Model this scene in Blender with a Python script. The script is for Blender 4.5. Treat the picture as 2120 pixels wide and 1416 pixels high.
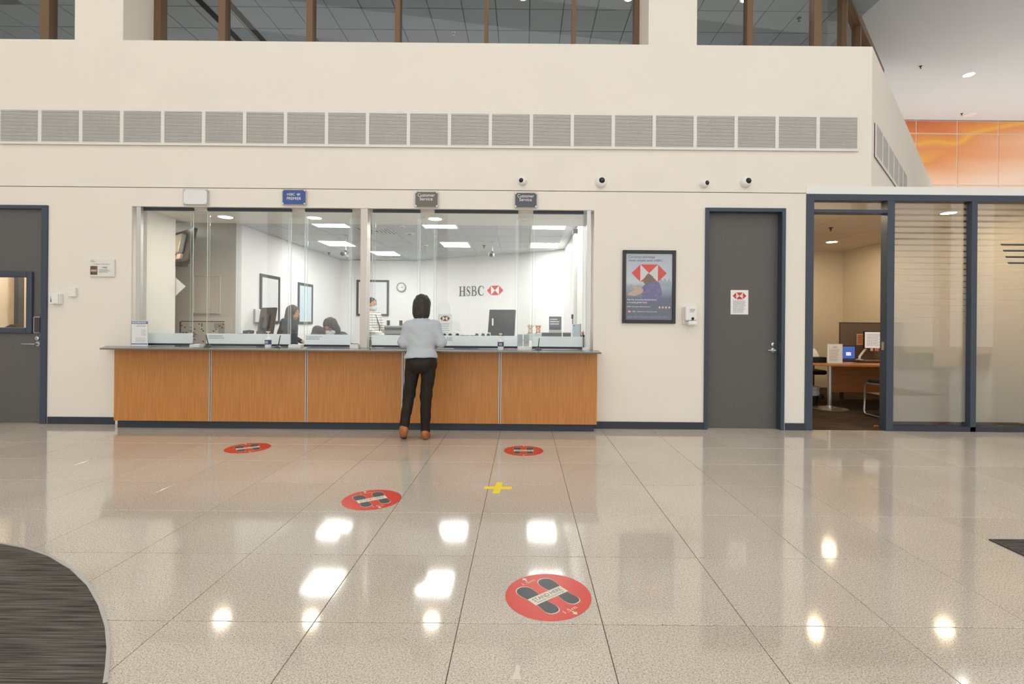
import bpy, bmesh, math, random
import numpy as np
from mathutils import Vector, Matrix

for _o in list(bpy.data.objects):
    bpy.data.objects.remove(_o, do_unlink=True)
scene = bpy.context.scene
COL = scene.collection
random.seed(7)

# ------------------------------------------------------------------ camera
F, H, CX, CY, ROLL = 1027.0, 1.2435, 1084.0, 672.0, 0.0088
cam_data = bpy.data.cameras.new('camera')
cam = bpy.data.objects.new('camera', cam_data)
COL.objects.link(cam)
cam_data.sensor_fit = 'HORIZONTAL'
cam_data.sensor_width = 36.0
cam_data.lens = 36.0 * F / 2120.0
cam_data.shift_x = (1060.0 - CX) / 2120.0
cam_data.shift_y = (CY - 708.0) / 2120.0
cam_data.clip_start = 0.05
cam.matrix_world = Matrix.Translation((0, 0, H)) @ Matrix.Rotation(math.pi / 2, 4, 'X') @ Matrix.Rotation(ROLL, 4, 'Z')
scene.camera = cam

# ------------------------------------------------------------------ daylight and exposure
world = bpy.data.worlds.new('world')
scene.world = world
world.use_nodes = True
world.node_tree.nodes['Background'].inputs[0].default_value = (1.0, 0.985, 0.955, 1)
world.node_tree.nodes['Background'].inputs[1].default_value = 1.95
scene.view_settings.view_transform = 'Standard'
scene.view_settings.look = 'None'
scene.view_settings.exposure = 0.0
scene.view_settings.gamma = 1.0
scene.view_settings.use_curve_mapping = False
scene.cycles.adaptive_threshold = 0.02; scene.cycles.max_bounces = 8; scene.cycles.diffuse_bounces = 4; scene.cycles.glossy_bounces = 3; scene.cycles.transparent_max_bounces = 24
PANEL_E, DOWN_E = 22.0, 90.0          # office light panels, warm downlights

# ------------------------------------------------------------------ helpers
CR, SR = math.cos(ROLL), math.sin(ROLL)
def at(px, py, Y):
    """world point at depth Y for a place measured on the photograph"""
    dx, dy = px - CX, py - CY
    u, v = dx * CR + dy * SR, -dx * SR + dy * CR
    return Vector((u * Y / F, Y, H - v * Y / F))
def floor_at(px, py):
    dx, dy = px - CX, py - CY
    u, v = dx * CR + dy * SR, -dx * SR + dy * CR
    Y = F * H / v
    return (u * Y / F, Y)
def rect(x0, y0, x1, y1, Y):
    """X and Z range of a rectangle measured on the photograph, standing at depth Y"""
    a, b = at(x0, (y0 + y1) / 2, Y), at(x1, (y0 + y1) / 2, Y)
    c, d = at((x0 + x1) / 2, y1, Y), at((x0 + x1) / 2, y0, Y)
    return a.x, b.x, c.z, d.z

def lin(c):
    r = []
    for v in c:
        v = v / 255.0
        r.append(v / 12.92 if v <= 0.04045 else ((v + 0.055) / 1.055) ** 2.4)
    return tuple(r)

MATS = {}
def mat(name, rgb, rough=0.6, metal=0.0, spec=0.5, noise=None, bump=None, emit=0.0, trans=None, coat=0.0):
    """rgb in display values; noise=(scale, amount, stretch); bump=(scale, strength)"""
    if name in MATS:
        return MATS[name]
    m = bpy.data.materials.new(name); m.use_nodes = True
    nt = m.node_tree; b = nt.nodes['Principled BSDF']
    c = lin(rgb)
    b.inputs['Base Color'].default_value = (*c, 1)
    b.inputs['Roughness'].default_value = rough
    b.inputs['Metallic'].default_value = metal
    b.inputs['Specular IOR Level'].default_value = spec
    b.inputs['Coat Weight'].default_value = coat
    if emit:
        b.inputs['Emission Color'].default_value = (*c, 1)
        b.inputs['Emission Strength'].default_value = emit
    if noise or bump:
        tc = nt.nodes.new('ShaderNodeTexCoord')
    if noise:
        sc, amt, st = noise
        mp = nt.nodes.new('ShaderNodeMapping'); mp.inputs['Scale'].default_value = st
        nt.links.new(tc.outputs['Object'], mp.inputs[0])
        n = nt.nodes.new('ShaderNodeTexNoise'); n.inputs['Scale'].default_value = sc; n.inputs['Detail'].default_value = 4
        nt.links.new(mp.outputs[0], n.inputs['Vector'])
        r = nt.nodes.new('ShaderNodeValToRGB')
        r.color_ramp.elements[0].position = 0.3; r.color_ramp.elements[1].position = 0.7
        r.color_ramp.elements[0].color = (*[v * (1 - amt) for v in c], 1)
        r.color_ramp.elements[1].color = (*[min(1, v * (1 + amt)) for v in c], 1)
        nt.links.new(n.outputs['Fac'], r.inputs[0]); nt.links.new(r.outputs[0], b.inputs['Base Color'])
    if bump:
        n2 = nt.nodes.new('ShaderNodeTexNoise'); n2.inputs['Scale'].default_value = bump[0]
        nt.links.new(tc.outputs['Object'], n2.inputs['Vector'])
        bp = nt.nodes.new('ShaderNodeBump'); bp.inputs['Strength'].default_value = bump[1]; bp.inputs['Distance'].default_value = 0.01
        nt.links.new(n2.outputs['Fac'], bp.inputs['Height']); nt.links.new(bp.outputs[0], b.inputs['Normal'])
    MATS[name] = m
    return m

def glass_mat(name, tint=(1, 1, 1), refl=1.0):
    if name in MATS:
        return MATS[name]
    m = bpy.data.materials.new(name); m.use_nodes = True; nt = m.node_tree; nt.nodes.clear()
    out = nt.nodes.new('ShaderNodeOutputMaterial'); mx = nt.nodes.new('ShaderNodeMixShader')
    t = nt.nodes.new('ShaderNodeBsdfTransparent'); g = nt.nodes.new('ShaderNodeBsdfGlossy'); fr = nt.nodes.new('ShaderNodeFresnel')
    mu = nt.nodes.new('ShaderNodeMath'); mu.operation = 'MULTIPLY'; mu.inputs[1].default_value = refl
    ge = nt.nodes.new('ShaderNodeNewGeometry'); mr = nt.nodes.new('ShaderNodeMapRange')      # same reflectance from both faces of the sheet
    mr.inputs[3].default_value = 1.45; mr.inputs[4].default_value = 1 / 1.45
    nt.links.new(ge.outputs['Backfacing'], mr.inputs[0]); nt.links.new(mr.outputs[0], fr.inputs[0])
    t.inputs[0].default_value = (*tint, 1); g.inputs['Roughness'].default_value = 0.0
    nt.links.new(fr.outputs[0], mu.inputs[0]); nt.links.new(mu.outputs[0], mx.inputs[0])
    nt.links.new(t.outputs[0], mx.inputs[1]); nt.links.new(g.outputs[0], mx.inputs[2]); nt.links.new(mx.outputs[0], out.inputs[0])
    MATS[name] = m
    return m

def film_mat(name, rgb, opacity):
    """a translucent film: part of the light passes straight, the rest is scattered"""
    if name in MATS:
        return MATS[name]
    m = bpy.data.materials.new(name); m.use_nodes = True; nt = m.node_tree; nt.nodes.clear()
    out = nt.nodes.new('ShaderNodeOutputMaterial'); mx = nt.nodes.new('ShaderNodeMixShader'); mx2 = nt.nodes.new('ShaderNodeMixShader')
    t = nt.nodes.new('ShaderNodeBsdfTransparent'); d = nt.nodes.new('ShaderNodeBsdfDiffuse'); s = nt.nodes.new('ShaderNodeBsdfTranslucent')
    d.inputs[0].default_value = (*lin(rgb), 1); s.inputs[0].default_value = (*lin(rgb), 1)
    mx2.inputs[0].default_value = 0.45; mx.inputs[0].default_value = opacity
    nt.links.new(d.outputs[0], mx2.inputs[1]); nt.links.new(s.outputs[0], mx2.inputs[2])
    nt.links.new(t.outputs[0], mx.inputs[1]); nt.links.new(mx2.outputs[0], mx.inputs[2]); nt.links.new(mx.outputs[0], out.inputs[0])
    MATS[name] = m
    return m

def origin_of(o):
    v = Vector((0, 0, 0))
    while o is not None:
        v += o.location; o = o.parent
    return v

class MB:
    """collects shapes, links them as one mesh object"""
    def __init__(s):
        s.v, s.f = [], []
    def add(s, vs, fs):
        n = len(s.v); s.v += [tuple(p) for p in vs]; s.f += [tuple(i + n for i in f) for f in fs]; return s
    def box(s, x0, x1, y0, y1, z0, z1):
        if x0 > x1: x0, x1 = x1, x0
        if y0 > y1: y0, y1 = y1, y0
        if z0 > z1: z0, z1 = z1, z0
        return s.add([(x0, y0, z0), (x1, y0, z0), (x1, y1, z0), (x0, y1, z0), (x0, y0, z1), (x1, y0, z1), (x1, y1, z1), (x0, y1, z1)],
                     [(0, 3, 2, 1), (4, 5, 6, 7), (0, 1, 5, 4), (1, 2, 6, 5), (2, 3, 7, 6), (3, 0, 4, 7)])
    def frame(s, x0, x1, z0, z1, y0, y1, w):
        """a rectangular frame lying in the X-Z plane"""
        s.box(x0, x0 + w, y0, y1, z0, z1); s.box(x1 - w, x1, y0, y1, z0, z1)
        s.box(x0 + w, x1 - w, y0, y1, z0, z0 + w); s.box(x0 + w, x1 - w, y0, y1, z1 - w, z1); return s
    def prism(s, poly, axis, a, b):
        """extrude a 2-D polygon (counter-clockwise) along an axis"""
        n = len(poly)
        def P(u, v, w):
            return {'x': (w, u, v), 'y': (u, w, v), 'z': (u, v, w)}[axis]
        vs = [P(u, v, a) for u, v in poly] + [P(u, v, b) for u, v in poly]
        fs = [tuple(range(n - 1, -1, -1)), tuple(range(n, 2 * n))] + [(i, (i + 1) % n, n + (i + 1) % n, n + i) for i in range(n)]
        return s.add(vs, fs)
    def cyl(s, p0, p1, r0, r1=None, n=16):
        r1 = r0 if r1 is None else r1
        p0, p1 = Vector(p0), Vector(p1); d = (p1 - p0).normalized()
        a = d.orthogonal().normalized(); b = d.cross(a)
        vs = []
        for p, r in ((p0, r0), (p1, r1)):
            for i in range(n):
                t = 2 * math.pi * i / n
                vs.append(p + a * (r * math.cos(t)) + b * (r * math.sin(t)))
        fs = [(i, (i + 1) % n, n + (i + 1) % n, n + i) for i in range(n)] + [tuple(range(n - 1, -1, -1)), tuple(range(n, 2 * n))]
        return s.add(vs, fs)
    def tube(s, pts, r, n=8):
        pts = [Vector(p) for p in pts]; vs = []; m = len(pts); a = None
        for i, p in enumerate(pts):
            d = (pts[min(i + 1, m - 1)] - pts[max(i - 1, 0)]).normalized()
            a = d.orthogonal().normalized() if a is None else (a - d * a.dot(d)).normalized()
            b = d.cross(a); rr = r[i] if isinstance(r, (list, tuple)) else r
            for k in range(n):
                t = 2 * math.pi * k / n
                vs.append(p + a * (rr * math.cos(t)) + b * (rr * math.sin(t)))
        fs = [(i * n + k, i * n + (k + 1) % n, (i + 1) * n + (k + 1) % n, (i + 1) * n + k) for i in range(m - 1) for k in range(n)]
        fs += [tuple(range(n - 1, -1, -1)), tuple(range((m - 1) * n, m * n))]
        return s.add(vs, fs)
    def lathe(s, prof, c, axis='z', n=20):
        c = Vector(c); vs = []
        for r, h in prof:
            for k in range(n):
                t = 2 * math.pi * k / n
                q = {'z': (r * math.cos(t), r * math.sin(t), h), 'y': (r * math.cos(t), h, r * math.sin(t)), 'x': (h, r * math.cos(t), r * math.sin(t))}[axis]
                vs.append(c + Vector(q))
        m = len(prof)
        fs = [(i * n + k, i * n + (k + 1) % n, (i + 1) * n + (k + 1) % n, (i + 1) * n + k) for i in range(m - 1) for k in range(n)]
        fs += [tuple(range(n - 1, -1, -1)), tuple(range((m - 1) * n, m * n))]
        return s.add(vs, fs)
    def ball(s, c, rx, ry=None, rz=None, n=16, m=10):
        ry = rx if ry is None else ry; rz = rx if rz is None else rz
        prof = [(max(1e-4, math.sin(math.pi * i / m)), -math.cos(math.pi * i / m)) for i in range(m + 1)]
        k0 = len(s.v); s.lathe(prof, (0, 0, 0), 'z', n)
        for i in range(k0, len(s.v)):
            x, y, z = s.v[i]; s.v[i] = (c[0] + x * rx, c[1] + y * ry, c[2] + z * rz)
        return s
    def turn(s, M):
        s.v = [tuple(M @ Vector(p)) for p in s.v]; return s
    def build(s, name, m, parent=None, smooth=False, bevel=0.0, local=False, recalc=True):
        off = Vector((0, 0, 0))
        o_loc = Vector((0, 0, 0))
        if parent is not None:
            if not local: off = origin_of(parent)
        elif not local:
            xs = np.array(s.v); lo, hi = xs.min(0), xs.max(0)
            o_loc = Vector(((lo[0] + hi[0]) / 2, (lo[1] + hi[1]) / 2, lo[2])); off = o_loc
        me = bpy.data.meshes.new(name)
        me.from_pydata([(p[0] - off.x, p[1] - off.y, p[2] - off.z) for p in s.v], [], s.f)
        if recalc:
            bm = bmesh.new(); bm.from_mesh(me); bmesh.ops.recalc_face_normals(bm, faces=bm.faces[:]); bm.to_mesh(me); bm.free()
        if smooth:
            me.polygons.foreach_set('use_smooth', [True] * len(me.polygons))
            try: me.set_sharp_from_angle(angle=math.radians(40))
            except Exception: pass
        o = bpy.data.objects.new(name, me); COL.objects.link(o)
        o.location = o_loc; o.parent = parent
        if m is not None: me.materials.append(m)
        if bevel:
            bv = o.modifiers.new('bevel', 'BEVEL'); bv.width = bevel; bv.segments = 2; bv.limit_method = 'ANGLE'; bv.angle_limit = math.radians(40)
        return o

def tag(o, label=None, cat=None, group=None, kind=None):
    if label: o['label'] = label
    if cat: o['category'] = cat
    if group: o['group'] = group
    if kind: o['kind'] = kind
    return o
def thing(name, label, cat, loc=(0, 0, 0), rotz=0.0, group=None, kind=None):
    o = bpy.data.objects.new(name, None); o.empty_display_size = 0.1; COL.objects.link(o)
    o.location = loc; o.rotation_euler = (0, 0, rotz)
    return tag(o, label, cat, group, kind)
def struct(name, mb, m, parent=None, label=None, **k):
    o = mb.build(name, m, parent, **k)
    if parent is None: o['kind'] = 'structure'
    if label: o['label'] = label
    return o
def copy_tree(o, parent=None):
    c = o.copy(); COL.objects.link(c); c.parent = parent
    for ch in list(o.children): copy_tree(ch, c)
    return c

def text_geo(body):
    cu = bpy.data.curves.new('t', 'FONT'); cu.body = body; cu.resolution_u = 3
    ob = bpy.data.objects.new('t', cu); COL.objects.link(ob)
    dg = bpy.context.evaluated_depsgraph_get(); me = ob.evaluated_get(dg).to_mesh()
    vs = [tuple(v.co) for v in me.vertices]; fs = [tuple(p.vertices) for p in me.polygons]
    ob.evaluated_get(dg).to_mesh_clear(); bpy.data.objects.remove(ob); bpy.data.curves.remove(cu)
    return vs, fs
def lettering(body, u0, u1, v0, v1, put, m, parent, name='lettering', local=False):
    """flat print fitted to the box u0..u1, v0..v1; put(u, v) gives the place of a printed point"""
    vs, fs = text_geo(body)
    a = np.array(vs); lo, hi = a.min(0), a.max(0)
    mb = MB()
    mb.add([put(u0 + (p[0] - lo[0]) / (hi[0] - lo[0]) * (u1 - u0), v0 + (p[1] - lo[1]) / max(1e-6, hi[1] - lo[1]) * (v1 - v0)) for p in vs], fs)
    return mb.build(name, m, parent, local=local, recalc=False)
def flat(polys, put, m, parent, name, local=False):
    mb = MB()
    for poly in polys: mb.add([put(*p) for p in poly], [tuple(range(len(poly)))])
    return mb.build(name, m, parent, local=local, recalc=False)
def wall_put(y):
    return lambda u, v: (u, y, v)
def logo(cx, cz, w, put, parent, red, white, local=False):
    """the hexagon mark: four red triangles around a white bow tie"""
    h = w / 2.0; q = w / 4.0; z = h / 2.0
    flat([[(cx - q, cz - z), (cx - q, cz + z), (cx - h, cz)], [(cx + q, cz - z), (cx + h, cz), (cx + q, cz + z)],
          [(cx - q, cz + z), (cx, cz), (cx + q, cz + z)], [(cx - q, cz - z), (cx + q, cz - z), (cx, cz)]], put, red, parent, 'emblem_red', local)
    flat([[(cx - q, cz - z), (cx, cz), (cx - q, cz + z)], [(cx + q, cz - z), (cx + q, cz + z), (cx, cz)]], put, white, parent, 'emblem_white', local)
def text_lines(x0, x1, z0, z1, n, put, m, parent, fill=0.4, rag=0.25, local=False, name='small_print'):
    """rows of print too small to read in the photograph"""
    polys = []; st = (z1 - z0) / n
    for i in range(n):
        xe = x1 - (x1 - x0) * random.uniform(0, rag); zc = z1 - (i + 0.5) * st; x = x0
        while x < xe:
            w = random.uniform(0.06, 0.16) * (x1 - x0); polys.append([(x, zc - st * fill / 2), (min(x + w, xe), zc - st * fill / 2), (min(x + w, xe), zc + st * fill / 2), (x, zc + st * fill / 2)])
            x += w + 0.025 * (x1 - x0)
    return flat(polys, put, m, parent, name, local)

# ---- smooth bodies: distance fields of rounded shapes meshed with surface nets
class Body:
    def __init__(s, lo, hi, res):
        s.lo = np.array(lo, float); s.res = res
        s.n = np.ceil((np.array(hi, float) - s.lo) / res).astype(int) + 1
        s.F = np.full(tuple(s.n), 0.5, np.float32)
        s.ax = [(s.lo[i] + res * np.arange(s.n[i])).astype(np.float32) for i in range(3)]
    def _sl(s, lo, hi):
        a = np.clip(np.floor((np.array(lo) - s.lo) / s.res).astype(int), 0, s.n - 1)
        b = np.clip(np.ceil((np.array(hi) - s.lo) / s.res).astype(int) + 1, 1, s.n)
        sl = tuple(slice(int(x), int(y)) for x, y in zip(a, b))
        if any(q.stop <= q.start for q in sl): return None, None
        return sl, np.meshgrid(s.ax[0][sl[0]], s.ax[1][sl[1]], s.ax[2][sl[2]], indexing='ij')
    def _mix(s, sl, d, k):
        f = s.F[sl]
        if k > 0:
            h = np.clip(k - np.abs(f - d), 0, None) / k
            s.F[sl] = np.minimum(f, d) - h * h * k * 0.25
        else: s.F[sl] = np.minimum(f, d)
    def cone(s, a, b, ra, rb, k=0.03):
        a, b = np.array(a, float), np.array(b, float); R = max(ra, rb) + k + 3 * s.res
        sl, g = s._sl(np.minimum(a, b) - R, np.maximum(a, b) + R)
        if sl is None: return s
        ab = b - a; L = max(1e-9, ab @ ab)
        t = np.clip(sum((g[i] - a[i]) * ab[i] for i in range(3)) / L, 0, 1)
        d = np.sqrt(sum((g[i] - a[i] - t * ab[i]) ** 2 for i in range(3))) - (ra + (rb - ra) * t)
        s._mix(sl, d, k); return s
    def chain(s, pts, rs, k=0.03):
        for i in range(len(pts) - 1): s.cone(pts[i], pts[i + 1], rs[i], rs[i + 1], k)
        return s
    def ell(s, c, r, A=None, k=0.03, cut=False):
        c = np.array(c, float); A = np.eye(3) if A is None else np.array(A, float); R = max(r) + k + 3 * s.res
        sl, g = s._sl(c - R, c + R)
        if sl is None: return s
        q = [sum((g[i] - c[i]) * A[j][i] for i in range(3)) / r[j] for j in range(3)]
        l = np.sqrt(q[0] ** 2 + q[1] ** 2 + q[2] ** 2)
        l2 = np.sqrt((q[0] / r[0]) ** 2 + (q[1] / r[1]) ** 2 + (q[2] / r[2]) ** 2) + 1e-9
        d = l * (l - 1) / l2
        if cut: s.F[sl] = np.maximum(s.F[sl], -d)
        else: s._mix(sl, d, k)
        return s
    def keep(s, p, n):
        """cut away everything on the far side of a plane"""
        n = np.array(n, float); n /= np.linalg.norm(n)
        d = [((s.ax[i] - p[i]) * n[i]).astype(np.float32) for i in range(3)]
        np.maximum(s.F, d[0][:, None, None] + d[1][None, :, None] + d[2][None, None, :], out=s.F); return s
    def ripple(s, amp, fx, fy, fz):
        m = np.nonzero(np.abs(s.F) < 0.03)
        x, y, z = (s.ax[i][m[i]] for i in range(3))
        s.F[m] += (amp * np.sin(z * fz + 2.2 * np.sin(x * fx) + 1.3 * np.cos(y * fy)) * np.sin(x * fx * 0.6 + z * 9)).astype(np.float32); return s
    def crop(s):
        ins = s.F < 0; sl = []
        for i in range(3):
            w = np.nonzero(ins.any(axis=tuple(j for j in range(3) if j != i)))[0]
            sl.append(slice(max(0, w[0] - 2), min(s.n[i], w[-1] + 3)))
        s.lo = np.array([s.ax[i][sl[i].start] for i in range(3)]); s.F = s.F[tuple(sl)]; s.n = np.array(s.F.shape)
    def mesh(s):
        s.crop()
        Fd = s.F; ins = Fd < 0; n = s.n
        cx = tuple(int(v) - 1 for v in n)
        cnt = np.zeros(cx, np.int32); pos = np.zeros(cx + (3,), np.float32)
        C = [(i, j, k) for i in (0, 1) for j in (0, 1) for k in (0, 1)]
        def sub(A, c): return A[c[0]:c[0] + cx[0], c[1]:c[1] + cx[1], c[2]:c[2] + cx[2]]
        for a in C:
            for ax in range(3):
                if a[ax] == 1: continue
                b = list(a); b[ax] = 1
                fa, fb = sub(Fd, a), sub(Fd, tuple(b)); m = np.nonzero((fa < 0) != (fb < 0))
                va, vb = fa[m], fb[m]; t = va / (va - vb)
                cnt[m] += 1
                for i in range(3):
                    pos[m + (np.full(len(t), i),)] += a[i] + (t if i == ax else 0)
        act = cnt > 0; idx = np.full(cx, -1, np.int64); idx[act] = np.arange(int(act.sum()))
        ijk = np.argwhere(act)
        V = (ijk + pos[act] / cnt[act][:, None]) * s.res + s.lo
        faces = []
        for ax in range(3):
            o1, o2 = [(1, 2), (2, 0), (0, 1)][ax]
            lo = [slice(0, None)] * 3
            A = np.moveaxis(ins, (ax, o1, o2), (0, 1, 2)); I = np.moveaxis(idx, (ax, o1, o2), (0, 1, 2))
            e0, e1 = A[:-1, 1:-1, 1:-1], A[1:, 1:-1, 1:-1]
            q = np.stack([I[:, :-1, :-1], I[:, 1:, :-1], I[:, 1:, 1:], I[:, :-1, 1:]], -1)
            m1 = e0 & ~e1; m2 = ~e0 & e1
            faces.append(q[m1]); faces.append(q[m2][:, ::-1])
        Q = np.concatenate(faces); Q = Q[(Q >= 0).all(1)]
        return V, Q
    def build(s, name, m, parent):
        V, Q = s.mesh(); off = np.array(origin_of(parent)) if parent is not None else 0
        me = bpy.data.meshes.new(name)
        me.from_pydata((V - off).tolist(), [], Q.tolist())
        me.polygons.foreach_set('use_smooth', [True] * len(me.polygons)); me.materials.append(m)
        o = bpy.data.objects.new(name, me); COL.objects.link(o); o.parent = parent
        return o

# ------------------------------------------------------------------ materials
M_WALL = mat('wall_paint', (238, 232, 222), 0.75, noise=(1.2, 0.012, (1, 1, 1)))
M_WHITE = mat('white_paint', (238, 238, 236), 0.6)
M_OFFWHITE = mat('off_white', (232, 230, 224), 0.5)
M_GREY = mat('grey_wall_paint', (206, 207, 205), 0.8)
M_CEIL = mat('hall_ceiling_paint', (214, 216, 217), 0.85)
M_TILE = mat('ceiling_tile', (206, 209, 210), 0.9, bump=(120, 0.25))
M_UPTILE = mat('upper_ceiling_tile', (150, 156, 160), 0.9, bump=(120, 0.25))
M_GRID = mat('ceiling_grid', (232, 233, 233), 0.6)
M_NAVY = mat('navy_metal', (62, 72, 88), 0.42, spec=0.4)
M_NAVYDK = mat('navy_skirting', (44, 52, 64), 0.45)
M_DOOR = mat('door_laminate', (93, 92, 91), 0.55, noise=(60, 0.08, (1, 1, 1)))
M_BROWN = mat('bronze_window_frame', (116, 90, 66), 0.5, metal=0.15)
M_DARK = mat('dark_void', (30, 30, 30), 0.9)
M_BLACK = mat('black_plastic', (26, 26, 28), 0.45)
M_CHAR = mat('charcoal_plastic', (62, 62, 64), 0.5)
M_STEEL = mat('brushed_steel', (196, 197, 198), 0.28, metal=0.9)
M_ALU = mat('anodised_aluminium', (205, 206, 206), 0.38, metal=0.55)
M_WORKTOP = mat('worktop_stone', (112, 108, 103), 0.22, noise=(180, 0.18, (1, 1, 1)))
M_PAPER = mat('paper', (240, 241, 240), 0.8)
M_INK = mat('ink_dark', (52, 52, 54), 0.8)
M_INKG = mat('ink_grey', (150, 153, 156), 0.8)
M_INKB = mat('ink_blue', (58, 72, 110), 0.8)
M_WPRINT = mat('white_print', (244, 244, 242), 0.7)
M_RED = mat('emblem_red', (214, 62, 52), 0.55)
M_GRILLE = mat('grille_paint', (226, 225, 221), 0.55)
M_GLASS = glass_mat('screen_glass', (0.985, 0.995, 0.99))
M_UPGLASS = glass_mat('tinted_window_glass', (0.80, 0.83, 0.85))
M_OFFGLASS = glass_mat('partition_glass', (0.98, 0.99, 0.985), 0.8)
M_EDGE = film_mat('glass_edge', (215, 232, 228), 0.75)
M_FROST = film_mat('frosted_strip', (238, 248, 251), 0.92)
M_PANEL = mat('light_panel', (255, 254, 250), 0.5, emit=PANEL_E)
M_WARM = mat('warm_lamp', (255, 236, 205), 0.5, emit=DOWN_E)
M_LAMP2 = mat('strong_warm_lamp', (255, 228, 188), 0.5, emit=DOWN_E * 1.9)
M_SKIN = mat('skin', (196, 148, 116), 0.5)
M_HAIR = mat('black_hair', (46, 39, 35), 0.6, noise=(26, 0.75, (7, 7, 0.5)))

def wood_mat(name, c0, c1, rough=0.35, axis='z'):
    m = bpy.data.materials.new(name); m.use_nodes = True; nt = m.node_tree; b = nt.nodes['Principled BSDF']
    tc = nt.nodes.new('ShaderNodeTexCoord'); mp = nt.nodes.new('ShaderNodeMapping')
    mp.inputs['Scale'].default_value = (22, 22, 0.9) if axis == 'z' else (0.9, 22, 22)
    n = nt.nodes.new('ShaderNodeTexNoise'); n.inputs['Scale'].default_value = 3.0; n.inputs['Detail'].default_value = 6
    r = nt.nodes.new('ShaderNodeValToRGB'); e = r.color_ramp.elements
    e[0].position, e[1].position = 0.3, 0.72; e[0].color = (*lin(c0), 1); e[1].color = (*lin(c1), 1)
    nt.links.new(tc.outputs['Object'], mp.inputs[0]); nt.links.new(mp.outputs[0], n.inputs['Vector']); nt.links.new(n.outputs['Fac'], r.inputs[0])
    nt.links.new(r.outputs[0], b.inputs['Base Color']); b.inputs['Roughness'].default_value = rough
    MATS[name] = m; return m
M_WOOD = wood_mat('cherry_laminate', (186, 122, 60), (206, 144, 80), 0.38)
M_DESK = wood_mat('desk_laminate', (172, 104, 48), (198, 130, 66), 0.35, 'x')

def granite():
    m = bpy.data.materials.new('polished_granite'); m.use_nodes = True; nt = m.node_tree; b = nt.nodes['Principled BSDF']
    tc = nt.nodes.new('ShaderNodeTexCoord'); geo = nt.nodes.new('ShaderNodeNewGeometry')
    def nz(sc, det, p0, p1, c0, c1):
        n = nt.nodes.new('ShaderNodeTexNoise'); n.inputs['Scale'].default_value = sc; n.inputs['Detail'].default_value = det
        nt.links.new(geo.outputs['Position'], n.inputs['Vector'])
        r = nt.nodes.new('ShaderNodeValToRGB'); e = r.color_ramp.elements
        e[0].position, e[1].position = p0, p1; e[0].color = (*lin(c0), 1); e[1].color = (*lin(c1), 1)
        nt.links.new(n.outputs['Fac'], r.inputs[0]); return r
    base = nz(140, 3, 0.34, 0.62, (198, 186, 172), (234, 227, 217))
    fleck = nz(250, 1, 0.31, 0.41, (128, 118, 110), (255, 255, 255))
    big = nz(0.9, 2, 0.3, 0.7, (238, 236, 232), (255, 255, 255))
    oi = nt.nodes.new('ShaderNodeObjectInfo'); rr = nt.nodes.new('ShaderNodeValToRGB')
    rr.color_ramp.elements[0].color = (0.93, 0.925, 0.92, 1); rr.color_ramp.elements[1].color = (1, 1, 1, 1)
    nt.links.new(oi.outputs['Random'], rr.inputs[0])
    last = base
    for other in (fleck, big, rr):
        mx = nt.nodes.new('ShaderNodeMix'); mx.data_type = 'RGBA'; mx.blend_type = 'MULTIPLY'; mx.inputs[0].default_value = 1.0
        nt.links.new(last.outputs[2] if last.type == 'MIX' else last.outputs[0], mx.inputs[6]); nt.links.new(other.outputs[0], mx.inputs[7]); last = mx
    nt.links.new(last.outputs[2], b.inputs['Base Color'])
    b.inputs['Roughness'].default_value = 0.075; b.inputs['IOR'].default_value = 1.75
    MATS['granite'] = m; return m
M_GRANITE = granite()
M_GROUT = mat('floor_joint', (104, 92, 80), 0.9)

def carpet(name, c0, c1, ang):
    m = bpy.data.materials.new(name); m.use_nodes = True; nt = m.node_tree; b = nt.nodes['Principled BSDF']
    geo = nt.nodes.new('ShaderNodeNewGeometry'); last = None
    for sc, st in ((5.0, (0.7, 26, 1)), (1.6, (1, 1, 1))):
        mp = nt.nodes.new('ShaderNodeMapping'); mp.inputs['Scale'].default_value = st; mp.inputs['Rotation'].default_value = (0, 0, ang if st[1] > 2 else 0)
        n = nt.nodes.new('ShaderNodeTexNoise'); n.inputs['Scale'].default_value = sc; n.inputs['Detail'].default_value = 3
        nt.links.new(geo.outputs['Position'], mp.inputs[0]); nt.links.new(mp.outputs[0], n.inputs['Vector'])
        r = nt.nodes.new('ShaderNodeValToRGB'); e = r.color_ramp.elements; e[0].position, e[1].position = 0.36, 0.66
        e[0].color = (*lin(c0), 1) if last is None else (0.7, 0.7, 0.7, 1); e[1].color = (*lin(c1), 1) if last is None else (1, 1, 1, 1)
        nt.links.new(n.outputs['Fac'], r.inputs[0])
        if last is None: last = r
        else:
            mx = nt.nodes.new('ShaderNodeMix'); mx.data_type = 'RGBA'; mx.blend_type = 'MULTIPLY'; mx.inputs[0].default_value = 1.0
            nt.links.new(last.outputs[0], mx.inputs[6]); nt.links.new(r.outputs[0], mx.inputs[7]); nt.links.new(mx.outputs[2], b.inputs['Base Color'])
    b.inputs['Roughness'].default_value = 1.0; b.inputs['Specular IOR Level'].default_value = 0.1
    MATS[name] = m; return m
M_CARPET = carpet('striped_carpet', (70, 66, 63), (128, 122, 115), 0.0)
M_CARPET2 = carpet('office_carpet', (50, 40, 33), (104, 86, 72), 0.25)

# ------------------------------------------------------------------ main dimensions
YW = 5.98                      # front face of the bank wall
Z_JOINT = 2.853                # shadow joint in the wall
Z_SILL = at(1060, 90, YW).z    # sill of the upper windows
Z_HEAD = 6.2
Z_SOFF, Z_TELL, Z_OFF = 2.61, 2.79, 2.80
Y_UP = 6.5                     # plane of the upper glazing
X_L, X_R, Y_B = -12.0, 19.0, -8.0
OB = Vector((0.689, 0.725, 0)) # direction of the slanting wall
CORNER = Vector((at(1805, 240, YW).x, YW, 0))

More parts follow.
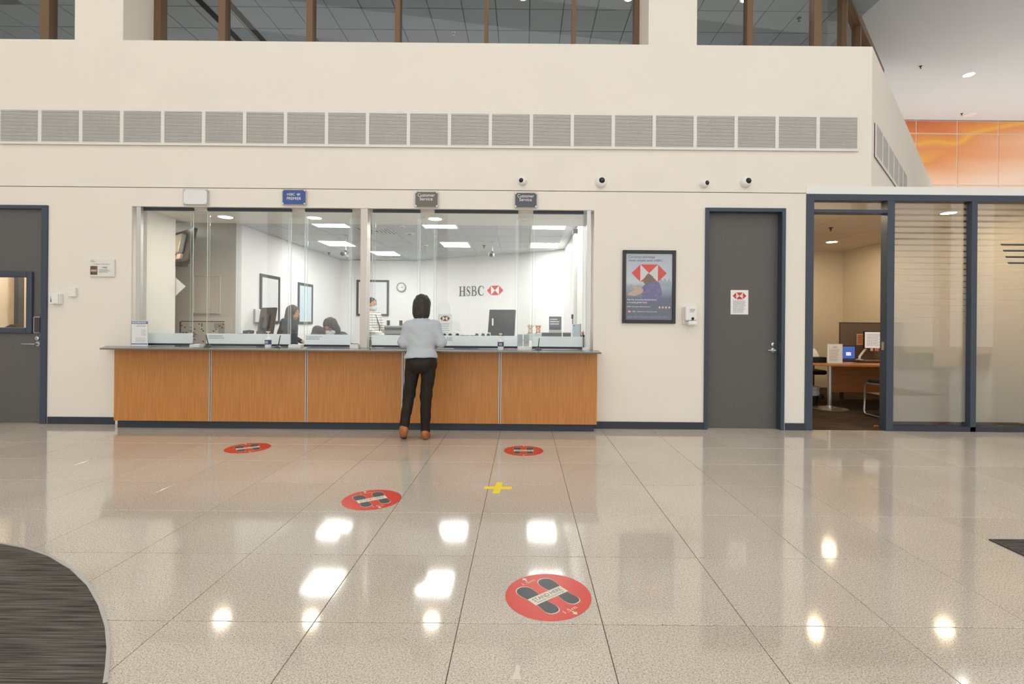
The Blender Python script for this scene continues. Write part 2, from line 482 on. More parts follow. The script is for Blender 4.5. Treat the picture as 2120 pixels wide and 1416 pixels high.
# ------------------------------------------------------------------ floor
TX0, TY0, TP = -0.2594, 2.063, 0.6
floor = struct('floor', MB().box(X_L, X_R, Y_B, 6.1, -0.12, -0.004), M_GROUT, label='polished granite tile floor of the banking hall')
k0, k1, r0, r1 = -11, 11, -1, 7
half = TP / 2 - 0.0016; bv = 0.0012
tmb = MB(); tmb.add([(-half, -half, -0.008), (half, -half, -0.008), (half, half, -0.008), (-half, half, -0.008),
                     (-half, -half, -bv), (half, -half, -bv), (half, half, -bv), (-half, half, -bv),
                     (-half + bv, -half + bv, 0), (half - bv, -half + bv, 0), (half - bv, half - bv, 0), (-half + bv, half - bv, 0)],
                    [(0, 1, 5, 4), (1, 2, 6, 5), (2, 3, 7, 6), (3, 0, 4, 7), (4, 5, 9, 8), (5, 6, 10, 9), (6, 7, 11, 10), (7, 4, 8, 11), (8, 9, 10, 11)])
tile_me = None
fo = origin_of(floor)
CARPET_PX = [(-40, 1124), (0, 1128), (50, 1137), (100, 1154), (145, 1181), (180, 1215), (203, 1256), (217, 1300), (221, 1345), (218, 1385), (213, 1420)]
CARPET = [floor_at(*p) for p in CARPET_PX]
for r in range(r0, r1):
    for k in range(k0, k1):
        cx, cy = TX0 + (k + 0.5) * TP, TY0 + (r + 0.5) * 0.601
        if cy + half > 6.08: continue
        if cx + half < -2.95 and cy + half < 2.4: continue      # wholly under the carpet
        if cx - half > 2.8 and cy + half < 2.9: continue
        if tile_me is None:
            o = tmb.build('floor_tile', M_GRANITE, floor, local=True); tile_me = o.data
        else:
            o = bpy.data.objects.new('floor_tile', tile_me); COL.objects.link(o); o.parent = floor
        o.location = Vector((cx, cy, 0)) - fo
# the last strip of tiles against the wall and the floor outside the picture
xa, xb = TX0 + k0 * TP, TX0 + k1 * TP
ya, yb = TY0 + r0 * 0.601, TY0 + (r1 - 1) * 0.601
rest = MB()
rest.box(X_L, xa - 0.004, Y_B, 6.1, -0.02, 0); rest.box(xb + 0.004, X_R, Y_B, 6.1, -0.02, 0); rest.box(xa, xb, Y_B, ya - 0.004, -0.02, 0)
ro = rest.build('tile_field', M_GRANITE, floor); ro['kind'] = 'stuff'
for k in range(k0, k1):
    MB().box(TX0 + k * TP + 0.002, TX0 + (k + 1) * TP - 0.002, yb + 0.002, 6.08, -0.02, 0).build('floor_tile', M_GRANITE, floor)

# ------------------------------------------------------------------ bank wall, lower part with its openings
wl = MB()
OP_X0, OP_X1 = at(272, 570, YW).x, at(1229, 580, YW).x          # teller opening
OP_Z1 = at(750, 431, YW).z
OP_Z0 = 0.944
LD_X1 = at(99, 650, YW).x; LD_Z = at(60, 425, YW).z; LD_X0 = LD_X1 - 1.06     # left door
RD_X0, RD_X1, _, RD_Z = rect(1458, 431, 1624, 890, YW)
OF_X0 = at(1667, 650, YW).x
OF_Z1 = at(1850, 403, YW).z
T = 0.14
wl.box(X_L, LD_X0, YW, YW + T, 0, Z_JOINT); wl.box(LD_X0, LD_X1, YW, YW + T, LD_Z, Z_JOINT)
wl.box(LD_X1, OP_X0, YW, YW + T, 0, Z_JOINT)
wl.box(OP_X0, OP_X1, YW, YW + T, 0, OP_Z0 - 0.03); wl.box(OP_X0, OP_X1, YW, YW + T, OP_Z1, Z_JOINT)
wl.box(OP_X1, RD_X0, YW, YW + T, 0, Z_JOINT); wl.box(RD_X0, RD_X1, YW, YW + T, RD_Z, Z_JOINT)
wl.box(RD_X1, OF_X0, YW, YW + T, 0, Z_JOINT)
struct('wall_front_lower', wl, M_WALL)
struct('floor_leak_slab', MB().box(0.96, 3.3, YW - 0.02, 9.0, -0.03, -0.005), M_GROUT)  # unseen slab added to stop light leaking under the right door
struct('trim_1', MB().box(X_L, OF_X0, YW + 0.025, YW + 0.12, Z_JOINT, Z_JOINT + 0.009), M_DARK, label='dark shadow joint between wall panels')

# upper wall, recessed window bays and piers
wu = MB()
XP = [at(155, 40, YW).x, at(255, 40, YW).x, at(1343, 45, YW).x, at(1443, 45, YW).x]
inner = CORNER + Vector((-OB.y, OB.x, 0)) * 0.52
XI = inner.x + OB.x * (Y_UP - inner.y) / OB.y
ZU = Z_JOINT + 0.009
# body with the 45 degree end (plan polygon)
wu.prism([(X_L, YW), (CORNER.x, YW), (XI, Y_UP), (X_L, Y_UP)], 'z', ZU, Z_SILL)
for a, b in ((XP[0], XP[1]), (XP[2], XP[3])):
    wu.box(a, b, YW, Y_UP + 0.12, Z_SILL, Z_HEAD)
wu.box(X_L, XI - 0.7, YW + 0.2, Y_UP + 0.2, Z_HEAD, Z_HEAD + 0.25)
struct('wall_front_upper', wu, M_WALL)
E = CORNER + OB * 9.3; EI = Vector((XI, Y_UP, 0)) + OB * 9.3
Z_FAS = at(2000, 388, YW).z
struct('wall_slanting', MB().prism([(CORNER.x, CORNER.y), (E.x, E.y), (EI.x, EI.y), (XI, Y_UP)], 'z', Z_FAS - 0.02, Z_SILL), M_WALL)
RF = [Vector((XI, Y_UP, 0)) + Vector((-OB.y, OB.x, 0)) * 0.12 + OB * s for s in (0, 7.8)]
struct('ceiling_upper_roof', MB().prism([(X_L, Y_UP), (RF[0].x, RF[0].y), (RF[1].x, RF[1].y), (X_L, RF[1].y)], 'z', Z_HEAD, Z_HEAD + 0.08), M_DARK)

# office fascia and roof on the right
struct('wall_fascia', MB().box(OF_X0 - 0.0, X_R, YW - 0.005, YW + 0.14, OF_Z1, Z_FAS), M_WHITE)
struct('ceiling_office_roof', MB().box(OF_X0, X_R, YW + 0.14, 10.5, Z_FAS - 0.05, Z_FAS - 0.03), M_WHITE)

# hall shell
Y_F = 14.7
FX, FZ = 10.65, 7.42
struct('ceiling_hall', MB().add([(FX, Y_B, FZ), (X_R, Y_B, FZ), (X_R, Y_F + 0.15, FZ), (FX, Y_F + 0.15, FZ)], [(3, 2, 1, 0)]), M_CEIL, recalc=False)
sl = MB(); ys = [Y_B, -6.6, -5.0, -3.8, -2.2, -1.0, 0.6, 1.8, 3.4, Y_F + 0.15]      # ceiling strips; the unseen gaps between are added to light the floor
for i in range(0, len(ys), 2):
    sl.add([(X_L, ys[i], FZ + 2.6), (FX, ys[i], FZ), (FX, ys[i + 1], FZ), (X_L, ys[i + 1], FZ + 2.6)], [(3, 2, 1, 0)])
struct('ceiling_hall_slope', sl, M_CEIL, recalc=False)
struct('wall_left', MB().box(X_L - 0.2, X_L, Y_B, Y_F, 0, 10.1), M_WALL)
struct('wall_right', MB().box(X_R, X_R + 0.2, Y_B, Y_F, 0, 10.1), M_WALL)
struct('wall_far', MB().box(X_L, X_R, Y_F + 0.06, Y_F + 0.2, 0, 10.1), M_OFFWHITE)
wb = MB()
wb.box(X_L, X_R, Y_B - 0.3, Y_B, 0, 0.5); wb.box(X_L, X_R, Y_B - 0.3, Y_B, 6.6, 10.1)
for i in range(9):
    x = X_L + 1.6 + i * 3.4; wb.box(x, x + 0.45, Y_B - 0.3, Y_B, 0.5, 6.6)
wb.box(X_L, X_L + 0.3, Y_B - 0.3, Y_B, 0.5, 6.6)
struct('wall_back', wb, M_WALL)

# orange mural panels on the far wall
def mural():
    m = bpy.data.materials.new('orange_mural'); m.use_nodes = True; nt = m.node_tree; b = nt.nodes['Principled BSDF']
    geo = nt.nodes.new('ShaderNodeNewGeometry'); sp = nt.nodes.new('ShaderNodeSeparateXYZ'); nt.links.new(geo.outputs['Position'], sp.inputs[0])
    mp = nt.nodes.new('ShaderNodeMapping'); mp.inputs['Rotation'].default_value = (0, 0.35, 0); mp.inputs['Scale'].default_value = (0.22, 1, 0.8)
    n = nt.nodes.new('ShaderNodeTexNoise'); n.inputs['Scale'].default_value = 1.0; n.inputs['Detail'].default_value = 1.5; n.inputs['Distortion'].default_value = 0.8
    nt.links.new(geo.outputs['Position'], mp.inputs[0]); nt.links.new(mp.outputs[0], n.inputs['Vector'])
    def MA(a, k, c):
        q_ = nt.nodes.new('ShaderNodeMath'); q_.operation = 'MULTIPLY_ADD'; nt.links.new(a, q_.inputs[0]); q_.inputs[1].default_value = k
        if isinstance(c, (int, float)): q_.inputs[2].default_value = c
        else: nt.links.new(c, q_.inputs[2])
        return q_.outputs[0]
    v = MA(n.outputs['Fac'], 0.75, MA(sp.outputs['X'], 0.10, MA(sp.outputs['Z'], -0.42, 3.1 - 1.25 - 0.27)))
    r = nt.nodes.new('ShaderNodeValToRGB'); e = r.color_ramp.elements; nt.links.new(v, r.inputs[0])
    e[0].position, e[0].color = 0.0, (*lin((208, 112, 66)), 1); e[1].position, e[1].color = 1.0, (*lin((254, 224, 202)), 1)
    for pos, c_ in ((0.25, (224, 130, 76)), (0.42, (240, 160, 86)), (0.46, (250, 188, 84)), (0.5, (238, 156, 98)), (0.72, (250, 198, 162))):
        x = e.new(pos); x.color = (*lin(c_), 1)
    nt.links.new(r.outputs[0], b.inputs['Base Color']); b.inputs['Roughness'].default_value = 0.35
    MATS['mural'] = m; return m
M_MURAL = mural()
xs = [at(1982, 330, Y_F).x + (i - 3) * 1.213 for i in range(9)]
zs = [FZ - 0.02, at(2000, 277, Y_F).z, at(2000, 383, Y_F).z, at(2000, 383, Y_F).z - 1.55]
mur = thing('mural_wall', 'orange mural of wavy light bands in pale-jointed panels on the far wall', 'mural', (12.0, Y_F, zs[3]))
bk = MB().box(xs[0], xs[-1], Y_F + 0.02, Y_F + 0.05, zs[3], zs[0]).build('backing', mat('pale_joint', (240, 225, 205), 0.6), mur)
for i in range(8):
    for j in range(3):
        if xs[i + 1] < 10.2: continue
        MB().box(xs[i] + 0.022, xs[i + 1] - 0.022, Y_F, Y_F + 0.03, zs[j + 1] + 0.022, zs[j] - 0.022).build('panel', M_MURAL, mur)

# ------------------------------------------------------------------ upper windows
def mullion(par, px0, px1):
    x0, x1 = at(px0, 45, Y_UP).x, at(px1, 45, Y_UP).x
    w = min(0.075, max(0.05, x1 - x0))
    return (x0, x1)
def window_bay(name, label, px_list, px_end0, px_end1, edge0, edge1):
    w = thing(name, label, None, (at((px_end0 + px_end1) / 2, 60, Y_UP).x, Y_UP, Z_SILL), kind='structure')
    for p0, p1 in px_list:
        x0, x1 = at(p0, 45, Y_UP).x, at(p1, 45, Y_UP).x
        MB().box(x0, x1, Y_UP - 0.03, Y_UP + 0.09, Z_SILL, Z_HEAD).build('mullion', M_BROWN, w)
    xs_ = [edge0] + [at((a + b) / 2, 45, Y_UP).x for a, b in px_list[(0 if edge0 is not None else 1):]] + ([edge1] if edge1 is not None else [])
    xs_ = sorted(x for x in xs_ if x is not None)
    for a, b in zip(xs_[:-1], xs_[1:]):
        MB().add([(a, Y_UP + 0.03, Z_SILL), (b, Y_UP + 0.03, Z_SILL), (b, Y_UP + 0.03, Z_HEAD), (a, Y_UP + 0.03, Z_HEAD)], [(0, 1, 2, 3)]).build('pane', M_UPGLASS, w)
    return w
window_bay('window_1', 'dark bronze framed upper window left of the first pier', [(88, 106)], 0, 155, X_L, XP[0])
window_bay('window_2', 'wide upper window with bronze mullions between the piers', [(321, 336), (455, 469), (636, 649), (819, 829), (1003, 1010), (1184, 1192), (1313, 1323)], 320, 1323, None, None)
w3 = window_bay('window_3', 'upper window of two lights right of the pier', [(1545, 1557), (1683, 1699)], 1443, 1690, XP[3], at(1691, 45, Y_UP).x)
w4 = thing('window_4', 'bronze framed upper window running back along the slanting wall', None, (XI, Y_UP, Z_SILL), kind='structure')
prev = 0.12
for s in (1.0, 2.0, 3.0):
    p = Vector((XI, Y_UP, 0)) + OB * s; n = Vector((-OB.y, OB.x, 0))
    q = [p - OB * 0.045 - n * 0.03, p + OB * 0.045 - n * 0.03, p + OB * 0.045 + n * 0.09, p - OB * 0.045 + n * 0.09]
    MB().prism([(v.x, v.y) for v in q], 'z', Z_SILL, Z_HEAD).build('mullion', M_BROWN, w4)
    a = Vector((XI, Y_UP, 0)) + OB * prev + n * 0.03; b = Vector((XI, Y_UP, 0)) + OB * s + n * 0.03
    MB().add([(a.x, a.y, Z_SILL), (b.x, b.y, Z_SILL), (b.x, b.y, Z_HEAD), (a.x, a.y, Z_HEAD)], [(0, 1, 2, 3)]).build('pane', M_UPGLASS, w4)
    prev = s
p = Vector((XI, Y_UP, 0)); q = p + OB * 4.2; n = Vector((-OB.y, OB.x, 0))
MB().prism([(v.x, v.y) for v in (p - n * 0.04, q - n * 0.04, q + n * 0.1, p + n * 0.1)], 'z', Z_HEAD - 0.14, Z_HEAD).build('head_rail', M_BROWN, w4)

# the storey behind the upper windows
Z_UC = 6.1
ua = Vector((XI, Y_UP, 0)) + Vector((-OB.y, OB.x, 0)) * 0.14 + OB * 0.1; ub = ua + OB * 7.6
UPOLY = [(X_L, ua.y), (ua.x, ua.y), (ub.x, ub.y), (X_L, ub.y)]
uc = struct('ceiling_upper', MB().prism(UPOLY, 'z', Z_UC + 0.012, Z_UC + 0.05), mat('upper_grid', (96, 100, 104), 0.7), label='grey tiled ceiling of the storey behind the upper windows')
struct('floor_upper', MB().prism(UPOLY, 'z', Z_SILL - 0.5, Z_SILL - 0.4), M_OFFWHITE)
struct('wall_upper_back', MB().box(X_L, ub.x - 0.1, ub.y, ub.y + 0.1, Z_SILL - 0.5, Z_HEAD), M_GREY)
UPX, UPY = 0.519, 0.56
ux0 = at(901, 43, at(0, 0, 1).y * 8.2).x
me = None; uo = origin_of(uc)
for r in range(-3, 4):
    y0 = 8.2 + r * UPY
    if y0 < Y_UP + 0.2: continue
    for k in range(-17, 13):
        x0 = ux0 + k * UPX
        if x0 > 0.72 * (y0 + UPY) - 0.4 or x0 < -1.08 * (y0 + UPY): continue
        if me is None:
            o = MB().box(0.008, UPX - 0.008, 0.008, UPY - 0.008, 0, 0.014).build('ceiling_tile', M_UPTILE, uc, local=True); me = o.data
        else:
            o = bpy.data.objects.new('ceiling_tile', me); COL.objects.link(o); o.parent = uc
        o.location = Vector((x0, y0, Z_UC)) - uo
for px in (426, 482):
    a = at(px, 0, 7.65).x
    MB().box(a - 0.05, a + 0.05, 7.0, 10.5, Z_UC - 0.012, Z_UC + 0.004).build('slot', M_DARK, uc)

# ------------------------------------------------------------------ teller room shell
XRT, YA = -4.655, 6.62           # left return wall and its end
struct('wall_teller_return', MB().box(XRT - 0.12, XRT, YW + T, YA, 0, Z_SOFF), M_OFFWHITE)
struct('wall_teller_alcove', MB().box(-7.2, -4.5, 7.75, 7.9, 0, Z_TELL), M_GREY)
struct('wall_teller_side', MB().box(-4.62, -4.5, 7.9, 12.2, 0, Z_TELL), M_WHITE)
struct('wall_teller_back', MB().box(-4.6, -2.3, 12.17, 12.3, 0, Z_TELL), M_WHITE)
LA, LB = Vector((-2.62, 12.17, 0)), Vector((0.825, 10.18, 0))
ld = (LB - LA).normalized(); ln = Vector((-ld.y, ld.x, 0))
q = [LA - ld * 0.1, LB + ld * 0.2, LB + ld * 0.2 + ln * 0.15, LA - ld * 0.1 + ln * 0.15]
struct('wall_teller_logo', MB().prism([(v.x, v.y) for v in q], 'z', 0, Z_TELL), M_WHITE)
struct('wall_teller_right', MB().box(0.825, 0.95, YW + T, 10.4, 0, Z_TELL), M_WHITE)
struct('wall_teller_end', MB().box(-7.3, -7.2, YW + T, 7.9, 0, Z_TELL), M_GREY)
struct('floor_teller', MB().box(-7.2, 0.9, 6.1, 12.3, -0.02, 0.0), mat('teller_carpet', (96, 92, 88), 1.0))
struct('ceiling_soffit', MB().box(-4.655, 0.825, YW + T, 6.86, Z_SOFF, Z_TELL + 0.1), M_OFFWHITE)
tcx = struct('ceiling_teller', MB().box(-7.2, 0.9, 6.5, 12.3, Z_TELL + 0.012, Z_TELL + 0.06), M_GRID, label='tiled ceiling of the teller room')
PX, PY = 0.575, 0.65
panel_cells = {(0, 7.38), (-3, 7.38), (-6, 7.38), (0, 9.33), (-3, 9.33), (-7, 9.33), (-6, 10.63)}
TO = origin_of(tcx); me = None
vent_cells = {(-5, 8.03), (-6, 11.28)}
for r in range(8):
    y0 = 6.73 + r * PY
    for k in range(-8, 2):
        x0 = 0.10 + k * PX; key = (k, round(y0, 2))
        if key in panel_cells or key in vent_cells: continue
        if x0 + PX > 0.83 or y0 + PY > 12.2 or x0 < -4.7: continue
        # leave out tiles behind the slanting logo wall
        if x0 > -2.4 and y0 > 12.17 + (x0 + 2.62) * (10.18 - 12.17) / (0.825 + 2.62) + 0.1: continue
        if me is None:
            o = MB().box(0.009, PX - 0.009, 0.009, PY - 0.009, 0, 0.014).build('ceiling_tile', M_TILE, tcx, local=True); me = o.data
        else:
            o = bpy.data.objects.new('ceiling_tile', me); COL.objects.link(o); o.parent = tcx
        o.location = Vector((x0, y0, Z_TELL)) - TO
names = {(0, 7.38): 'bright ceiling light panel nearest the right wall by the screen', (-3, 7.38): 'bright ceiling light panel near the screen above the grey jumper customer',
         (-6, 7.38): 'bright ceiling light panel near the screen beside the louvred diffuser', (0, 9.33): 'bright ceiling light panel farther back by the right wall',
         (-3, 9.33): 'bright ceiling light panel farther back above the wall lettering', (-7, 9.33): 'bright ceiling light panel nearest the left white wall',
         (-6, 10.63): 'bright ceiling light panel farthest back above the clock side'}
for (k, y0), lb in names.items():
    x0 = 0.10 + k * PX
    t = thing('ceiling_light', lb, 'light panel', (x0 + PX / 2, y0 + PY / 2, Z_TELL - 0.01), group='teller ceiling light panels')
    MB().box(x0 + 0.03, x0 + PX - 0.03, y0 + 0.03, y0 + PY - 0.03, Z_TELL + 0.0, Z_TELL + 0.008).build('diffuser', M_PANEL, t)
    f = MB()
    f.box(x0 + 0.008, x0 + 0.03, y0 + 0.008, y0 + PY - 0.008, Z_TELL - 0.006, Z_TELL + 0.01); f.box(x0 + PX - 0.03, x0 + PX - 0.008, y0 + 0.008, y0 + PY - 0.008, Z_TELL - 0.006, Z_TELL + 0.01)
    f.box(x0 + 0.03, x0 + PX - 0.03, y0 + 0.008, y0 + 0.03, Z_TELL - 0.006, Z_TELL + 0.01); f.box(x0 + 0.03, x0 + PX - 0.03, y0 + PY - 0.03, y0 + PY - 0.008, Z_TELL - 0.006, Z_TELL + 0.01)
    f.build('frame', M_GRID, t)
for (k, y0), lb in {(-5, 8.03): 'square louvred air diffuser in the teller ceiling near the screen', (-6, 11.28): 'square louvred air diffuser at the far end of the teller ceiling'}.items():
    x0 = 0.10 + k * PX
    t = thing('air_diffuser', lb, 'air vent', (x0 + PX / 2, y0 + PY / 2, Z_TELL - 0.01))
    for i in range(5):
        a = 0.012 + i * 0.055; b_ = 0.02 + a
        f = MB(); z0, z1 = Z_TELL - 0.004, Z_TELL + 0.01
        f.box(x0 + a, x0 + b_, y0 + a, y0 + PY - a, z0, z1); f.box(x0 + PX - b_, x0 + PX - a, y0 + a, y0 + PY - a, z0, z1)
        f.box(x0 + b_, x0 + PX - b_, y0 + a, y0 + b_, z0, z1); f.box(x0 + b_, x0 + PX - b_, y0 + PY - b_, y0 + PY - a, z0, z1)
        f.build('louvre', M_GRID, t)
    MB().box(x0 + 0.01, x0 + PX - 0.01, y0 + 0.01, y0 + PY - 0.01, Z_TELL + 0.009, Z_TELL + 0.0118).build('backing', M_DARK, t)

# warm downlights
def downlight(x, y, z, label, group, r=0.085, on=True, m=None):
    t = thing('downlight', label, 'downlight', (x, y, z - 0.012), group=group)
    MB().lathe([(r + 0.022, 0.012), (r + 0.018, 0.002), (r, 0.0), (r, 0.012)], (x, y, z - 0.012), n=28).build('trim_ring', M_WHITE, t, smooth=True)
    MB().lathe([(r, 0.006), (r * 0.98, 0.0035), (0.001, 0.003)], (x, y, z - 0.012), n=28).build('lamp', m or (M_WARM if on else M_OFFWHITE), t)
    return t
for px, py, lb, on in ((467, 449, 'lit round downlight in the soffit, leftmost over the teller window', True), (651, 451, 'lit round downlight in the soffit, second from the left', True),
                       (901, 453, 'lit round downlight in the soffit above the customer', True), (1088, 455, 'unlit round downlight in the soffit at the right', False)):
    q = at(px, py, 6.42); downlight(q.x, 6.42, Z_SOFF, lb, 'soffit downlights', on=on)
downlight(-5.42, 7.15, Z_TELL, 'lit downlight in the grey alcove behind the return wall', 'soffit downlights', m=mat('alcove_fill_lamp', (255, 252, 246), 0.5, emit=70))  # hidden lamp added to brighten the alcove

# ------------------------------------------------------------------ office shell on the right
XO0, XO1, YO = OF_X0 + 0.05, 6.56, 10.2
M_CREAM = mat('office_paint', (240, 230, 210), 0.8)
struct('wall_office_back', MB().box(XO0 - 0.1, XO1 + 0.1, YO, YO + 0.1, 0, Z_OFF), M_CREAM)
struct('wall_office_right', MB().box(XO1, XO1 + 0.1, YW + T, YO, 0, Z_OFF), M_CREAM)
struct('wall_office_left', MB().box(XO0 - 0.1, XO0, YW + T, YO, 0, Z_OFF), M_CREAM)
struct('floor_office', MB().box(XO0 - 0.1, XO1 + 0.1, YW + 0.02, YO, -0.02, 0.004), M_CARPET2)
oc = struct('ceiling_office', MB().box(XO0 - 0.1, XO1 + 0.1, YW + T, YO + 0.1, Z_OFF + 0.012, Z_OFF + 0.04), M_GRID, label='tiled ceiling of the glazed office')
OO = origin_of(oc); me = None
M_OTILE = mat('office_ceiling_tile', (222, 212, 196), 0.9, bump=(120, 0.2))
for r in range(4):
    for k in range(3):
        x0, y0 = XO0 + k * 1.04, 6.14 + r * 1.02
        if me is None:
            o = MB().box(0.006, 1.034, 0.006, 1.014, 0, 0.014).build('ceiling_tile', M_OTILE, oc, local=True); me = o.data
        else:
            o = bpy.data.objects.new('ceiling_tile', me); COL.objects.link(o); o.parent = oc
        o.location = Vector((x0, y0, Z_OFF)) - OO
for px, py, Y, lb in ((1692, 430, 6.64, 'lit office downlight seen in the fanlight over the doorway'), (1722, 502, 9.0, 'lit office downlight deep in the room above the desk'), (1964, 434, 6.66, 'lit office downlight behind the striped glass')):
    q = at(px, py, Y); downlight(q.x, Y, Z_OFF, lb, 'office downlights', m=M_LAMP2)

# ------------------------------------------------------------------ skirting
for i, (a, b) in enumerate(((100, 238), (1222, 1457), (1625, 1667))):
    x0, x1 = at(a, 870, YW).x, at(b, 870, YW).x
    struct('baseboard_' + ('left', 'middle', 'right')[i], MB().box(x0, x1, YW - 0.014, YW + 0.002, 0, 0.085), M_NAVYDK)

# ------------------------------------------------------------------ doors
# right door
d = thing('door_2', 'grey flush door in a navy metal frame right of the poster', None, ((RD_X0 + RD_X1) / 2, YW, 0), kind='structure')
fw = 0.045
MB().box(RD_X0, RD_X0 + fw, YW - 0.02, YW + 0.15, 0, RD_Z).box(RD_X1 - fw, RD_X1, YW - 0.02, YW + 0.15, 0, RD_Z).box(RD_X0 + fw, RD_X1 - fw, YW - 0.02, YW + 0.15, RD_Z - fw, RD_Z).build('door_frame', M_NAVY, d, bevel=0.003)
MB().box(RD_X0 + fw, RD_X1 - fw, YW + 0.085, YW + 0.125, 0.002, RD_Z - fw).build('door_leaf', M_DOOR, d)
YD = YW + 0.085
def lever(par, px, py, px_end, Y, sgn=-1):
    c = at(px, py, Y); e = at(px_end, py, Y)
    o = MB().lathe([(0.028, 0.0), (0.028, -0.008), (0.012, -0.010), (0.012, -0.045)], (c.x, Y, c.z), 'y', 24).build('handle', M_STEEL, par, smooth=True)
    MB().tube([(c.x + 0.01, Y - 0.048, c.z), (c.x - 0.02, Y - 0.05, c.z), (e.x, Y - 0.045, c.z)], [0.011, 0.009, 0.006], 10).build('lever', M_STEEL, o, smooth=True)
def lock(par, px, py, Y):
    c = at(px, py, Y)
    o = MB().lathe([(0.026, 0.0), (0.025, -0.012), (0.016, -0.016), (0.001, -0.016)], (c.x, Y, c.z), 'y', 24).build('lock', M_STEEL, par, smooth=True)
    MB().box(c.x - 0.002, c.x + 0.002, Y - 0.018, Y - 0.0155, c.z - 0.007, c.z + 0.007).build('keyhole', M_BLACK, o)
lever(d, 1600, 725, 1586, YD); lock(d, 1600, 713, YD)
x0, x1, z0, z1 = rect(1512.5, 600.5, 1549, 651, YD)
nt_ = thing('door_notice', 'white printed notice with a red emblem taped to the grey door', 'notice', ((x0 + x1) / 2, YD, z0))
MB().box(x0, x1, YD - 0.002, YD - 0.0005, z0, z1).build('sheet', M_PAPER, nt_)
put = wall_put(YD - 0.003)
cx = (x0 + x1) / 2; w = x1 - x0; h = z1 - z0
logo(cx, z1 - h * 0.24, w * 0.78, put, nt_, M_RED, M_WPRINT)
put = wall_put(YD - 0.0038)
lettering('Important', cx - w * 0.28, cx + w * 0.28, z1 - h * 0.235, z1 - h * 0.175, put, M_INK, nt_)
lettering('notice', cx - w * 0.19, cx + w * 0.19, z1 - h * 0.32, z1 - h * 0.265, put, M_INK, nt_)
text_lines(x0 + w * 0.14, x1 - w * 0.12, z0 + h * 0.06, z1 - h * 0.42, 9, put, M_INKG, nt_)

# left door with its vision panel
d = thing('door_1', 'grey door with a vision panel at the left edge of the wall', None, ((LD_X0 + LD_X1) / 2, YW, 0), kind='structure')
fwl = 0.07
MB().box(LD_X0, LD_X0 + fwl, YW - 0.02, YW + 0.14, 0, LD_Z).box(LD_X1 - fwl, LD_X1, YW - 0.02, YW + 0.14, 0, LD_Z).box(LD_X0 + fwl, LD_X1 - fwl, YW - 0.02, YW + 0.14, LD_Z - 0.045, LD_Z).build('door_frame', M_NAVY, d, bevel=0.003)
YL = YW + 0.02
wx1, wz1, wz0 = at(70, 625, YL).x, at(30, 562, YL).z, at(30, 690, YL).z
wx0 = LD_X0 + 0.22
lx0, lx1, lz0, lz1 = LD_X0 + fwl, LD_X1 - fwl, 0.008, LD_Z - 0.045
MB().box(lx0, wx0 + 0.02, YL, YL + 0.045, lz0, lz1).box(wx1 - 0.02, lx1, YL, YL + 0.045, lz0, lz1).box(wx0 + 0.02, wx1 - 0.02, YL, YL + 0.045, lz0, wz0 + 0.02).box(wx0 + 0.02, wx1 - 0.02, YL, YL + 0.045, wz1 - 0.02, lz1).build('door_leaf', M_DOOR, d)
vf = MB().frame(wx0, wx1, wz0, wz1, YL - 0.03, YL + 0.05, 0.07).build('vision_frame', M_NAVY, d, bevel=0.012)
MB().add([(wx0 + 0.06, YL + 0.02, wz0 + 0.06), (wx1 - 0.06, YL + 0.02, wz0 + 0.06), (wx1 - 0.06, YL + 0.02, wz1 - 0.06), (wx0 + 0.06, YL + 0.02, wz1 - 0.06)], [(0, 1, 2, 3)]).build('pane', M_GLASS, vf)
px0, px1, pz0, pz1 = rect(72, 655, 87, 690, YL)
hp = MB().box(px0, px1, YL - 0.028, YL, pz0, pz1).build('handle', M_STEEL, d, bevel=0.018)
MB().box(px0 + 0.022, px1 + 0.0, YL - 0.031, YL - 0.0285, pz0 + 0.012, pz1 - 0.012).build('grip', M_CHAR, hp)
lever(d, 79, 712, 52, YL); lock(d, 78, 700.5, YL)
# little room behind the vision panel
M_PEACH = mat('peach_wall', (250, 222, 190), 0.8)
struct('wall_side_room', MB().box(-7.1, -5.2, 7.3, 7.4, 0, 2.65), M_PEACH)
struct('ceiling_side_room', MB().box(-7.15, -5.2, YW + T, 7.4, 2.65, 2.7), M_WHITE)
struct('floor_side_room', MB().box(-7.15, -5.2, 6.1, 7.4, -0.01, 0.003), M_CARPET2)
struct('trim_2', MB().box(at(29, 630, 6.9).x, at(38, 630, 6.9).x, 6.9, 6.98, 0, 2.65), M_NAVY, label='navy post seen through the door glass')
struct('wall_side_room_right', MB().box(-5.5, -5.42, 6.98, 7.3, 0, 2.65), M_OFFWHITE)
MB().add([], []) 
for sx_, w_ in ((-6.75, 'left'), (-6.25, 'middle'), (-5.8, 'right')):  # lamps added out of view to brighten the room behind the door glass
    downlight(sx_, 6.7, 2.65, 'lit downlight in the small room behind the left door, %s one' % w_, 'side room downlights', m=M_LAMP2)
sh = thing('desk_phone', 'dark handset seen low through the left door glass', 'phone', (at(24, 680, 6.8).x, 6.8, 0))
c = at(24, 676, 6.8)
MB().box(c.x - 0.2, c.x + 0.12, 6.72, 7.0, 0, c.z - 0.045).build('stand', M_OFFWHITE, sh)
MB().prism([(c.x - 0.08, c.z - 0.045), (c.x + 0.1, c.z - 0.045), (c.x + 0.1, c.z + 0.03), (c.x + 0.02, c.z + 0.03), (c.x - 0.08, c.z - 0.02)], 'y', 6.76, 6.86).build('body', M_CHAR, sh, bevel=0.006)

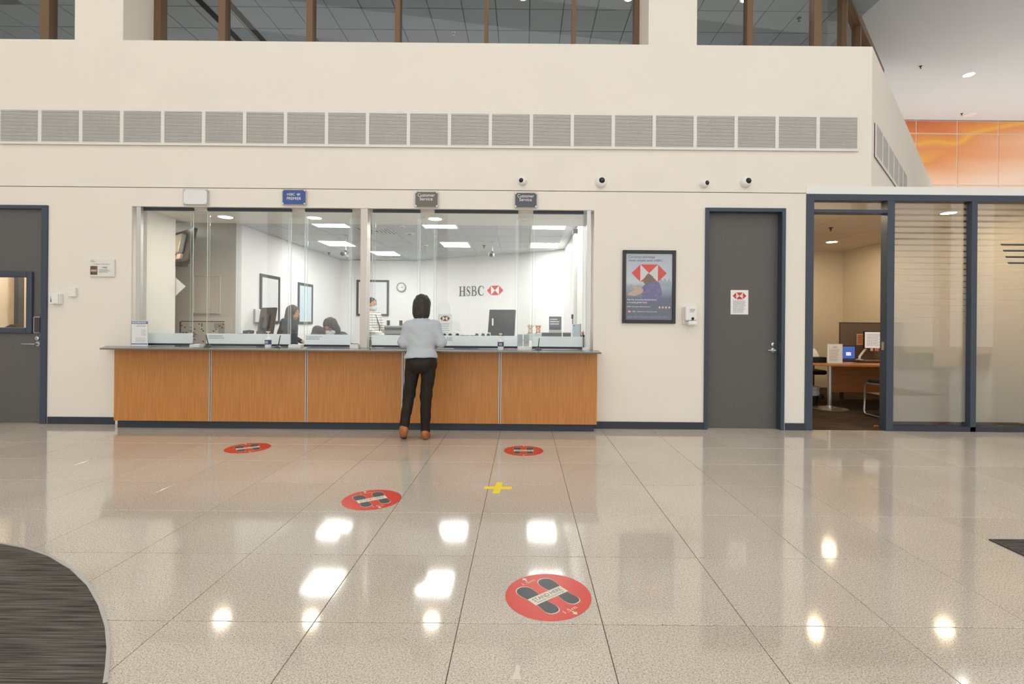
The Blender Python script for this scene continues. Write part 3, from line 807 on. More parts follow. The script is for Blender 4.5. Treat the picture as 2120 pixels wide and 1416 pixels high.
# ------------------------------------------------------------------ small things on the wall, left
def put_w(y): return wall_put(y)
x0, x1, z0, z1 = rect(188, 537, 239.5, 573, YW)
t = thing('certificate_plaque', 'pale certificate plaque with a small photo left of the teller window', 'plaque', ((x0 + x1) / 2, YW, z0))
MB().box(x0, x1, YW - 0.022, YW - 0.002, z0, z1).build('board', M_OFFWHITE, t, bevel=0.003)
p = wall_put(YW - 0.024); w = x1 - x0; h = z1 - z0
ph = MB().box(x0 + w * 0.05, x0 + w * 0.33, YW - 0.0235, YW - 0.0225, z0 + h * 0.1, z0 + h * 0.6).build('photo', mat('plaque_photo', (104, 84, 68), 0.7, noise=(30, 0.7, (1, 1, 1))), t)
flat([[(x0 + w * 0.08, z0 + h * 0.28), (x0 + w * 0.3, z0 + h * 0.28), (x0 + w * 0.3, z0 + h * 0.4), (x0 + w * 0.08, z0 + h * 0.4)]], wall_put(YW - 0.0245), mat('photo_pale', (196, 178, 160), 0.7), ph, 'pale_patch')
lettering('Certificate of Appreciation', x0 + w * 0.16, x0 + w * 0.84, z0 + h * 0.67, z0 + h * 0.75, p, M_INKG, t)
lettering('HSBC', x0 + w * 0.53, x0 + w * 0.74, z0 + h * 0.48, z0 + h * 0.57, p, M_INK, t)
text_lines(x0 + w * 0.4, x0 + w * 0.85, z0 + h * 0.22, z0 + h * 0.44, 3, p, M_INKG, t)
text_lines(x0 + w * 0.07, x0 + w * 0.24, z0 + h * 0.82, z0 + h * 0.96, 2, p, M_INKG, t)
x0, x1, z0, z1 = rect(109, 608, 131, 630, YW)
t = thing('door_keypad', 'white keypad box with buttons beside the left door', 'keypad', ((x0 + x1) / 2, YW, z0))
MB().box(x0, x1, YW - 0.05, YW, z0, z1).build('housing', M_WHITE, t, bevel=0.006)
MB().prism([(x0 + 0.05, z0 + 0.012), (x1 - 0.008, z0 + 0.005), (x1 - 0.008, z1 - 0.006), (x0 + 0.03, z1 - 0.006)], 'y', YW - 0.062, YW - 0.0505).build('cover', M_WHITE, t, bevel=0.003)
for r_ in range(4):
    for c_ in range(2):
        cx, cz = x0 + 0.02 + c_ * 0.018, z0 + 0.026 + r_ * 0.018
        MB().box(cx, cx + 0.012, YW - 0.053, YW - 0.05, cz, cz + 0.012).build('button', M_CHAR if r_ < 2 else M_INKG, t)
x0, x1, z0, z1 = rect(145.5, 595.5, 161, 614.5, YW)
t = thing('wall_switch_box', 'plain white square box right of the keypad', 'switch', ((x0 + x1) / 2, YW, z0))
MB().box(x0, x1, YW - 0.035, YW - 0.006, z0, z1).build('cover', M_WHITE, t, bevel=0.006)
MB().box(x0 + 0.006, x1 - 0.006, YW - 0.006, YW, z0 + 0.006, z1 - 0.006).build('base', M_OFFWHITE, t)

# ------------------------------------------------------------------ air grilles
gz1, gz0 = at(1060, 233.5, YW).z, at(1060, 308, YW).z
gx1 = at(1776, 278, YW).x; gp = 0.4921
def make_grille(w, h):
    root = thing('air_grille', '', 'air grille')
    MB().box(0, w, -0.012, 0.0, h - 0.028, h).box(0, w, -0.012, 0.0, 0, 0.028).box(0, 0.02, -0.012, 0.0, 0.028, h - 0.028).box(w - 0.02, w, -0.012, 0.0, 0.028, h - 0.028).build('frame', M_OFFWHITE, root, local=True)
    s_ = MB(); n_ = 26; st = (h - 0.056) / n_
    for i in range(n_):
        z = 0.028 + (i + 0.5) * st
        s_.box(0.02, w - 0.02, -0.010, -0.001, z - st * 0.24, z + st * 0.24)
    o = s_.build('slats', M_GRILLE, root, local=True); o['kind'] = 'stuff'
    f_ = MB(); n2 = 24
    for i in range(1, n2):
        x = 0.02 + (w - 0.04) * i / n2; f_.box(x - 0.0018, x + 0.0018, 0.004, 0.008, 0.028, h - 0.028)
    o = f_.build('rear_fins', mat('grille_fin', (176, 174, 170), 0.6), root, local=True); o['kind'] = 'stuff'
    MB().box(0.01, w - 0.01, 0.0085, 0.0095, 0.01, h - 0.01).build('duct', mat('duct_dark', (138, 134, 127), 0.9), root, local=True)
    return root
g0 = make_grille(gp, gz1 - gz0)
ordn = ['first', 'second', 'third', 'fourth', 'fifth', 'sixth', 'seventh', 'eighth', 'ninth', 'tenth', 'eleventh', 'twelfth', 'thirteenth', 'fourteenth', 'fifteenth', 'sixteenth', 'seventeenth', 'eighteenth', 'nineteenth', 'twentieth', 'twenty-first']
for i in range(21):
    g = g0 if i == 0 else copy_tree(g0)
    g.location = (gx1 - (21 - i) * gp, YW - 0.011, gz0)
    g['label'] = 'white slatted air grille, %s from the left in the long wall row' % ordn[i]
    g['group'] = 'air grilles on the front wall'
for i in range(6):
    g = copy_tree(g0)
    s_ = 0.16 + i * gp
    pnt = CORNER + OB * s_ + Vector((OB.y, -OB.x, 0)) * 0.012
    g.location = (pnt.x, pnt.y, gz0 - 0.02); g.rotation_euler = (0, 0, math.atan2(OB.y, OB.x))
    g['label'] = 'slatted air grille on the slanting wall, %s from the corner' % ordn[i]
    g['group'] = 'air grilles on the slanting wall'

# ------------------------------------------------------------------ wall cameras
def dome(px, py, r, label, look):
    c = at(px, py, YW)
    t = thing('dome_camera', label, 'security camera', (c.x, YW, c.z), group='wall cameras')
    MB().lathe([(r, 0.0), (r, -0.02), (r * 0.92, -0.035), (r * 0.70, -0.055), (r * 0.4, -0.064), (0.001, -0.066)], (c.x, YW, c.z), 'y', 28).build('housing', M_WHITE, t, smooth=True)
    b = MB().ball((c.x + look[0] * r, YW - 0.052, c.z + look[1] * r), r * 0.55, r * 0.48, r * 0.55).build('dome', mat('smoked_dome', (22, 22, 24), 0.12), t, smooth=True)
    MB().lathe([(r * 0.2, 0), (r * 0.18, -0.008), (0.001, -0.009)], (c.x + look[0] * r * 1.1, YW - 0.05 - r * 0.46, c.z + look[1] * r * 1.1), 'y', 12).build('lens', M_CHAR, b)
dome(1082, 376, 0.052, 'small white wall camera with its eye turned left above the screen', (-0.3, 0.0))
dome(1244, 378, 0.068, 'larger white dome camera with a black eye, left of the door side', (0.05, 0.15))
dome(1457.5, 381, 0.052, 'small white wall camera with its eye turned right near the door', (0.3, 0.0))
dome(1543.5, 378, 0.066, 'larger dome camera with a big smoked eye above the grey door', (0.15, 0.1))

# ------------------------------------------------------------------ signs over the teller window
def counter_sign(px0, py0, px1, py1, label, m):
    x0, x1, z0, z1 = rect(px0, py0, px1, py1, YW)
    t = thing('counter_sign', label, 'sign', ((x0 + x1) / 2, YW, z0), group='signs over the teller window')
    MB().box(x0 - 0.012, x1 + 0.012, YW - 0.030, YW - 0.026, z0 - 0.012, z1 + 0.012).build('acrylic_plate', film_mat('acrylic', (225, 228, 228), 0.35), t)
    MB().box(x0, x1, YW - 0.034, YW - 0.0305, z0, z1).build('plate', m, t)
    for sx in (x0 + 0.006, x1 - 0.006):
        for sz in (z0 + 0.006, z1 - 0.006):
            MB().cyl((sx, YW, sz), (sx, YW - 0.042, sz), 0.010, n=14).build('standoff', M_STEEL, t)
    return t, x0, x1, z0, z1, wall_put(YW - 0.0355)
counter_sign(384, 394.5, 432, 424, 'blank white sign plate over the left counter position', mat('sign_white', (232, 233, 234), 0.4))
t, x0, x1, z0, z1, p = counter_sign(588, 395, 634.5, 424, 'blue sign plate with white lettering and emblem over the window', mat('sign_blue', (58, 86, 150), 0.4))
w, h = x1 - x0, z1 - z0
lettering('HSBC', x0 + w * 0.2, x0 + w * 0.54, z0 + h * 0.6, z0 + h * 0.78, p, M_WPRINT, t)
logo(x0 + w * 0.70, z0 + h * 0.69, w * 0.17, p, t, M_WPRINT, mat('sign_blue', (58, 86, 150)))
lettering('PREMIER', x0 + w * 0.19, x0 + w * 0.82, z0 + h * 0.3, z0 + h * 0.5, p, M_WPRINT, t)
for a in ((861.5, 399, 906.5, 429, 'taupe grey sign plate lettered Customer Service above the customer', mat('sign_taupe', (106, 103, 97), 0.3)), (1067, 401, 1110.5, 430, 'slate grey sign plate lettered Customer Service, rightmost over the window', mat('sign_slate', (84, 88, 96), 0.3))):
    t, x0, x1, z0, z1, p = counter_sign(*a); w, h = x1 - x0, z1 - z0
    lettering('Customer', x0 + w * 0.1, x0 + w * 0.88, z0 + h * 0.68, z0 + h * 0.90, p, M_WPRINT, t)
    lettering('Service', x0 + w * 0.19, x0 + w * 0.78, z0 + h * 0.42, z0 + h * 0.64, p, M_WPRINT, t)

# ------------------------------------------------------------------ teller counter
YP, YK = 5.76, 5.80
cx0, cx1 = at(236, 800, YP).x, at(1236, 800, YP).x
tc_ = thing('teller_counter', 'long cherry wood panelled counter front below the teller window', 'counter', ((cx0 + cx1) / 2, YP, 0))
ztop, zbot = 0.928, 0.088
MB().box(cx0 + 0.01, cx1 - 0.01, YP + 0.022, YW - 0.022, zbot, ztop).build('carcass', M_CHAR, tc_)
edges = [cx0] + [at(px, 800, YP).x for px in (435.3, 634.5, 834.5, 1035)] + [cx1]
for i in range(5):
    a = edges[i] + (0 if i == 0 else 0.014); b = edges[i + 1] - (0 if i == 4 else 0.014)
    MB().box(a, b, YP, YP + 0.022, zbot, ztop - 0.003).build('front_panel', M_WOOD, tc_, bevel=0.002)
for e in edges[1:-1]:
    s_ = MB().box(e - 0.005, e + 0.005, YP + 0.008, YP + 0.022, zbot, ztop - 0.003).build('joint_strip', M_CHAR, tc_)
    MB().box(e - 0.0138, e - 0.005, YP - 0.002, YP + 0.02, zbot, ztop - 0.003).box(e + 0.005, e + 0.0138, YP - 0.002, YP + 0.02, zbot, ztop - 0.003).build('metal_edge', M_ALU, s_)
for x in (cx0, cx1):
    sx = 0.018 if x == cx0 else -0.018
    MB().box(x, x + sx, YP + 0.022, YW - 0.022, zbot, ztop - 0.003).build('end_panel', M_WOOD, tc_)
MB().box(cx0 + 0.012, cx1 - 0.03, YK, YW - 0.022, 0, zbot).build('kickboard', M_NAVYDK, tc_)
wt = thing('worktop', 'thin grey stone worktop with angled ends on the wood counter', 'worktop', ((cx0 + cx1) / 2, 5.7, ztop))
xfl, xbl, xfr, xbr = at(206, 720, 5.47).x, at(219, 716, YW).x, at(1245.5, 730.5, 5.46).x, at(1237.5, 726, YW).x
MB().prism([(xfl, 5.47), (xfr, 5.47), (xbr, YW), (xbl, YW)], 'z', ztop, 0.944).build('slab', M_WORKTOP, wt, bevel=0.003)
struct('trim_4', MB().box(OP_X0 + 0.001, OP_X1 - 0.001, YW, YW + T, ztop, 0.944), M_WORKTOP, label='stone sill running through the teller opening')
wi = thing('inner_worktop', 'grey stone worktop on the staff side of the glass screens', 'worktop', ((cx0 + cx1) / 2, 6.4, 0))
MB().box(XRT + 0.002, min(OP_X1, 0.823), YW + T, 6.75, ztop, 0.944).build('slab', M_WORKTOP, wi)
for x in (XRT + 0.05, -3.0, -1.2, 0.72):
    MB().box(x, x + 0.03, YW + T + 0.01, 6.7, 0.003, ztop).build('support', M_OFFWHITE, wi)

# ------------------------------------------------------------------ glass screens
YG, YG2 = 6.04, 6.20
zt = OP_Z1 - 0.002
def screen(px0, px1, label, strip=None, msg=None):
    x0, x1 = at(px0, 570, YG).x, at(px1, 570, YG).x
    t = thing('teller_screen', label, 'glass screen', ((x0 + x1) / 2, YG, 0.944), group='glass teller screens')
    zb = 0.952
    MB().box(x0, x1, YG, YG + 0.008, zb, zt).build('pane', M_GLASS, t)
    MB().box(x0, x1, YG - 0.012, YG + 0.02, zt - 0.034, zt).build('top_channel', M_NAVYDK, t)
    MB().box(x0 - 0.004, x0, YG, YG + 0.008, zb, zt - 0.034).build('edge', M_EDGE, t)
    MB().box(x1, x1 + 0.004, YG, YG + 0.008, zb, zt - 0.034).build('edge', M_EDGE, t)
    s0, s1 = (x0, x1) if strip is None else (at(strip[0], 700, YG).x, at(strip[1], 700, YG).x)
    MB().box(s0, s1, YG - 0.012, YG + 0.02, zb, zb + 0.026).build('bottom_channel', M_NAVYDK, t)
    fs = MB().add([(s0, YG - 0.0015, zb + 0.026), (s1, YG - 0.0015, zb + 0.026), (s1, YG - 0.0015, 1.103), (s0, YG - 0.0015, 1.103)], [(0, 1, 2, 3)]).build('frosted_strip', M_FROST, t)
    if msg:
        a, b = at(msg[0], 700, YG).x, at(msg[1], 700, YG).x
        text_lines(a, b, 1.035, 1.085, 3, wall_put(YG - 0.003), M_INKG, fs, 0.45, 0.2)
screen(294, 399, 'clear glass screen pane at the left end by the emblem-topped leaflet', (307, 399))
screen(429, 602, 'wide clear glass screen pane in front of the left monitor', None, (432, 466))
screen(631, 727, 'clear glass screen pane in front of the seated teller', None, (634, 668))
screen(771, 869, 'clear glass screen pane just left of the customer')
screen(899, 1072, 'wide clear glass screen pane in front of the wall lettering', None, (925, 938))
screen(1103, 1207, 'clear glass screen pane at the right end by the pen cup')
for px0, px1, lb in ((394, 434, 'narrow rear glass pane in the gap by the wall planner'), (597, 637, 'narrow rear glass pane in the gap left of the seated teller'), (722, 777, 'narrow rear glass pane behind the metal post'),
                     (864, 904, 'narrow rear glass pane behind the customer position'), (1067, 1108, 'narrow rear glass pane in the gap by the brochures')):
    x0, x1 = at(px0, 570, YG2).x, at(px1, 570, YG2).x
    t = thing('gap_screen', lb, 'glass screen', ((x0 + x1) / 2, YG2, 0.944), group='rear gap panes')
    MB().box(x0, x1, YG2, YG2 + 0.008, 0.946, Z_SOFF - 0.002).build('pane', M_GLASS, t)
    MB().box(x0, x0 + 0.003, YG2 - 0.001, YG2, 0.946, Z_SOFF - 0.002).box(x1 - 0.003, x1, YG2 - 0.001, YG2, 0.946, Z_SOFF - 0.002).build('edge', M_EDGE, t)
# metal posts
def post(px0, px1, Y, d, label, m):
    x0, x1 = at(px0, 580, Y).x, at(px1, 580, Y).x
    t = thing('screen_post', label, 'post', ((x0 + x1) / 2, Y, 0.944))
    MB().box(x0, x1, Y, Y + d, 0.944, OP_Z1 - 0.001).build('profile', m, t, bevel=0.003)
    MB().box(x1 - 0.006, x1, Y - 0.003, Y, 0.944, OP_Z1 - 0.001).build('edge_strip', M_STEEL, t)
post(745.5, 760, YW + 0.005, 0.12, 'upright aluminium post in the middle of the teller window', mat('champagne_metal', (208, 203, 195), 0.42, metal=0.3))
post(281, 291, YW + 0.005, 0.04, 'aluminium jamb at the left side of the teller window', M_ALU)
post(1214, 1222, YW + 0.005, 0.04, 'aluminium jamb at the right side of the teller window', M_ALU)

# ------------------------------------------------------------------ poster, soap dispenser
x0, x1, z0, z1 = rect(1288, 518.5, 1398, 669.5, YW)
t = thing('framed_poster', 'black framed currency exchange poster between the counter and the door', 'poster', ((x0 + x1) / 2, YW, z0))
fwp = 0.042
MB().frame(x0, x1, z0, z1, YW - 0.028, YW - 0.001, fwp).build('frame', mat('poster_frame', (34, 38, 44), 0.4), t, bevel=0.004)
def poster_mat():
    m = bpy.data.materials.new('poster_print'); m.use_nodes = True; nt = m.node_tree; b = nt.nodes['Principled BSDF']
    tcn = nt.nodes.new('ShaderNodeTexCoord'); sp = nt.nodes.new('ShaderNodeSeparateXYZ'); r = nt.nodes.new('ShaderNodeValToRGB')
    nt.links.new(tcn.outputs['Generated'], sp.inputs[0])
    n = nt.nodes.new('ShaderNodeTexNoise'); n.inputs['Scale'].default_value = 14; nt.links.new(tcn.outputs['Generated'], n.inputs['Vector'])
    ad = nt.nodes.new('ShaderNodeMath'); ad.operation = 'MULTIPLY_ADD'; ad.inputs[1].default_value = 0.06
    nt.links.new(n.outputs['Fac'], ad.inputs[0]); nt.links.new(sp.outputs['Z'], ad.inputs[2]); nt.links.new(ad.outputs[0], r.inputs[0])
    e = r.color_ramp.elements; e[0].position, e[0].color = 0.0, (*lin((88, 96, 116)), 1); e[1].position, e[1].color = 1.0, (*lin((172, 180, 198)), 1)
    for pos, c_ in ((0.34, (84, 92, 112)), (0.42, (122, 132, 152)), (0.52, (152, 166, 182)), (0.60, (196, 204, 208)), (0.72, (186, 194, 208))):
        k = e.new(pos); k.color = (*lin(c_), 1)
    nt.links.new(r.outputs[0], b.inputs['Base Color']); b.inputs['Roughness'].default_value = 0.3
    return m
MB().box(x0 + fwp, x1 - fwp, YW - 0.014, YW - 0.01, z0 + fwp, z1 - fwp).build('print', poster_mat(), t)
a0, a1, b0, b1 = x0 + fwp, x1 - fwp, z0 + fwp, z1 - fwp; w, h = a1 - a0, b1 - b0
def PP(dy):
    return lambda u, v: (a0 + u * w, YW - 0.0145 - dy, b0 + v * h)
P1, P2, P3 = PP(0.0005), PP(0.001), PP(0.0015)
lettering('Currency exchange', 0.05, 0.63, 0.925, 0.97, P1, M_INK, t)
lettering('made simple with HSBC.', 0.05, 0.80, 0.872, 0.915, P1, M_INK, t)
hw, hq = 0.38, 0.19; lz0, lz1, lc = 0.575, 0.838, 0.5
zc = (lz0 + lz1) / 2
flat([[(lc - hq, lz0), (lc - hq, lz1), (lc - hw, zc)], [(lc + hq, lz0), (lc + hw, zc), (lc + hq, lz1)], [(lc - hq, lz1), (lc, zc), (lc + hq, lz1)], [(lc - hq, lz0), (lc + hq, lz0), (lc, zc)]], P1, M_RED, t, 'emblem_red')
flat([[(lc - hq, lz0), (lc, zc), (lc - hq, lz1)], [(lc + hq, lz0), (lc + hq, lz1), (lc, zc)]], P1, mat('poster_pale', (206, 210, 212), 0.5), t, 'emblem_white')
bl = []
for i in range(12):
    u = 0.66 + i * 0.027; bl.append([(u, 0.5), (u + 0.02, 0.5), (u + 0.02, 0.56 + random.uniform(0, 0.08)), (u, 0.56 + random.uniform(0, 0.08))])
for i in range(14):
    u = 0.0 + i * 0.027; bl.append([(u, 0.45), (u + 0.02, 0.45), (u + 0.02, 0.49 + random.uniform(0, 0.05)), (u, 0.49 + random.uniform(0, 0.05))])
flat(bl, P1, mat('skyline_print', (150, 160, 172), 0.5), t, 'skyline')
flat([[(0.38, 0.27), (0.78, 0.27), (0.77, 0.45), (0.72, 0.57), (0.60, 0.60), (0.45, 0.56), (0.36, 0.50), (0.30, 0.43), (0.36, 0.36)]], P2, mat('poster_jacket', (104, 100, 148), 0.5, noise=(40, 0.3, (1, 1, 1))), t, 'jacket')
flat([[(0.42, 0.54), (0.62, 0.59), (0.58, 0.66), (0.48, 0.705), (0.42, 0.66), (0.38, 0.56)]], P3, mat('poster_hair', (116, 96, 82), 0.5, noise=(60, 0.3, (1, 1, 1))), t, 'hair')
flat([[(0.04, 0.37), (0.2, 0.36), (0.36, 0.41), (0.38, 0.46), (0.30, 0.50), (0.14, 0.51), (0.16, 0.475), (0.24, 0.465), (0.06, 0.41)]], P3, mat('poster_hand', (196, 164, 148), 0.5), t, 'hand')
lettering('Get the everyday account from', 0.03, 0.66, 0.285, 0.32, P3, M_WPRINT, t)
lettering('a trusted global bank.', 0.03, 0.47, 0.242, 0.278, P3, M_WPRINT, t)
lettering('HSBC Everyday Global Account', 0.03, 0.53, 0.185, 0.208, P3, M_WPRINT, t)
flat([[(u + 0.022 * math.cos(k * 0.7), 0.19 + 0.016 * math.sin(k * 0.7)) for k in range(9)] for u in (0.73, 0.80, 0.87, 0.94)], P3, mat('badge_tan', (226, 196, 160), 0.5), t, 'badges')
logo_p = lambda u, v: (a0 + u * w, YW - 0.0162, b0 + 0.125 * h + (v) * w)
logo(0.08, 0.0, 0.075, logo_p, t, mat('emblem_orange', (222, 120, 84), 0.5), M_WPRINT)
lettering('HSBC', 0.14, 0.215, 0.117, 0.135, P3, M_WPRINT, t)
lettering('Opening up a world of opportunity', 0.245, 0.68, 0.113, 0.135, P3, M_WPRINT, t)
text_lines(0.04, 0.96, 0.025, 0.06, 4, P3, mat('fine_print', (140, 140, 178), 0.6), t, 0.5, 0.1)
MB().add([(a0, YW - 0.02, b0), (a1, YW - 0.02, b0), (a1, YW - 0.02, b1), (a0, YW - 0.02, b1)], [(0, 1, 2, 3)]).build('glazing', M_GLASS, t)

def dispenser(x0, x1, z0, z1, label):
    w, h = x1 - x0, z1 - z0; y = YW
    t = thing('soap_dispenser', label, 'dispenser', ((x0 + x1) / 2, y, z0))
    MB().box(x0, x1, y - 0.03, y, z0 + h * 0.04, z1).build('back_plate', M_OFFWHITE, t, bevel=0.008)
    MB().box(x0 + 0.006, x1 - 0.004, y - 0.11, y - 0.03, z0 + h * 0.24, z1 - 0.002).build('cover', M_WHITE, t, bevel=0.016)
    MB().box(x0 + w * 0.25, x1 - 0.006, y - 0.125, y - 0.04, z0, z0 + h * 0.22).build('push_bar', M_WHITE, t, bevel=0.014)
    MB().lathe([(0.018, 0), (0.016, -0.003), (0.001, -0.004)], ((x0 + x1) / 2 + w * 0.1, y - 0.1105, z0 + h * 0.34), 'y', 16).build('level_window', M_BLACK, t)
    text_lines(x0 + w * 0.38, x0 + w * 0.85, z1 - h * 0.34, z1 - h * 0.14, 3, wall_put(y - 0.1115), M_INKG, t, 0.5, 0.4)
dispenser(*rect(1415.5, 634, 1442, 673, YW - 0.06), 'white hand sanitiser dispenser between the poster and the grey door')

# ------------------------------------------------------------------ glazed office front
of = thing('trim_3', 'navy metal frame of the glazed office front', None, (OF_X0, YW, 0), kind='structure')
Y0, Y1 = YW - 0.01, YW + 0.105
XR = 9.0
zh0 = at(1850, 416, YW).z
MB().box(OF_X0, at(1683, 650, YW).x, Y0, Y1, 0, OF_Z1).build('upright', M_NAVY, of, bevel=0.003)
MB().box(at(1683, 650, YW).x, XR, Y0, Y1, zh0, OF_Z1).build('head_rail', M_NAVY, of, bevel=0.003)
u1a, u1b = at(1835, 650, YW).x, at(1850, 650, YW).x
u2a, u2b = at(2009, 650, YW).x, at(2021, 650, YW).x
MB().box(u1a, u1b, Y0, Y1, 0, zh0).build('upright', M_NAVY, of, bevel=0.003)
MB().box(u2a, u2b, Y0, Y1, 0, zh0).build('upright', M_NAVY, of, bevel=0.003)
MB().box(u2b + 1.0, u2b + 1.08, Y0, Y1, 0, zh0).build('upright', M_NAVY, of, bevel=0.003)
MB().box(at(1683, 650, YW).x, u1a, Y0, Y1, at(1760, 441, YW).z, at(1760, 434, YW).z).build('transom', M_NAVY, of, bevel=0.003)
MB().box(u1b, XR, Y0, Y1, 0, 0.06).build('bottom_rail', M_NAVYDK, of, bevel=0.003)
q = at(1826, 716, YW + 0.07)
MB().box(u1a - 0.006, u1a, YW + 0.03, YW + 0.07, q.z - 0.05, q.z + 0.05).build('strike_plate', M_STEEL, of)
MB().box(at(1683, 650, YW).x, u1a, YW + 0.05, YW + 0.056, at(1760, 434, YW).z, zh0).build('fanlight_pane', M_OFFGLASS, of)

def band_film():
    m = bpy.data.materials.new('banded_film'); m.use_nodes = True; nt = m.node_tree; nt.nodes.clear()
    def N(t, **k):
        n = nt.nodes.new(t)
        for a, v in k.items(): setattr(n, a, v)
        return n
    def MA(op, a, b):
        n = N('ShaderNodeMath', operation=op)
        for i, x in enumerate((a, b)):
            if x is None: continue
            if isinstance(x, (int, float)): n.inputs[i].default_value = x
            else: nt.links.new(x, n.inputs[i])
        return n.outputs[0]
    geo = N('ShaderNodeNewGeometry'); sp = N('ShaderNodeSeparateXYZ'); nt.links.new(geo.outputs['Position'], sp.inputs[0]); z = sp.outputs['Z']
    fr = MA('FRACT', MA('DIVIDE', z, 0.0724), None)
    gap = MA('MULTIPLY', MA('SUBTRACT', z, 1.22), 0.26)
    band = MA('GREATER_THAN', fr, gap)
    # density: thinner towards the top, dense below, clear strip at the foot
    mr = N('ShaderNodeMapRange'); nt.links.new(z, mr.inputs[0])
    mr.inputs[1].default_value = 0.1; mr.inputs[2].default_value = 2.75; mr.inputs[3].default_value = 0.80; mr.inputs[4].default_value = 0.52
    foot = MA('GREATER_THAN', z, 0.105)
    op = MA('MULTIPLY', MA('MULTIPLY', band, mr.outputs[0]), foot)
    out = N('ShaderNodeOutputMaterial'); mx = N('ShaderNodeMixShader'); m2 = N('ShaderNodeMixShader')
    t = N('ShaderNodeBsdfTransparent'); d = N('ShaderNodeBsdfDiffuse'); s = N('ShaderNodeBsdfTranslucent')
    d.inputs[0].default_value = (*lin((214, 214, 208)), 1); s.inputs[0].default_value = (*lin((222, 218, 208)), 1); m2.inputs[0].default_value = 0.55
    nt.links.new(d.outputs[0], m2.inputs[1]); nt.links.new(s.outputs[0], m2.inputs[2]); nt.links.new(op, mx.inputs[0])
    nt.links.new(t.outputs[0], mx.inputs[1]); nt.links.new(m2.outputs[0], mx.inputs[2]); nt.links.new(mx.outputs[0], out.inputs[0])
    return m
M_BAND = band_film()
for nm, a, b, lb in (('window_5', u1b, u2a, 'frosted and banded glass pane right of the office doorway'), ('window_6', u2b, u2b + 1.0, 'frosted glass pane with a dark striped emblem at the right edge')):
    w = thing(nm, lb, None, ((a + b) / 2, YW + 0.05, 0.06), kind='structure')
    MB().box(a, b, YW + 0.05, YW + 0.058, 0.06, zh0).build('pane', M_OFFGLASS, w)
    MB().add([(a, YW + 0.0595, 0.06), (b, YW + 0.0595, 0.06), (b, YW + 0.0595, zh0), (a, YW + 0.0595, zh0)], [(0, 1, 2, 3)]).build('film', M_BAND, w)
    if nm == 'window_6':
        for i, (px, py) in enumerate(((2071, 506.5), (2076, 519), (2081, 532), (2086, 544.5))):
            c = at(px, py, YW + 0.048)
            MB().prism([(c.x, c.z + 0.011), (c.x + 0.013, c.z - 0.011), (c.x + 0.42 - i * 0.02, c.z - 0.011), (c.x + 0.43 - i * 0.02, c.z + 0.011)], 'y', YW + 0.047, YW + 0.0495).build('emblem_stripe', M_CHAR, w)

# ------------------------------------------------------------------ office furniture
ZDK = 0.70
dk = thing('office_desk', 'cherry wood desk with a rounded end on a chrome pedestal inside the office', 'desk', (5.3, 7.9, 0))
outline = [(4.22 + 0.42 * (1 - math.cos(t)), 7.92 + 0.62 * math.sin(-t) * -1) for t in []]
pts = []
for i in range(13):
    t = math.pi / 2 + math.pi * i / 12
    pts.append((4.72 + 0.62 * math.cos(t), 7.86 + 0.60 * math.sin(t)))
pts = pts + [(5.3, 7.20), (6.5, 7.26), (6.5, 8.46)]
MB().prism(pts, 'z', ZDK - 0.03, ZDK).build('desktop', M_DESK, dk, bevel=0.004)
pc = at(1718, 760, 7.56).x
MB().cyl((pc, 7.56, 0.02), (pc, 7.56, ZDK - 0.03), 0.032, n=20).build('pedestal', M_STEEL, dk, smooth=True)
MB().lathe([(0.25, 0), (0.25, 0.006), (0.2, 0.014), (0.05, 0.022), (0.04, 0.05)], (pc, 7.56, 0.004), n=40).build('foot_plate', M_STEEL, dk, smooth=True)
x0 = at(1723, 790, 8.0).x
MB().box(x0, 6.4, 8.0, 8.02, 0.20, ZDK - 0.03).build('modesty_panel', M_DESK, dk)
MB().box(6.4, 6.43, 7.4, 8.4, 0.0, ZDK - 0.03).build('end_panel', M_DESK, dk)
MB().box(at(1684, 800, 9.0).x, x0 + 0.3, 9.0, 9.03, 0.1, ZDK - 0.03).build('rear_panel', wood_mat('dark_laminate', (96, 56, 28), (118, 70, 36)), dk)

x0, x1, z0, z1 = rect(1739.5, 669, 1850, 746, 8.6)
t = thing('desk_screen', 'taupe fabric privacy screen standing behind the office desk', 'screen', ((x0 + x1) / 2, 8.6, z0))
MB().box(x0, x1 + 0.3, 8.6, 8.635, ZDK - 0.25, z1).build('panel', mat('taupe_fabric', (122, 108, 96), 0.95, noise=(140, 0.1, (1, 1, 1))), t)
MB().box(x0, x1 + 0.3, 8.596, 8.639, z1, z1 + 0.012).build('edge_trim', M_CHAR, t)
MB().box(x0 + 0.02, x0 + 0.06, 8.59, 8.645, 0.004, ZDK - 0.25).box(x1 + 0.2, x1 + 0.24, 8.59, 8.645, 0.004, ZDK - 0.25).build('leg', M_CHAR, t)
x0, x1, z0, z1 = rect(1773, 691, 1789, 714, 8.595)
t = thing('pinned_notice', 'peach notice with orange print pinned to the taupe screen', 'notice', ((x0 + x1) / 2, 8.595, z0))
MB().box(x0, x1, 8.592, 8.595, z0, z1).build('sheet', mat('peach_paper', (228, 196, 160), 0.8), t)
text_lines(x0 + 0.02, x1 - 0.01, z0 + 0.02, z1 - 0.02, 5, wall_put(8.5905), mat('orange_ink', (206, 110, 76), 0.7), t, 0.7, 0.2)
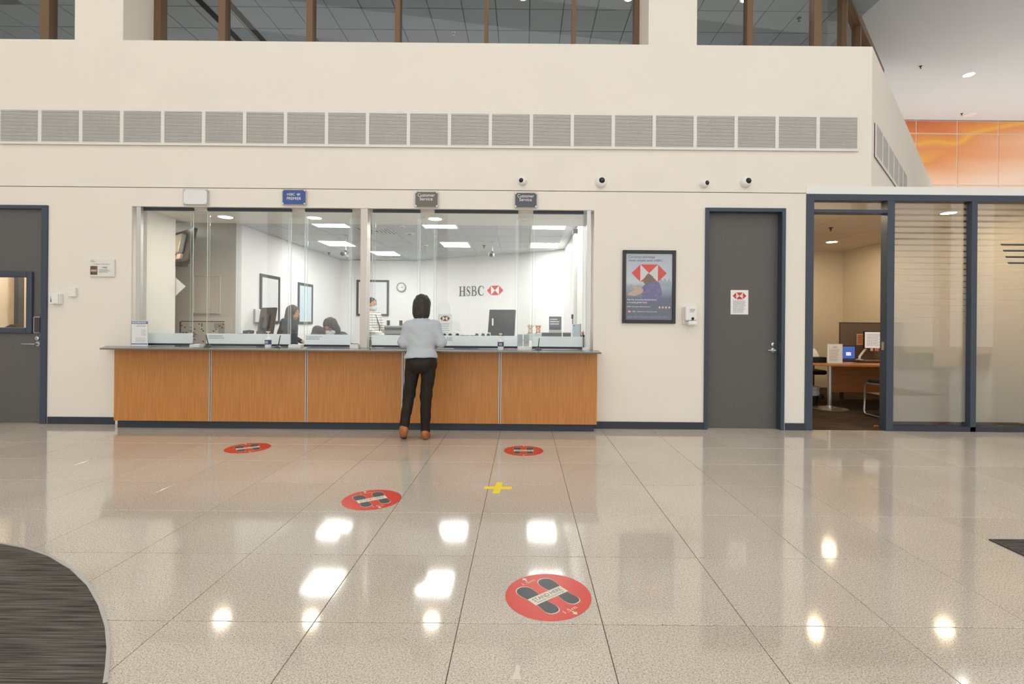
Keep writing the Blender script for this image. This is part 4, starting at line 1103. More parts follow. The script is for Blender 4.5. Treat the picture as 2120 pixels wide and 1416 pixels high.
# monitor on an arm
x0, x1, z0, z1 = rect(1789, 686, 1830, 722, 8.3)
t = thing('desk_monitor', 'monitor showing a white document on a pale arm above the office desk', 'monitor', ((x0 + x1) / 2, 8.3, ZDK))
MB().box(x0, x1, 8.3, 8.33, z0, z1).build('bezel', M_BLACK, t, bevel=0.004)
MB().box(x0 + 0.012, x1 - 0.012, 8.297, 8.2995, z0 + 0.012, z1 - 0.012).build('screen', mat('document_screen', (226, 230, 234), 0.4, emit=0.35), t)
text_lines(x0 + 0.04, x1 - 0.03, z0 + 0.05, z1 - 0.04, 8, wall_put(8.296), M_INKG, t, 0.3, 0.3)
b = at(1779, 737, 8.3)
MB().tube([(b.x, 8.3, ZDK + 0.02), (b.x + 0.02, 8.32, ZDK + 0.06), (x0 + 0.1, 8.34, z0 + 0.06), (x0 + 0.16, 8.335, z0 + 0.12)], 0.018, 10).build('arm', M_OFFWHITE, t, smooth=True)
MB().lathe([(0.06, 0), (0.06, 0.012), (0.02, 0.02)], (b.x, 8.3, ZDK), n=20).build('base', M_OFFWHITE, t, smooth=True)
for px in (1804, 1814):
    c = at(px, 724, 8.29); s_ = 0.045 if px > 1810 else 0.03
    MB().box(c.x - s_ / 2, c.x + s_, 8.292, 8.294, c.z - 0.02, c.z + 0.025).build('sticky_note', mat('note_%d' % px, (240, 226, 190) if px == 1804 else (236, 150, 130), 0.8), t)
# laptop
x0, x1, z0, z1 = rect(1745, 715.5, 1769, 738, 8.1)
t = thing('laptop', 'open dark laptop with a blue screen on the office desk', 'laptop', ((x0 + x1) / 2, 8.1, ZDK))
MB().box(x0 - 0.12, x1 + 0.02, 7.86, 8.1, ZDK, ZDK + 0.02).build('base', M_BLACK, t, bevel=0.004)
MB().box(x0 - 0.1, x1, 7.88, 8.03, ZDK + 0.0205, ZDK + 0.024).build('keyboard', M_CHAR, t)
sc_ = MB().box(x0 - 0.12, x1 + 0.02, 8.1, 8.115, ZDK + 0.02, z1).build('lid', M_BLACK, t, bevel=0.004)
flat([[(x0 - 0.1, ZDK + 0.035), (x1 + 0.005, ZDK + 0.035), (x1 + 0.005, z1 - 0.015), (x0 - 0.1, z1 - 0.015)]], wall_put(8.098), mat('blue_screen', (70, 104, 190), 0.4, emit=0.5), sc_, 'screen')
flat([[(x0 + 0.05, ZDK + 0.085), (x0 + 0.13, ZDK + 0.085), (x0 + 0.13, ZDK + 0.14), (x0 + 0.05, ZDK + 0.14)]], wall_put(8.0965), mat('white_window', (232, 238, 246), 0.4, emit=0.6), sc_, 'dialog')
# keyboard
c = at(1795, 742, 7.75)
t = thing('keyboard', 'flat black keyboard in front of the office monitor', 'keyboard', (c.x, 7.75, ZDK))
MB().prism([(c.x - 0.17, 7.66), (c.x + 0.22, 7.66), (c.x + 0.22, 7.8), (c.x - 0.17, 7.8)], 'z', ZDK, ZDK + 0.018).build('case', M_BLACK, t, bevel=0.003)
for r_ in range(4):
    MB().box(c.x - 0.16, c.x + 0.21, 7.67 + r_ * 0.031, 7.695 + r_ * 0.031, ZDK + 0.018, ZDK + 0.023).build('key_row', M_CHAR, t)
# notice in an acrylic stand
x0, x1, z0, z1 = rect(1713, 712.5, 1744, 752, 7.5)
t = thing('desk_notice_stand', 'white letter in an upright clear stand on the front of the office desk', 'notice', ((x0 + x1) / 2, 7.5, ZDK))
MB().box(x0, x1, 7.5, 7.502, ZDK + 0.003, z1).build('letter', M_PAPER, t)
MB().box(x0 - 0.006, x1 + 0.006, 7.503, 7.508, ZDK, z1 + 0.004).box(x0 - 0.006, x1 + 0.006, 7.44, 7.56, ZDK, ZDK + 0.003).build('holder', M_EDGE, t)
text_lines(x0 + 0.03, x1 - 0.03, ZDK + 0.03, z1 - 0.07, 11, wall_put(7.499), M_INKG, t, 0.3, 0.4)
lettering('HSBC', (x0 + x1) / 2 - 0.035, (x0 + x1) / 2 + 0.035, z1 - 0.055, z1 - 0.038, wall_put(7.499), M_INK, t)
# tissue box
x0, x1, z0, z1 = rect(1680, 738, 1707, 750, 7.66)
t = thing('tissue_box', 'black tray box with a white tissue rising from it on the desk end', 'tissue box', ((x0 + x1) / 2, 7.6, ZDK))
MB().box(x0 - 0.05, x1, 7.60, 7.76, ZDK, ZDK + 0.085).build('box', M_BLACK, t, bevel=0.005)
MB().box(x0 - 0.02, x1 - 0.02, 7.63, 7.73, ZDK + 0.0851, ZDK + 0.088).build('slot', M_CHAR, t)
tb = MB()
cx = at(1691, 730, 7.62).x
ring0 = [(cx + 0.075 * math.cos(a), 7.68 + 0.03 * math.sin(a), ZDK + 0.087) for a in [2 * math.pi * i / 12 for i in range(12)]]
ring1 = [(cx - 0.01 + 0.06 * math.cos(a) * (1 + 0.2 * math.sin(3 * a)), 7.68 + 0.03 * math.sin(a), ZDK + 0.15 + 0.012 * math.sin(2 * a)) for a in [2 * math.pi * i / 12 for i in range(12)]]
ring2 = [(cx - 0.015 + 0.03 * math.cos(a), 7.68 + 0.012 * math.sin(a), ZDK + 0.205 + 0.01 * math.sin(3 * a)) for a in [2 * math.pi * i / 12 for i in range(12)]]
tb.add(ring0 + ring1 + ring2, [(i, (i + 1) % 12, 12 + (i + 1) % 12, 12 + i) for i in range(12)] + [(12 + i, 12 + (i + 1) % 12, 24 + (i + 1) % 12, 24 + i) for i in range(12)] + [tuple(range(24, 36))])
tb.build('tissue', M_PAPER, t, smooth=True)
c = at(1709, 741, 7.66)
t = thing('tape_roll', 'small yellow tape roll between the tissue box and the letter', 'tape', (c.x, 7.66, ZDK))
MB().lathe([(0.022, -0.012), (0.042, -0.012), (0.042, 0.012), (0.022, 0.012)], (c.x + 0.01, 7.66, ZDK + 0.044), 'y', 20).build('roll', mat('yellow_tape', (240, 190, 40), 0.4), t)
MB().lathe([(0.012, -0.012), (0.022, -0.012), (0.022, 0.012), (0.012, 0.012)], (c.x + 0.01, 7.66, ZDK + 0.044), 'y', 20).build('core', M_CHAR, t)
# swivel chair behind the desk end
c = at(1686, 740, 8.75)
t = thing('swivel_chair', 'black upholstered swivel chair half hidden behind the navy door frame', 'chair', (c.x - 0.12, 8.75, 0.004))
bx = c.x - 0.12; M_FAB = mat('black_fabric', (26, 24, 24), 0.9)
MB().box(bx - 0.24, bx + 0.24, 8.55, 9.0, 0.42, 0.50).build('seat', M_FAB, t, bevel=0.035)
MB().box(bx - 0.22, bx + 0.22, 8.98, 9.06, 0.56, 1.02).build('backrest', M_FAB, t, bevel=0.04)
MB().cyl((bx, 8.78, 0.1), (bx, 8.78, 0.42), 0.025, n=14).build('gas_lift', M_CHAR, t, smooth=True)
MB().box(bx - 0.02, bx + 0.02, 8.97, 9.0, 0.44, 0.62).build('back_support', M_CHAR, t)
for i in range(5):
    a = i * 2 * math.pi / 5 + 0.3
    l = MB().tube([(bx, 8.78, 0.11), (bx + 0.27 * math.cos(a), 8.78 + 0.27 * math.sin(a), 0.075)], [0.024, 0.016], 8).build('base_leg', M_CHAR, t)
    MB().lathe([(0.026, -0.012), (0.028, 0), (0.026, 0.012)], (bx + 0.27 * math.cos(a), 8.78 + 0.27 * math.sin(a), 0.032), 'y', 12).build('castor', M_BLACK, l)
# bin
c = at(1684, 840, 8.0)
t = thing('waste_bin', 'dark waste bin with a pale liner beside the office doorway', 'bin', (c.x - 0.06, 8.0, 0.004))
MB().lathe([(0.105, 0), (0.13, 0.27), (0.12, 0.27), (0.1, 0.01)], (c.x - 0.06, 8.0, 0.004), n=24).build('body', M_BLACK, t, smooth=True)
MB().lathe([(0.137, 0.15), (0.140, 0.18), (0.135, 0.22), (0.142, 0.26), (0.134, 0.29), (0.128, 0.285)], (c.x - 0.06, 8.0, 0.004), n=18).build('liner', mat('bin_liner', (190, 196, 208), 0.5), t)
# visitor chairs: sled frame
def visitor_chair(x, y, rz, label, m):
    t = thing('visitor_chair', label, 'chair', (x, y, 0.004), rz, 'visitor chairs')
    for sx in (-1, 1):
        MB().tube([(sx * 0.25, 0.22, 0.47), (sx * 0.25, -0.22, 0.45), (sx * 0.25, -0.26, 0.40), (sx * 0.25, -0.28, 0.06), (sx * 0.25, -0.25, 0.016), (sx * 0.25, 0.25, 0.016)], 0.014, 10).build('leg', M_STEEL, t, smooth=True, local=True)
        MB().tube([(sx * 0.23, 0.2, 0.46), (sx * 0.23, 0.26, 0.62), (sx * 0.22, 0.3, 0.86)], 0.013, 10).build('back_frame', M_STEEL, t, smooth=True, local=True)
    MB().tube([(-0.25, 0.25, 0.016), (0.25, 0.25, 0.016)], 0.014, 10).build('rear_bar', M_STEEL, t, local=True)
    MB().box(-0.24, 0.24, -0.25, 0.23, 0.45, 0.52).build('seat', m, t, bevel=0.03, local=True)
    bm_ = MB().box(-0.23, 0.23, -0.03, 0.03, 0, 0.36); bm_.turn(Matrix.Translation((0, 0.27, 0.56)) @ Matrix.Rotation(-0.15, 4, 'X'))
    bm_.build('backrest', m, t, bevel=0.025, local=True)
visitor_chair(5.12, 6.80, math.pi, 'chrome framed black visitor chair beside the office doorway upright', M_FAB)
visitor_chair(5.85, 6.80, math.pi + 0.2, 'visitor chair seen as a blur behind the frosted pane', mat('brick_fabric', (150, 92, 70), 0.95))
# cables on the office floor behind the glass
def wig(px0, px1, py, Y, m, label, name='cable'):
    pts_ = []
    for i in range(15):
        f_ = i / 14; c_ = at(px0 + (px1 - px0) * f_, py, Y); pts_.append((c_.x, Y + 0.06 * math.sin(f_ * 7) + 0.02 * math.sin(f_ * 17), 0.011 + 0.002))
    t_ = thing(name, label, 'cable', (pts_[7][0], Y, 0.004)); MB().tube(pts_, 0.006, 8).build('cord', m, t_, smooth=True)
    e = pts_[-1]; MB().box(e[0] - 0.03, e[0] + 0.03, e[1] - 0.014, e[1] + 0.014, 0.005, 0.03).build('plug', m, t_, bevel=0.004)
wig(1853, 1935, 880, 6.20, mat('cable_grey', (176, 168, 158), 0.6), 'pale cable lying on the office floor behind the first pane')
wig(2042, 2075, 880, 6.22, mat('cable_orange', (222, 120, 40), 0.6), 'orange cable lying on the office floor behind the second pane')
q = at(1815, 879, 6.2)
t = thing('floor_outlet', 'small orange floor plug inside the doorway by the upright', 'plug', (q.x, 6.2, 0.004))
MB().box(q.x - 0.028, q.x + 0.022, 6.19, 6.215, 0.004, 0.022).build('body', mat('cable_orange', (222, 120, 40), 0.6), t, bevel=0.004)
MB().cyl((q.x + 0.022, 6.2, 0.013), (q.x + 0.05, 6.2, 0.013), 0.004, n=8).build('lead', M_CHAR, t)
def sprinkler(p, label, m=M_STEEL):
    t_ = thing('sprinkler', label, 'sprinkler', (p[0], p[1], p[2] - 0.06))
    MB().lathe([(0.035, 0.06), (0.034, 0.052), (0.012, 0.048), (0.010, 0.02), (0.004, 0.014)], (p[0], p[1], p[2] - 0.06), n=16).build('body', m, t_, smooth=True)
    MB().lathe([(0.022, 0.006), (0.022, 0.008), (0.004, 0.012)], (p[0], p[1], p[2] - 0.06), n=12).build('deflector', m, t_)
M_DKM = mat('dark_metal', (70, 66, 62), 0.4, metal=0.6)
q = at(1720, 456, 7.75); sprinkler((q.x, 7.75, Z_OFF), 'dark sprinkler head on the office ceiling inside the doorway', M_DKM)

# ------------------------------------------------------------------ hall ceiling fittings
def on_slope(px, py):
    a, b = (px - CX) * CR + (py - CY) * SR, -(px - CX) * SR + (py - CY) * CR
    a, b = a / F, -b / F; k = -2.6 / (FX - X_L)
    Y = (FZ - H - k * FX) / (b - k * a)
    return Vector((a * Y, Y, H + b * Y))
def on_flat(px, py):
    a, b = ((px - CX) * CR + (py - CY) * SR) / F, -(-(px - CX) * SR + (py - CY) * CR) / F
    Y = (FZ - H) / b; return Vector((a * Y, Y, FZ))
q = on_slope(1906, 137); sprinkler(q, 'sprinkler head on the sloping hall ceiling', M_DKM)
q = on_flat(1991, 235); sprinkler(q, 'sprinkler head on the hall ceiling beside the round speaker', M_DKM)
q = on_flat(2008, 237)
t = thing('ceiling_speaker', 'round grey flush speaker in the hall ceiling above the mural', 'speaker', (q.x, q.y, FZ - 0.02))
MB().lathe([(0.15, 0.02), (0.15, 0.008), (0.12, 0.004), (0.12, 0.002)], (q.x, q.y, FZ - 0.02), n=28).build('rim', M_OFFWHITE, t, smooth=True)
MB().lathe([(0.12, 0.006), (0.001, 0.003)], (q.x, q.y, FZ - 0.02), n=28).build('mesh_cover', mat('speaker_mesh', (120, 121, 122), 0.8), t)
q = on_flat(1998, 154); q.x = max(q.x, FX + 0.12)
t = downlight(q.x, q.y, FZ, 'bright white downlight on the fold of the hall ceiling', None, 0.11)
for ch in t.children:
    if ch.name.startswith('lamp'):
        ch.data.materials[0] = mat('white_lamp', (255, 250, 240), 0.5, emit=30)
for px, lb in ((1083, 'lit downlight at the top of the upper window, left one'), (1301, 'lit downlight at the top of the upper window, right one'), (1541, 'lit downlight in the upper window right of the pier')):
    q = at(px, -2, 7.36); downlight(q.x, 7.36, Z_UC - 0.004, lb, 'upper storey downlights', 0.05)
for px, py, lb in ((939, 67, 'sprinkler on the upper storey ceiling in the wide window'), (1654, 32, 'dark sprinkler on the upper storey ceiling right of the pier')):
    k = (Z_UC - H) * F / (CY + 0.0 - py); q = at(px, py, k); sprinkler((q.x, k, Z_UC), lb, M_STEEL if px < 1000 else M_DKM)

# ------------------------------------------------------------------ carpets and floor marks
far = [(-6.5, CARPET[0][1] + 0.12)]
poly = CARPET + [(CARPET[-1][0] - 0.02, 1.2), (CARPET[-1][0] - 0.2, 0.3), (-6.9, 0.3), (-6.9, CARPET[0][1] + 0.22)]
poly = poly[::-1]
ca = thing('carpet', 'dark striped carpet area with a curved edge at the lower left', 'carpet', (-4.5, 1.5, 0))
MB().prism(poly, 'z', 0.0005, 0.006).build('pile', M_CARPET, ca)
edge = [Vector((x, y, 0)) for x, y in CARPET]
em = MB(); V0 = []
for i, p in enumerate(edge):
    d_ = (edge[min(i + 1, len(edge) - 1)] - edge[max(i - 1, 0)]).normalized(); n_ = Vector((-d_.y, d_.x, 0))
    V0 += [p - n_ * 0.001, p + n_ * 0.012]
em.add([(v.x, v.y, 0.0085) for v in V0] + [(v.x, v.y, 0.0) for v in V0],
       [(2 * i, 2 * i + 2, 2 * i + 3, 2 * i + 1) for i in range(len(edge) - 1)] + [(2 * i + 1, 2 * i + 3, 2 * len(edge) + 2 * i + 3, 2 * len(edge) + 2 * i + 1) for i in range(len(edge) - 1)] +
       [(2 * i + 2, 2 * i, 2 * len(edge) + 2 * i, 2 * len(edge) + 2 * i + 2) for i in range(len(edge) - 1)])
em.build('edge_trim', M_ALU, ca)
q = floor_at(2055, 1120)
cb = thing('carpet', 'corner of a dark carpet at the right edge of the floor', 'carpet', (q[0] + 2, q[1] - 1, 0))
MB().box(q[0], q[0] + 5, -2.0, q[1], 0.0005, 0.006).build('pile', M_CARPET, cb)
MB().box(q[0] - 0.012, q[0], -2.0, q[1] + 0.012, 0, 0.007).box(q[0], q[0] + 5, q[1], q[1] + 0.012, 0, 0.007).build('edge_trim', M_CHAR, cb)

M_STICK = mat('sticker_red', (216, 66, 52), 0.35); M_STKN = mat('sticker_charcoal', (74, 78, 84), 0.4); M_STKW = mat('sticker_cream', (232, 224, 208), 0.5)
def foot(sx, sc):
    out = []
    prof = [(0.0, -0.125), (0.024, -0.118), (0.036, -0.095), (0.033, -0.06), (0.030, -0.02), (0.038, 0.03), (0.045, 0.075), (0.038, 0.112), (0.012, 0.13),
            (-0.016, 0.126), (-0.034, 0.1), (-0.036, 0.06), (-0.028, 0.01), (-0.029, -0.04), (-0.034, -0.09), (-0.022, -0.118)]
    n = len(prof); sm = []
    for i in range(n):
        p0, p1, p2, p3 = (np.array(prof[(i + k) % n]) for k in (-1, 0, 1, 2))
        for u in (0, 0.25, 0.5, 0.75):
            sm.append(0.5 * (2 * p1 + (p2 - p0) * u + (2 * p0 - 5 * p1 + 4 * p2 - p3) * u * u + (3 * p1 - p0 - 3 * p2 + p3) * u ** 3))
    return [(sx * (x * sc + 0.062), y * sc) for x, y in sm][::int(sx)]
def floor_sticker(px, py, R, ang, label):
    c = floor_at(px, py); ca_, sa_ = math.cos(ang), math.sin(ang)
    t = thing('floor_sticker', label, 'floor sticker', (c[0], c[1], 0.0), ang, 'distancing floor stickers')
    def P(z): return lambda u, v: (u * R / 0.2, v * R / 0.2, z)
    disc = [(0.2 * math.cos(2 * math.pi * i / 64), 0.2 * math.sin(2 * math.pi * i / 64)) for i in range(64)]
    MB().prism([(x * R / 0.2, y * R / 0.2) for x, y in disc], 'z', 0.0002, 0.0012).build('disc', M_STICK, t, local=True)
    flat([foot(1, 1.045), foot(-1, 1.045)], P(0.0014), M_STKW, t, 'footprint_outline', True)
    for s in (1, -1): flat([foot(s, 1.0)], P(0.0016), M_STKN, t, 'footprint', True)
    flat([[(-0.1, -0.03), (0.1, -0.03), (0.1, 0.03), (-0.1, 0.03)]], P(0.0018), M_STKW, t, 'banner', True)
    lettering('STAND HERE', -0.085, 0.085, -0.006, 0.02, P(0.002), M_STKN, t, local=True)
    lettering('Social Distancing', -0.08, 0.08, -0.024, -0.010, P(0.002), M_STKN, t, local=True)
    lettering('1.5m', -0.036, 0.036, 0.137, 0.158, P(0.002), M_STKW, t, local=True)
    lettering('1.5m', -0.036, 0.036, -0.158, -0.137, P(0.002), M_STKW, t, local=True)
    for s in (1, -1):
        flat([[(-0.004, s * 0.162), (0.004, s * 0.162), (0.004, s * 0.177), (-0.004, s * 0.177)], [(-0.014, s * 0.176), (0.014, s * 0.176), (0, s * 0.194)]], P(0.002), M_STKW, t, 'arrow', True)
floor_sticker(1135, 1233, 0.197, math.radians(38), 'large red round stand-here sticker nearest the camera')
floor_sticker(770, 1034, 0.203, math.radians(33), 'red round stand-here sticker left of the yellow tape cross')
floor_sticker(1084, 933, 0.194, 0.0, 'red round stand-here sticker set square below the counter right end')
floor_sticker(513, 927.5, 0.205, math.radians(35), 'pale red stand-here sticker farthest left near the counter')
c = floor_at(1031, 1010)
t = thing('tape_cross', 'bright yellow tape cross stuck on the floor tiles', 'tape mark', (c[0], c[1], 0.0))
M_YEL = mat('yellow_floor_tape', (246, 222, 24), 0.45)
MB().box(c[0] - 0.105, c[0] + 0.105, c[1] - 0.03, c[1] + 0.03, 0.0002, 0.001).build('strip', M_YEL, t)
MB().prism([(c[0] - 0.035, c[1] - 0.13), (c[0] + 0.018, c[1] - 0.13), (c[0] + 0.032, c[1] + 0.13), (c[0] - 0.018, c[1] + 0.13)], 'z', 0.0011, 0.0018).build('strip', M_YEL, t)
c = floor_at(1072, 1393)
t = tag(MB().prism([(c[0] - 0.02, c[1] - 0.035), (c[0] + 0.014, c[1] - 0.032), (c[0] + 0.006, c[1] - 0.005), (c[0] + 0.01, c[1] + 0.035), (c[0] - 0.006, c[1] + 0.038), (c[0] - 0.012, c[1] + 0.005)], 'z', 0.0004, 0.0025).build('paper_scrap', mat('scrap_paper', (226, 218, 206), 0.8), None, bevel=0.0006), 'torn pale paper scrap on the nearest floor tile', 'paper scrap')

# ------------------------------------------------------------------ unseen lamps added to brighten the storey behind the upper windows
for i, x in enumerate((-7.5, -4.0, -0.5, 3.0)):
    t = thing('ceiling_light', 'added unseen light panel deep in the storey behind the upper windows, %s from the left' % ordn[i], 'light panel', (x, 10.4, Z_UC - 0.01), group='added upper storey light panels')
    MB().box(x - 0.5, x + 0.5, 10.1, 10.7, Z_UC - 0.008, Z_UC - 0.002).build('diffuser', M_PANEL, t)
    MB().frame(x - 0.53, x + 0.53, 0, 0.66, 0, 0.012, 0.03).turn(Matrix.Translation((0, 10.73, Z_UC - 0.012)) @ Matrix.Rotation(math.pi / 2, 4, 'X')).build('frame', M_GRID, t)
# ------------------------------------------------------------------ teller room walls: sign, boards, clock
def ribbon(pts, ws, put, sub=6):
    P = [Vector((p[0], p[1], 0)) for p in pts]; out, wd = [], []
    for i in range(len(P) - 1):
        p0, p1, p2, p3 = P[max(i - 1, 0)], P[i], P[i + 1], P[min(i + 2, len(P) - 1)]
        for k in range(sub):
            t = k / sub
            out.append(0.5 * ((2 * p1) + (p2 - p0) * t + (2 * p0 - 5 * p1 + 4 * p2 - p3) * t * t + (3 * p1 - p0 - 3 * p2 + p3) * t ** 3)); wd.append(ws[i] + (ws[i + 1] - ws[i]) * t)
    out.append(P[-1]); wd.append(ws[-1])
    L = []
    for i, p in enumerate(out):
        d = (out[min(i + 1, len(out) - 1)] - out[max(i - 1, 0)]).normalized(); n = Vector((-d.y, d.x, 0)) * wd[i] / 2
        L.append((p + n, p - n))
    return [[put(*a.xy), put(*b.xy), put(*c.xy), put(*d.xy)] for (a, b), (d, c) in zip(L[:-1], L[1:])]
def box2(x0, x1, y0, y1, put): return [[put(x0, y0), put(x1, y0), put(x1, y1), put(x0, y1)]]
def serif(ch, put):
    b = lambda *a: box2(*a, put)
    if ch == 'H':
        return b(.14, .30, 0, 1) + b(.70, .86, 0, 1) + b(.3, .7, .47, .53) + b(.02, .42, 0, .05) + b(.58, .98, 0, .05) + b(.02, .42, .95, 1) + b(.58, .98, .95, 1)
    if ch == 'S':
        return ribbon([(.82, .76), (.70, .92), (.5, .965), (.27, .88), (.20, .73), (.36, .58), (.62, .45), (.80, .28), (.74, .11), (.5, .035), (.28, .08), (.14, .26)], [.04, .05, .06, .11, .15, .18, .19, .15, .11, .06, .05, .04], put) + b(.80, .85, .70, .98) + b(.11, .16, .02, .30)
    if ch == 'B':
        return b(.12, .28, 0, 1) + b(.01, .12, 0, .05) + b(.01, .12, .95, 1) + ribbon([(.26, .975), (.52, .965), (.72, .86), (.73, .66), (.54, .54), (.26, .525)], [.05, .06, .15, .15, .06, .05], put) + ribbon([(.26, .5), (.58, .49), (.84, .36), (.84, .14), (.58, .03), (.26, .025)], [.05, .06, .17, .17, .06, .05], put)
    return ribbon([(.87, .72), (.74, .91), (.53, .965), (.28, .85), (.16, .5), (.28, .15), (.55, .035), (.76, .09), (.91, .27)], [.04, .05, .06, .14, .19, .14, .06, .05, .04], put) + b(.85, .90, .66, .98)
def on_logo_wall(px, py, off=0.0):
    a, b = ((px - CX) * CR + (py - CY) * SR) / F, -(-(px - CX) * SR + (py - CY) * CR) / F
    base = LA - ln * off
    Y = (ln.x * base.x + ln.y * base.y) / (ln.x * a + ln.y)
    return Vector((a * Y, Y, H + b * Y))
s0 = (on_logo_wall(950.5, 612) - LA).dot(ld); s1 = (on_logo_wall(1003.5, 612) - LA).dot(ld)
zb_, zt_ = on_logo_wall(977, 612.5).z, on_logo_wall(977, 592.5).z
def wput(o): return lambda u, v: tuple(LA + ld * u - ln * o + Vector((0, 0, v)))
sg = thing('wall_lettering', 'large dark serif lettering with a red and white emblem on the teller room wall', 'sign', tuple(LA + ld * (s0 + s1) / 2 + Vector((0, 0, zb_))))
W = (s1 - s0) / 4.0
for i, (ch, a, b) in enumerate((('H', 0, .27), ('S', .29, .47), ('B', .50, .71), ('C', .73, 1.0))):
    f2 = lambda u, v, a=a, b=b: (s0 + (s1 - s0) * (a + (b - a) * u), zb_ + (zt_ - zb_) * v)
    mb = MB()
    for q in serif(ch, f2): mb.add([tuple(wput(0.012)(*p)) for p in q], [(0, 1, 2, 3)])
    mb.build('letter', M_INK, sg, recalc=False)
e0 = (on_logo_wall(1009, 601) - LA).dot(ld); e1 = (on_logo_wall(1042, 601) - LA).dot(ld)
zc = on_logo_wall(1025.5, 601).z
hw = (e1 - e0) / 2; mid = (e0 + e1) / 2; zh = (on_logo_wall(1025, 591).z - on_logo_wall(1025, 610).z) / 2; hq = hw / 2
flat([[(mid - hq, zc - zh), (mid - hq, zc + zh), (mid - hw, zc)], [(mid + hq, zc - zh), (mid + hw, zc), (mid + hq, zc + zh)], [(mid - hq, zc + zh), (mid, zc), (mid + hq, zc + zh)], [(mid - hq, zc - zh), (mid + hq, zc - zh), (mid, zc)]], wput(0.012), M_RED, sg, 'emblem_red')
flat([[(mid - hq, zc - zh), (mid, zc), (mid - hq, zc + zh)], [(mid + hq, zc - zh), (mid + hq, zc + zh), (mid, zc)]], wput(0.012), M_WPRINT, sg, 'emblem_white')

# boards on the left side wall (X = -4.5): px gives depth
def side_board(pxa, pxb, pya_t, pya_b, label, face):
    XS = -4.5
    Ya, Yb = XS * F / (pxa - CX), XS * F / (pxb - CX)
    z1_, z0_ = at(pxa, pya_t, Ya).z, at(pxa, pya_b, Ya).z
    t = thing('framed_board', label, 'notice board', (XS, (Ya + Yb) / 2, z0_), group='framed boards in the teller room')
    fb = 0.05
    MB().box(XS + 0.001, XS + 0.025, Ya, Ya + fb, z0_, z1_).box(XS + 0.001, XS + 0.025, Yb - fb, Yb, z0_, z1_).box(XS + 0.001, XS + 0.025, Ya + fb, Yb - fb, z0_, z0_ + fb).box(XS + 0.001, XS + 0.025, Ya + fb, Yb - fb, z1_ - fb, z1_).build('frame', M_CHAR, t, bevel=0.003)
    MB().box(XS + 0.001, XS + 0.012, Ya + fb, Yb - fb, z0_ + fb, z1_ - fb).build('board', face, t)
side_board(536.5, 577, 566, 670, 'dark framed white board on the side wall, nearer the screen', mat('board_white', (232, 234, 234), 0.4))
side_board(615.5, 645.5, 584, 671, 'dark framed pale blue board on the side wall, farther back', mat('board_blue', (206, 222, 232), 0.3))
x0, x1, z0, z1 = rect(738, 579.5, 805, 654, 12.15)
t = thing('framed_board', 'dark framed white board on the back wall left of the clock', 'notice board', ((x0 + x1) / 2, 12.17, z0), group='framed boards in the teller room')
MB().frame(x0, x1, z0, z1, 12.14, 12.169, 0.05).build('frame', M_CHAR, t, bevel=0.003)
MB().box(x0 + 0.05, x1 - 0.05, 12.155, 12.169, z0 + 0.05, z1 - 0.05).build('board', mat('board_white', (232, 234, 234), 0.4), t)
c = at(831, 594.5, 12.15)
t = thing('wall_clock', 'round white wall clock on the teller room back wall', 'clock', (c.x, 12.17, c.z - 0.1))
MB().lathe([(0.115, 0.019), (0.115, -0.02), (0.106, -0.03), (0.096, -0.03), (0.094, -0.012)], (c.x, 12.15, c.z), 'y', 36).build('rim', M_INKG, t, smooth=True)
MB().lathe([(0.096, -0.012), (0.001, -0.0125)], (c.x, 12.15, c.z), 'y', 36).build('face', M_PAPER, t)
for h in range(12):
    a = h * math.pi / 6; r0_, r1_ = 0.074, 0.088
    n_ = Vector((math.cos(a), 0, -math.sin(a))) * 0.003
    p, q = Vector((c.x + r0_ * math.sin(a), 12.136, c.z + r0_ * math.cos(a))), Vector((c.x + r1_ * math.sin(a), 12.136, c.z + r1_ * math.cos(a)))
    MB().add([p - n_, p + n_, q + n_, q - n_], [(0, 1, 2, 3)]).build('tick', M_INK, t, recalc=False)
for a, L_, w_ in ((math.radians(115), 0.05, 0.0045), (math.radians(80), 0.072, 0.003)):
    n_ = Vector((math.cos(a), 0, -math.sin(a))) * w_; p = Vector((c.x, 12.134, c.z)); q = p + Vector((math.sin(a), 0, math.cos(a))) * L_
    MB().add([p - n_, p + n_, q + n_ * 0.5, q - n_ * 0.5], [(0, 1, 2, 3)]).build('hand', M_INK, t, recalc=False)
# whiteboard and wall planner on the grey wall
YGW = 7.75
x0, x1, z0, z1 = rect(400.5, 570.5, 458, 650, YGW)
t = thing('whiteboard', 'empty silver framed whiteboard on the grey alcove wall', 'whiteboard', ((x0 + x1) / 2, YGW, z0))
MB().frame(x0, x1, z0, z1, YGW - 0.022, YGW - 0.001, 0.022).build('frame', M_ALU, t, bevel=0.005)
MB().box(x0 + 0.02, x1 - 0.02, YGW - 0.012, YGW - 0.001, z0 + 0.02, z1 - 0.02).build('surface', mat('board_grey', (206, 207, 205), 0.35), t)
MB().box(x0 + 0.03, x1 - 0.03, YGW - 0.06, YGW - 0.022, z0 + 0.004, z0 + 0.014).build('pen_tray', M_ALU, t)
x0, x1, z0, z1 = rect(372, 656, 480, 718, YGW)
t = thing('year_planner', 'printed year planner chart with grid rows on the grey alcove wall', 'planner', ((x0 + x1) / 2, YGW, z0))
MB().box(x0, x1, YGW - 0.004, YGW - 0.001, z0, z1).build('sheet', mat('planner_sheet', (212, 213, 212), 0.7), t)
w, h = x1 - x0, z1 - z0
P = lambda o: (lambda u, v: (x0 + u * w, YGW - 0.0045 - o, z0 + v * h))
flat([[(0.02, 0.83), (0.86, 0.83), (0.86, 0.86), (0.02, 0.86)], [(0.0, 0.1), (0.03, 0.1), (0.03, 0.83), (0.0, 0.83)]], P(0), M_INKB, t, 'header')
gl = []
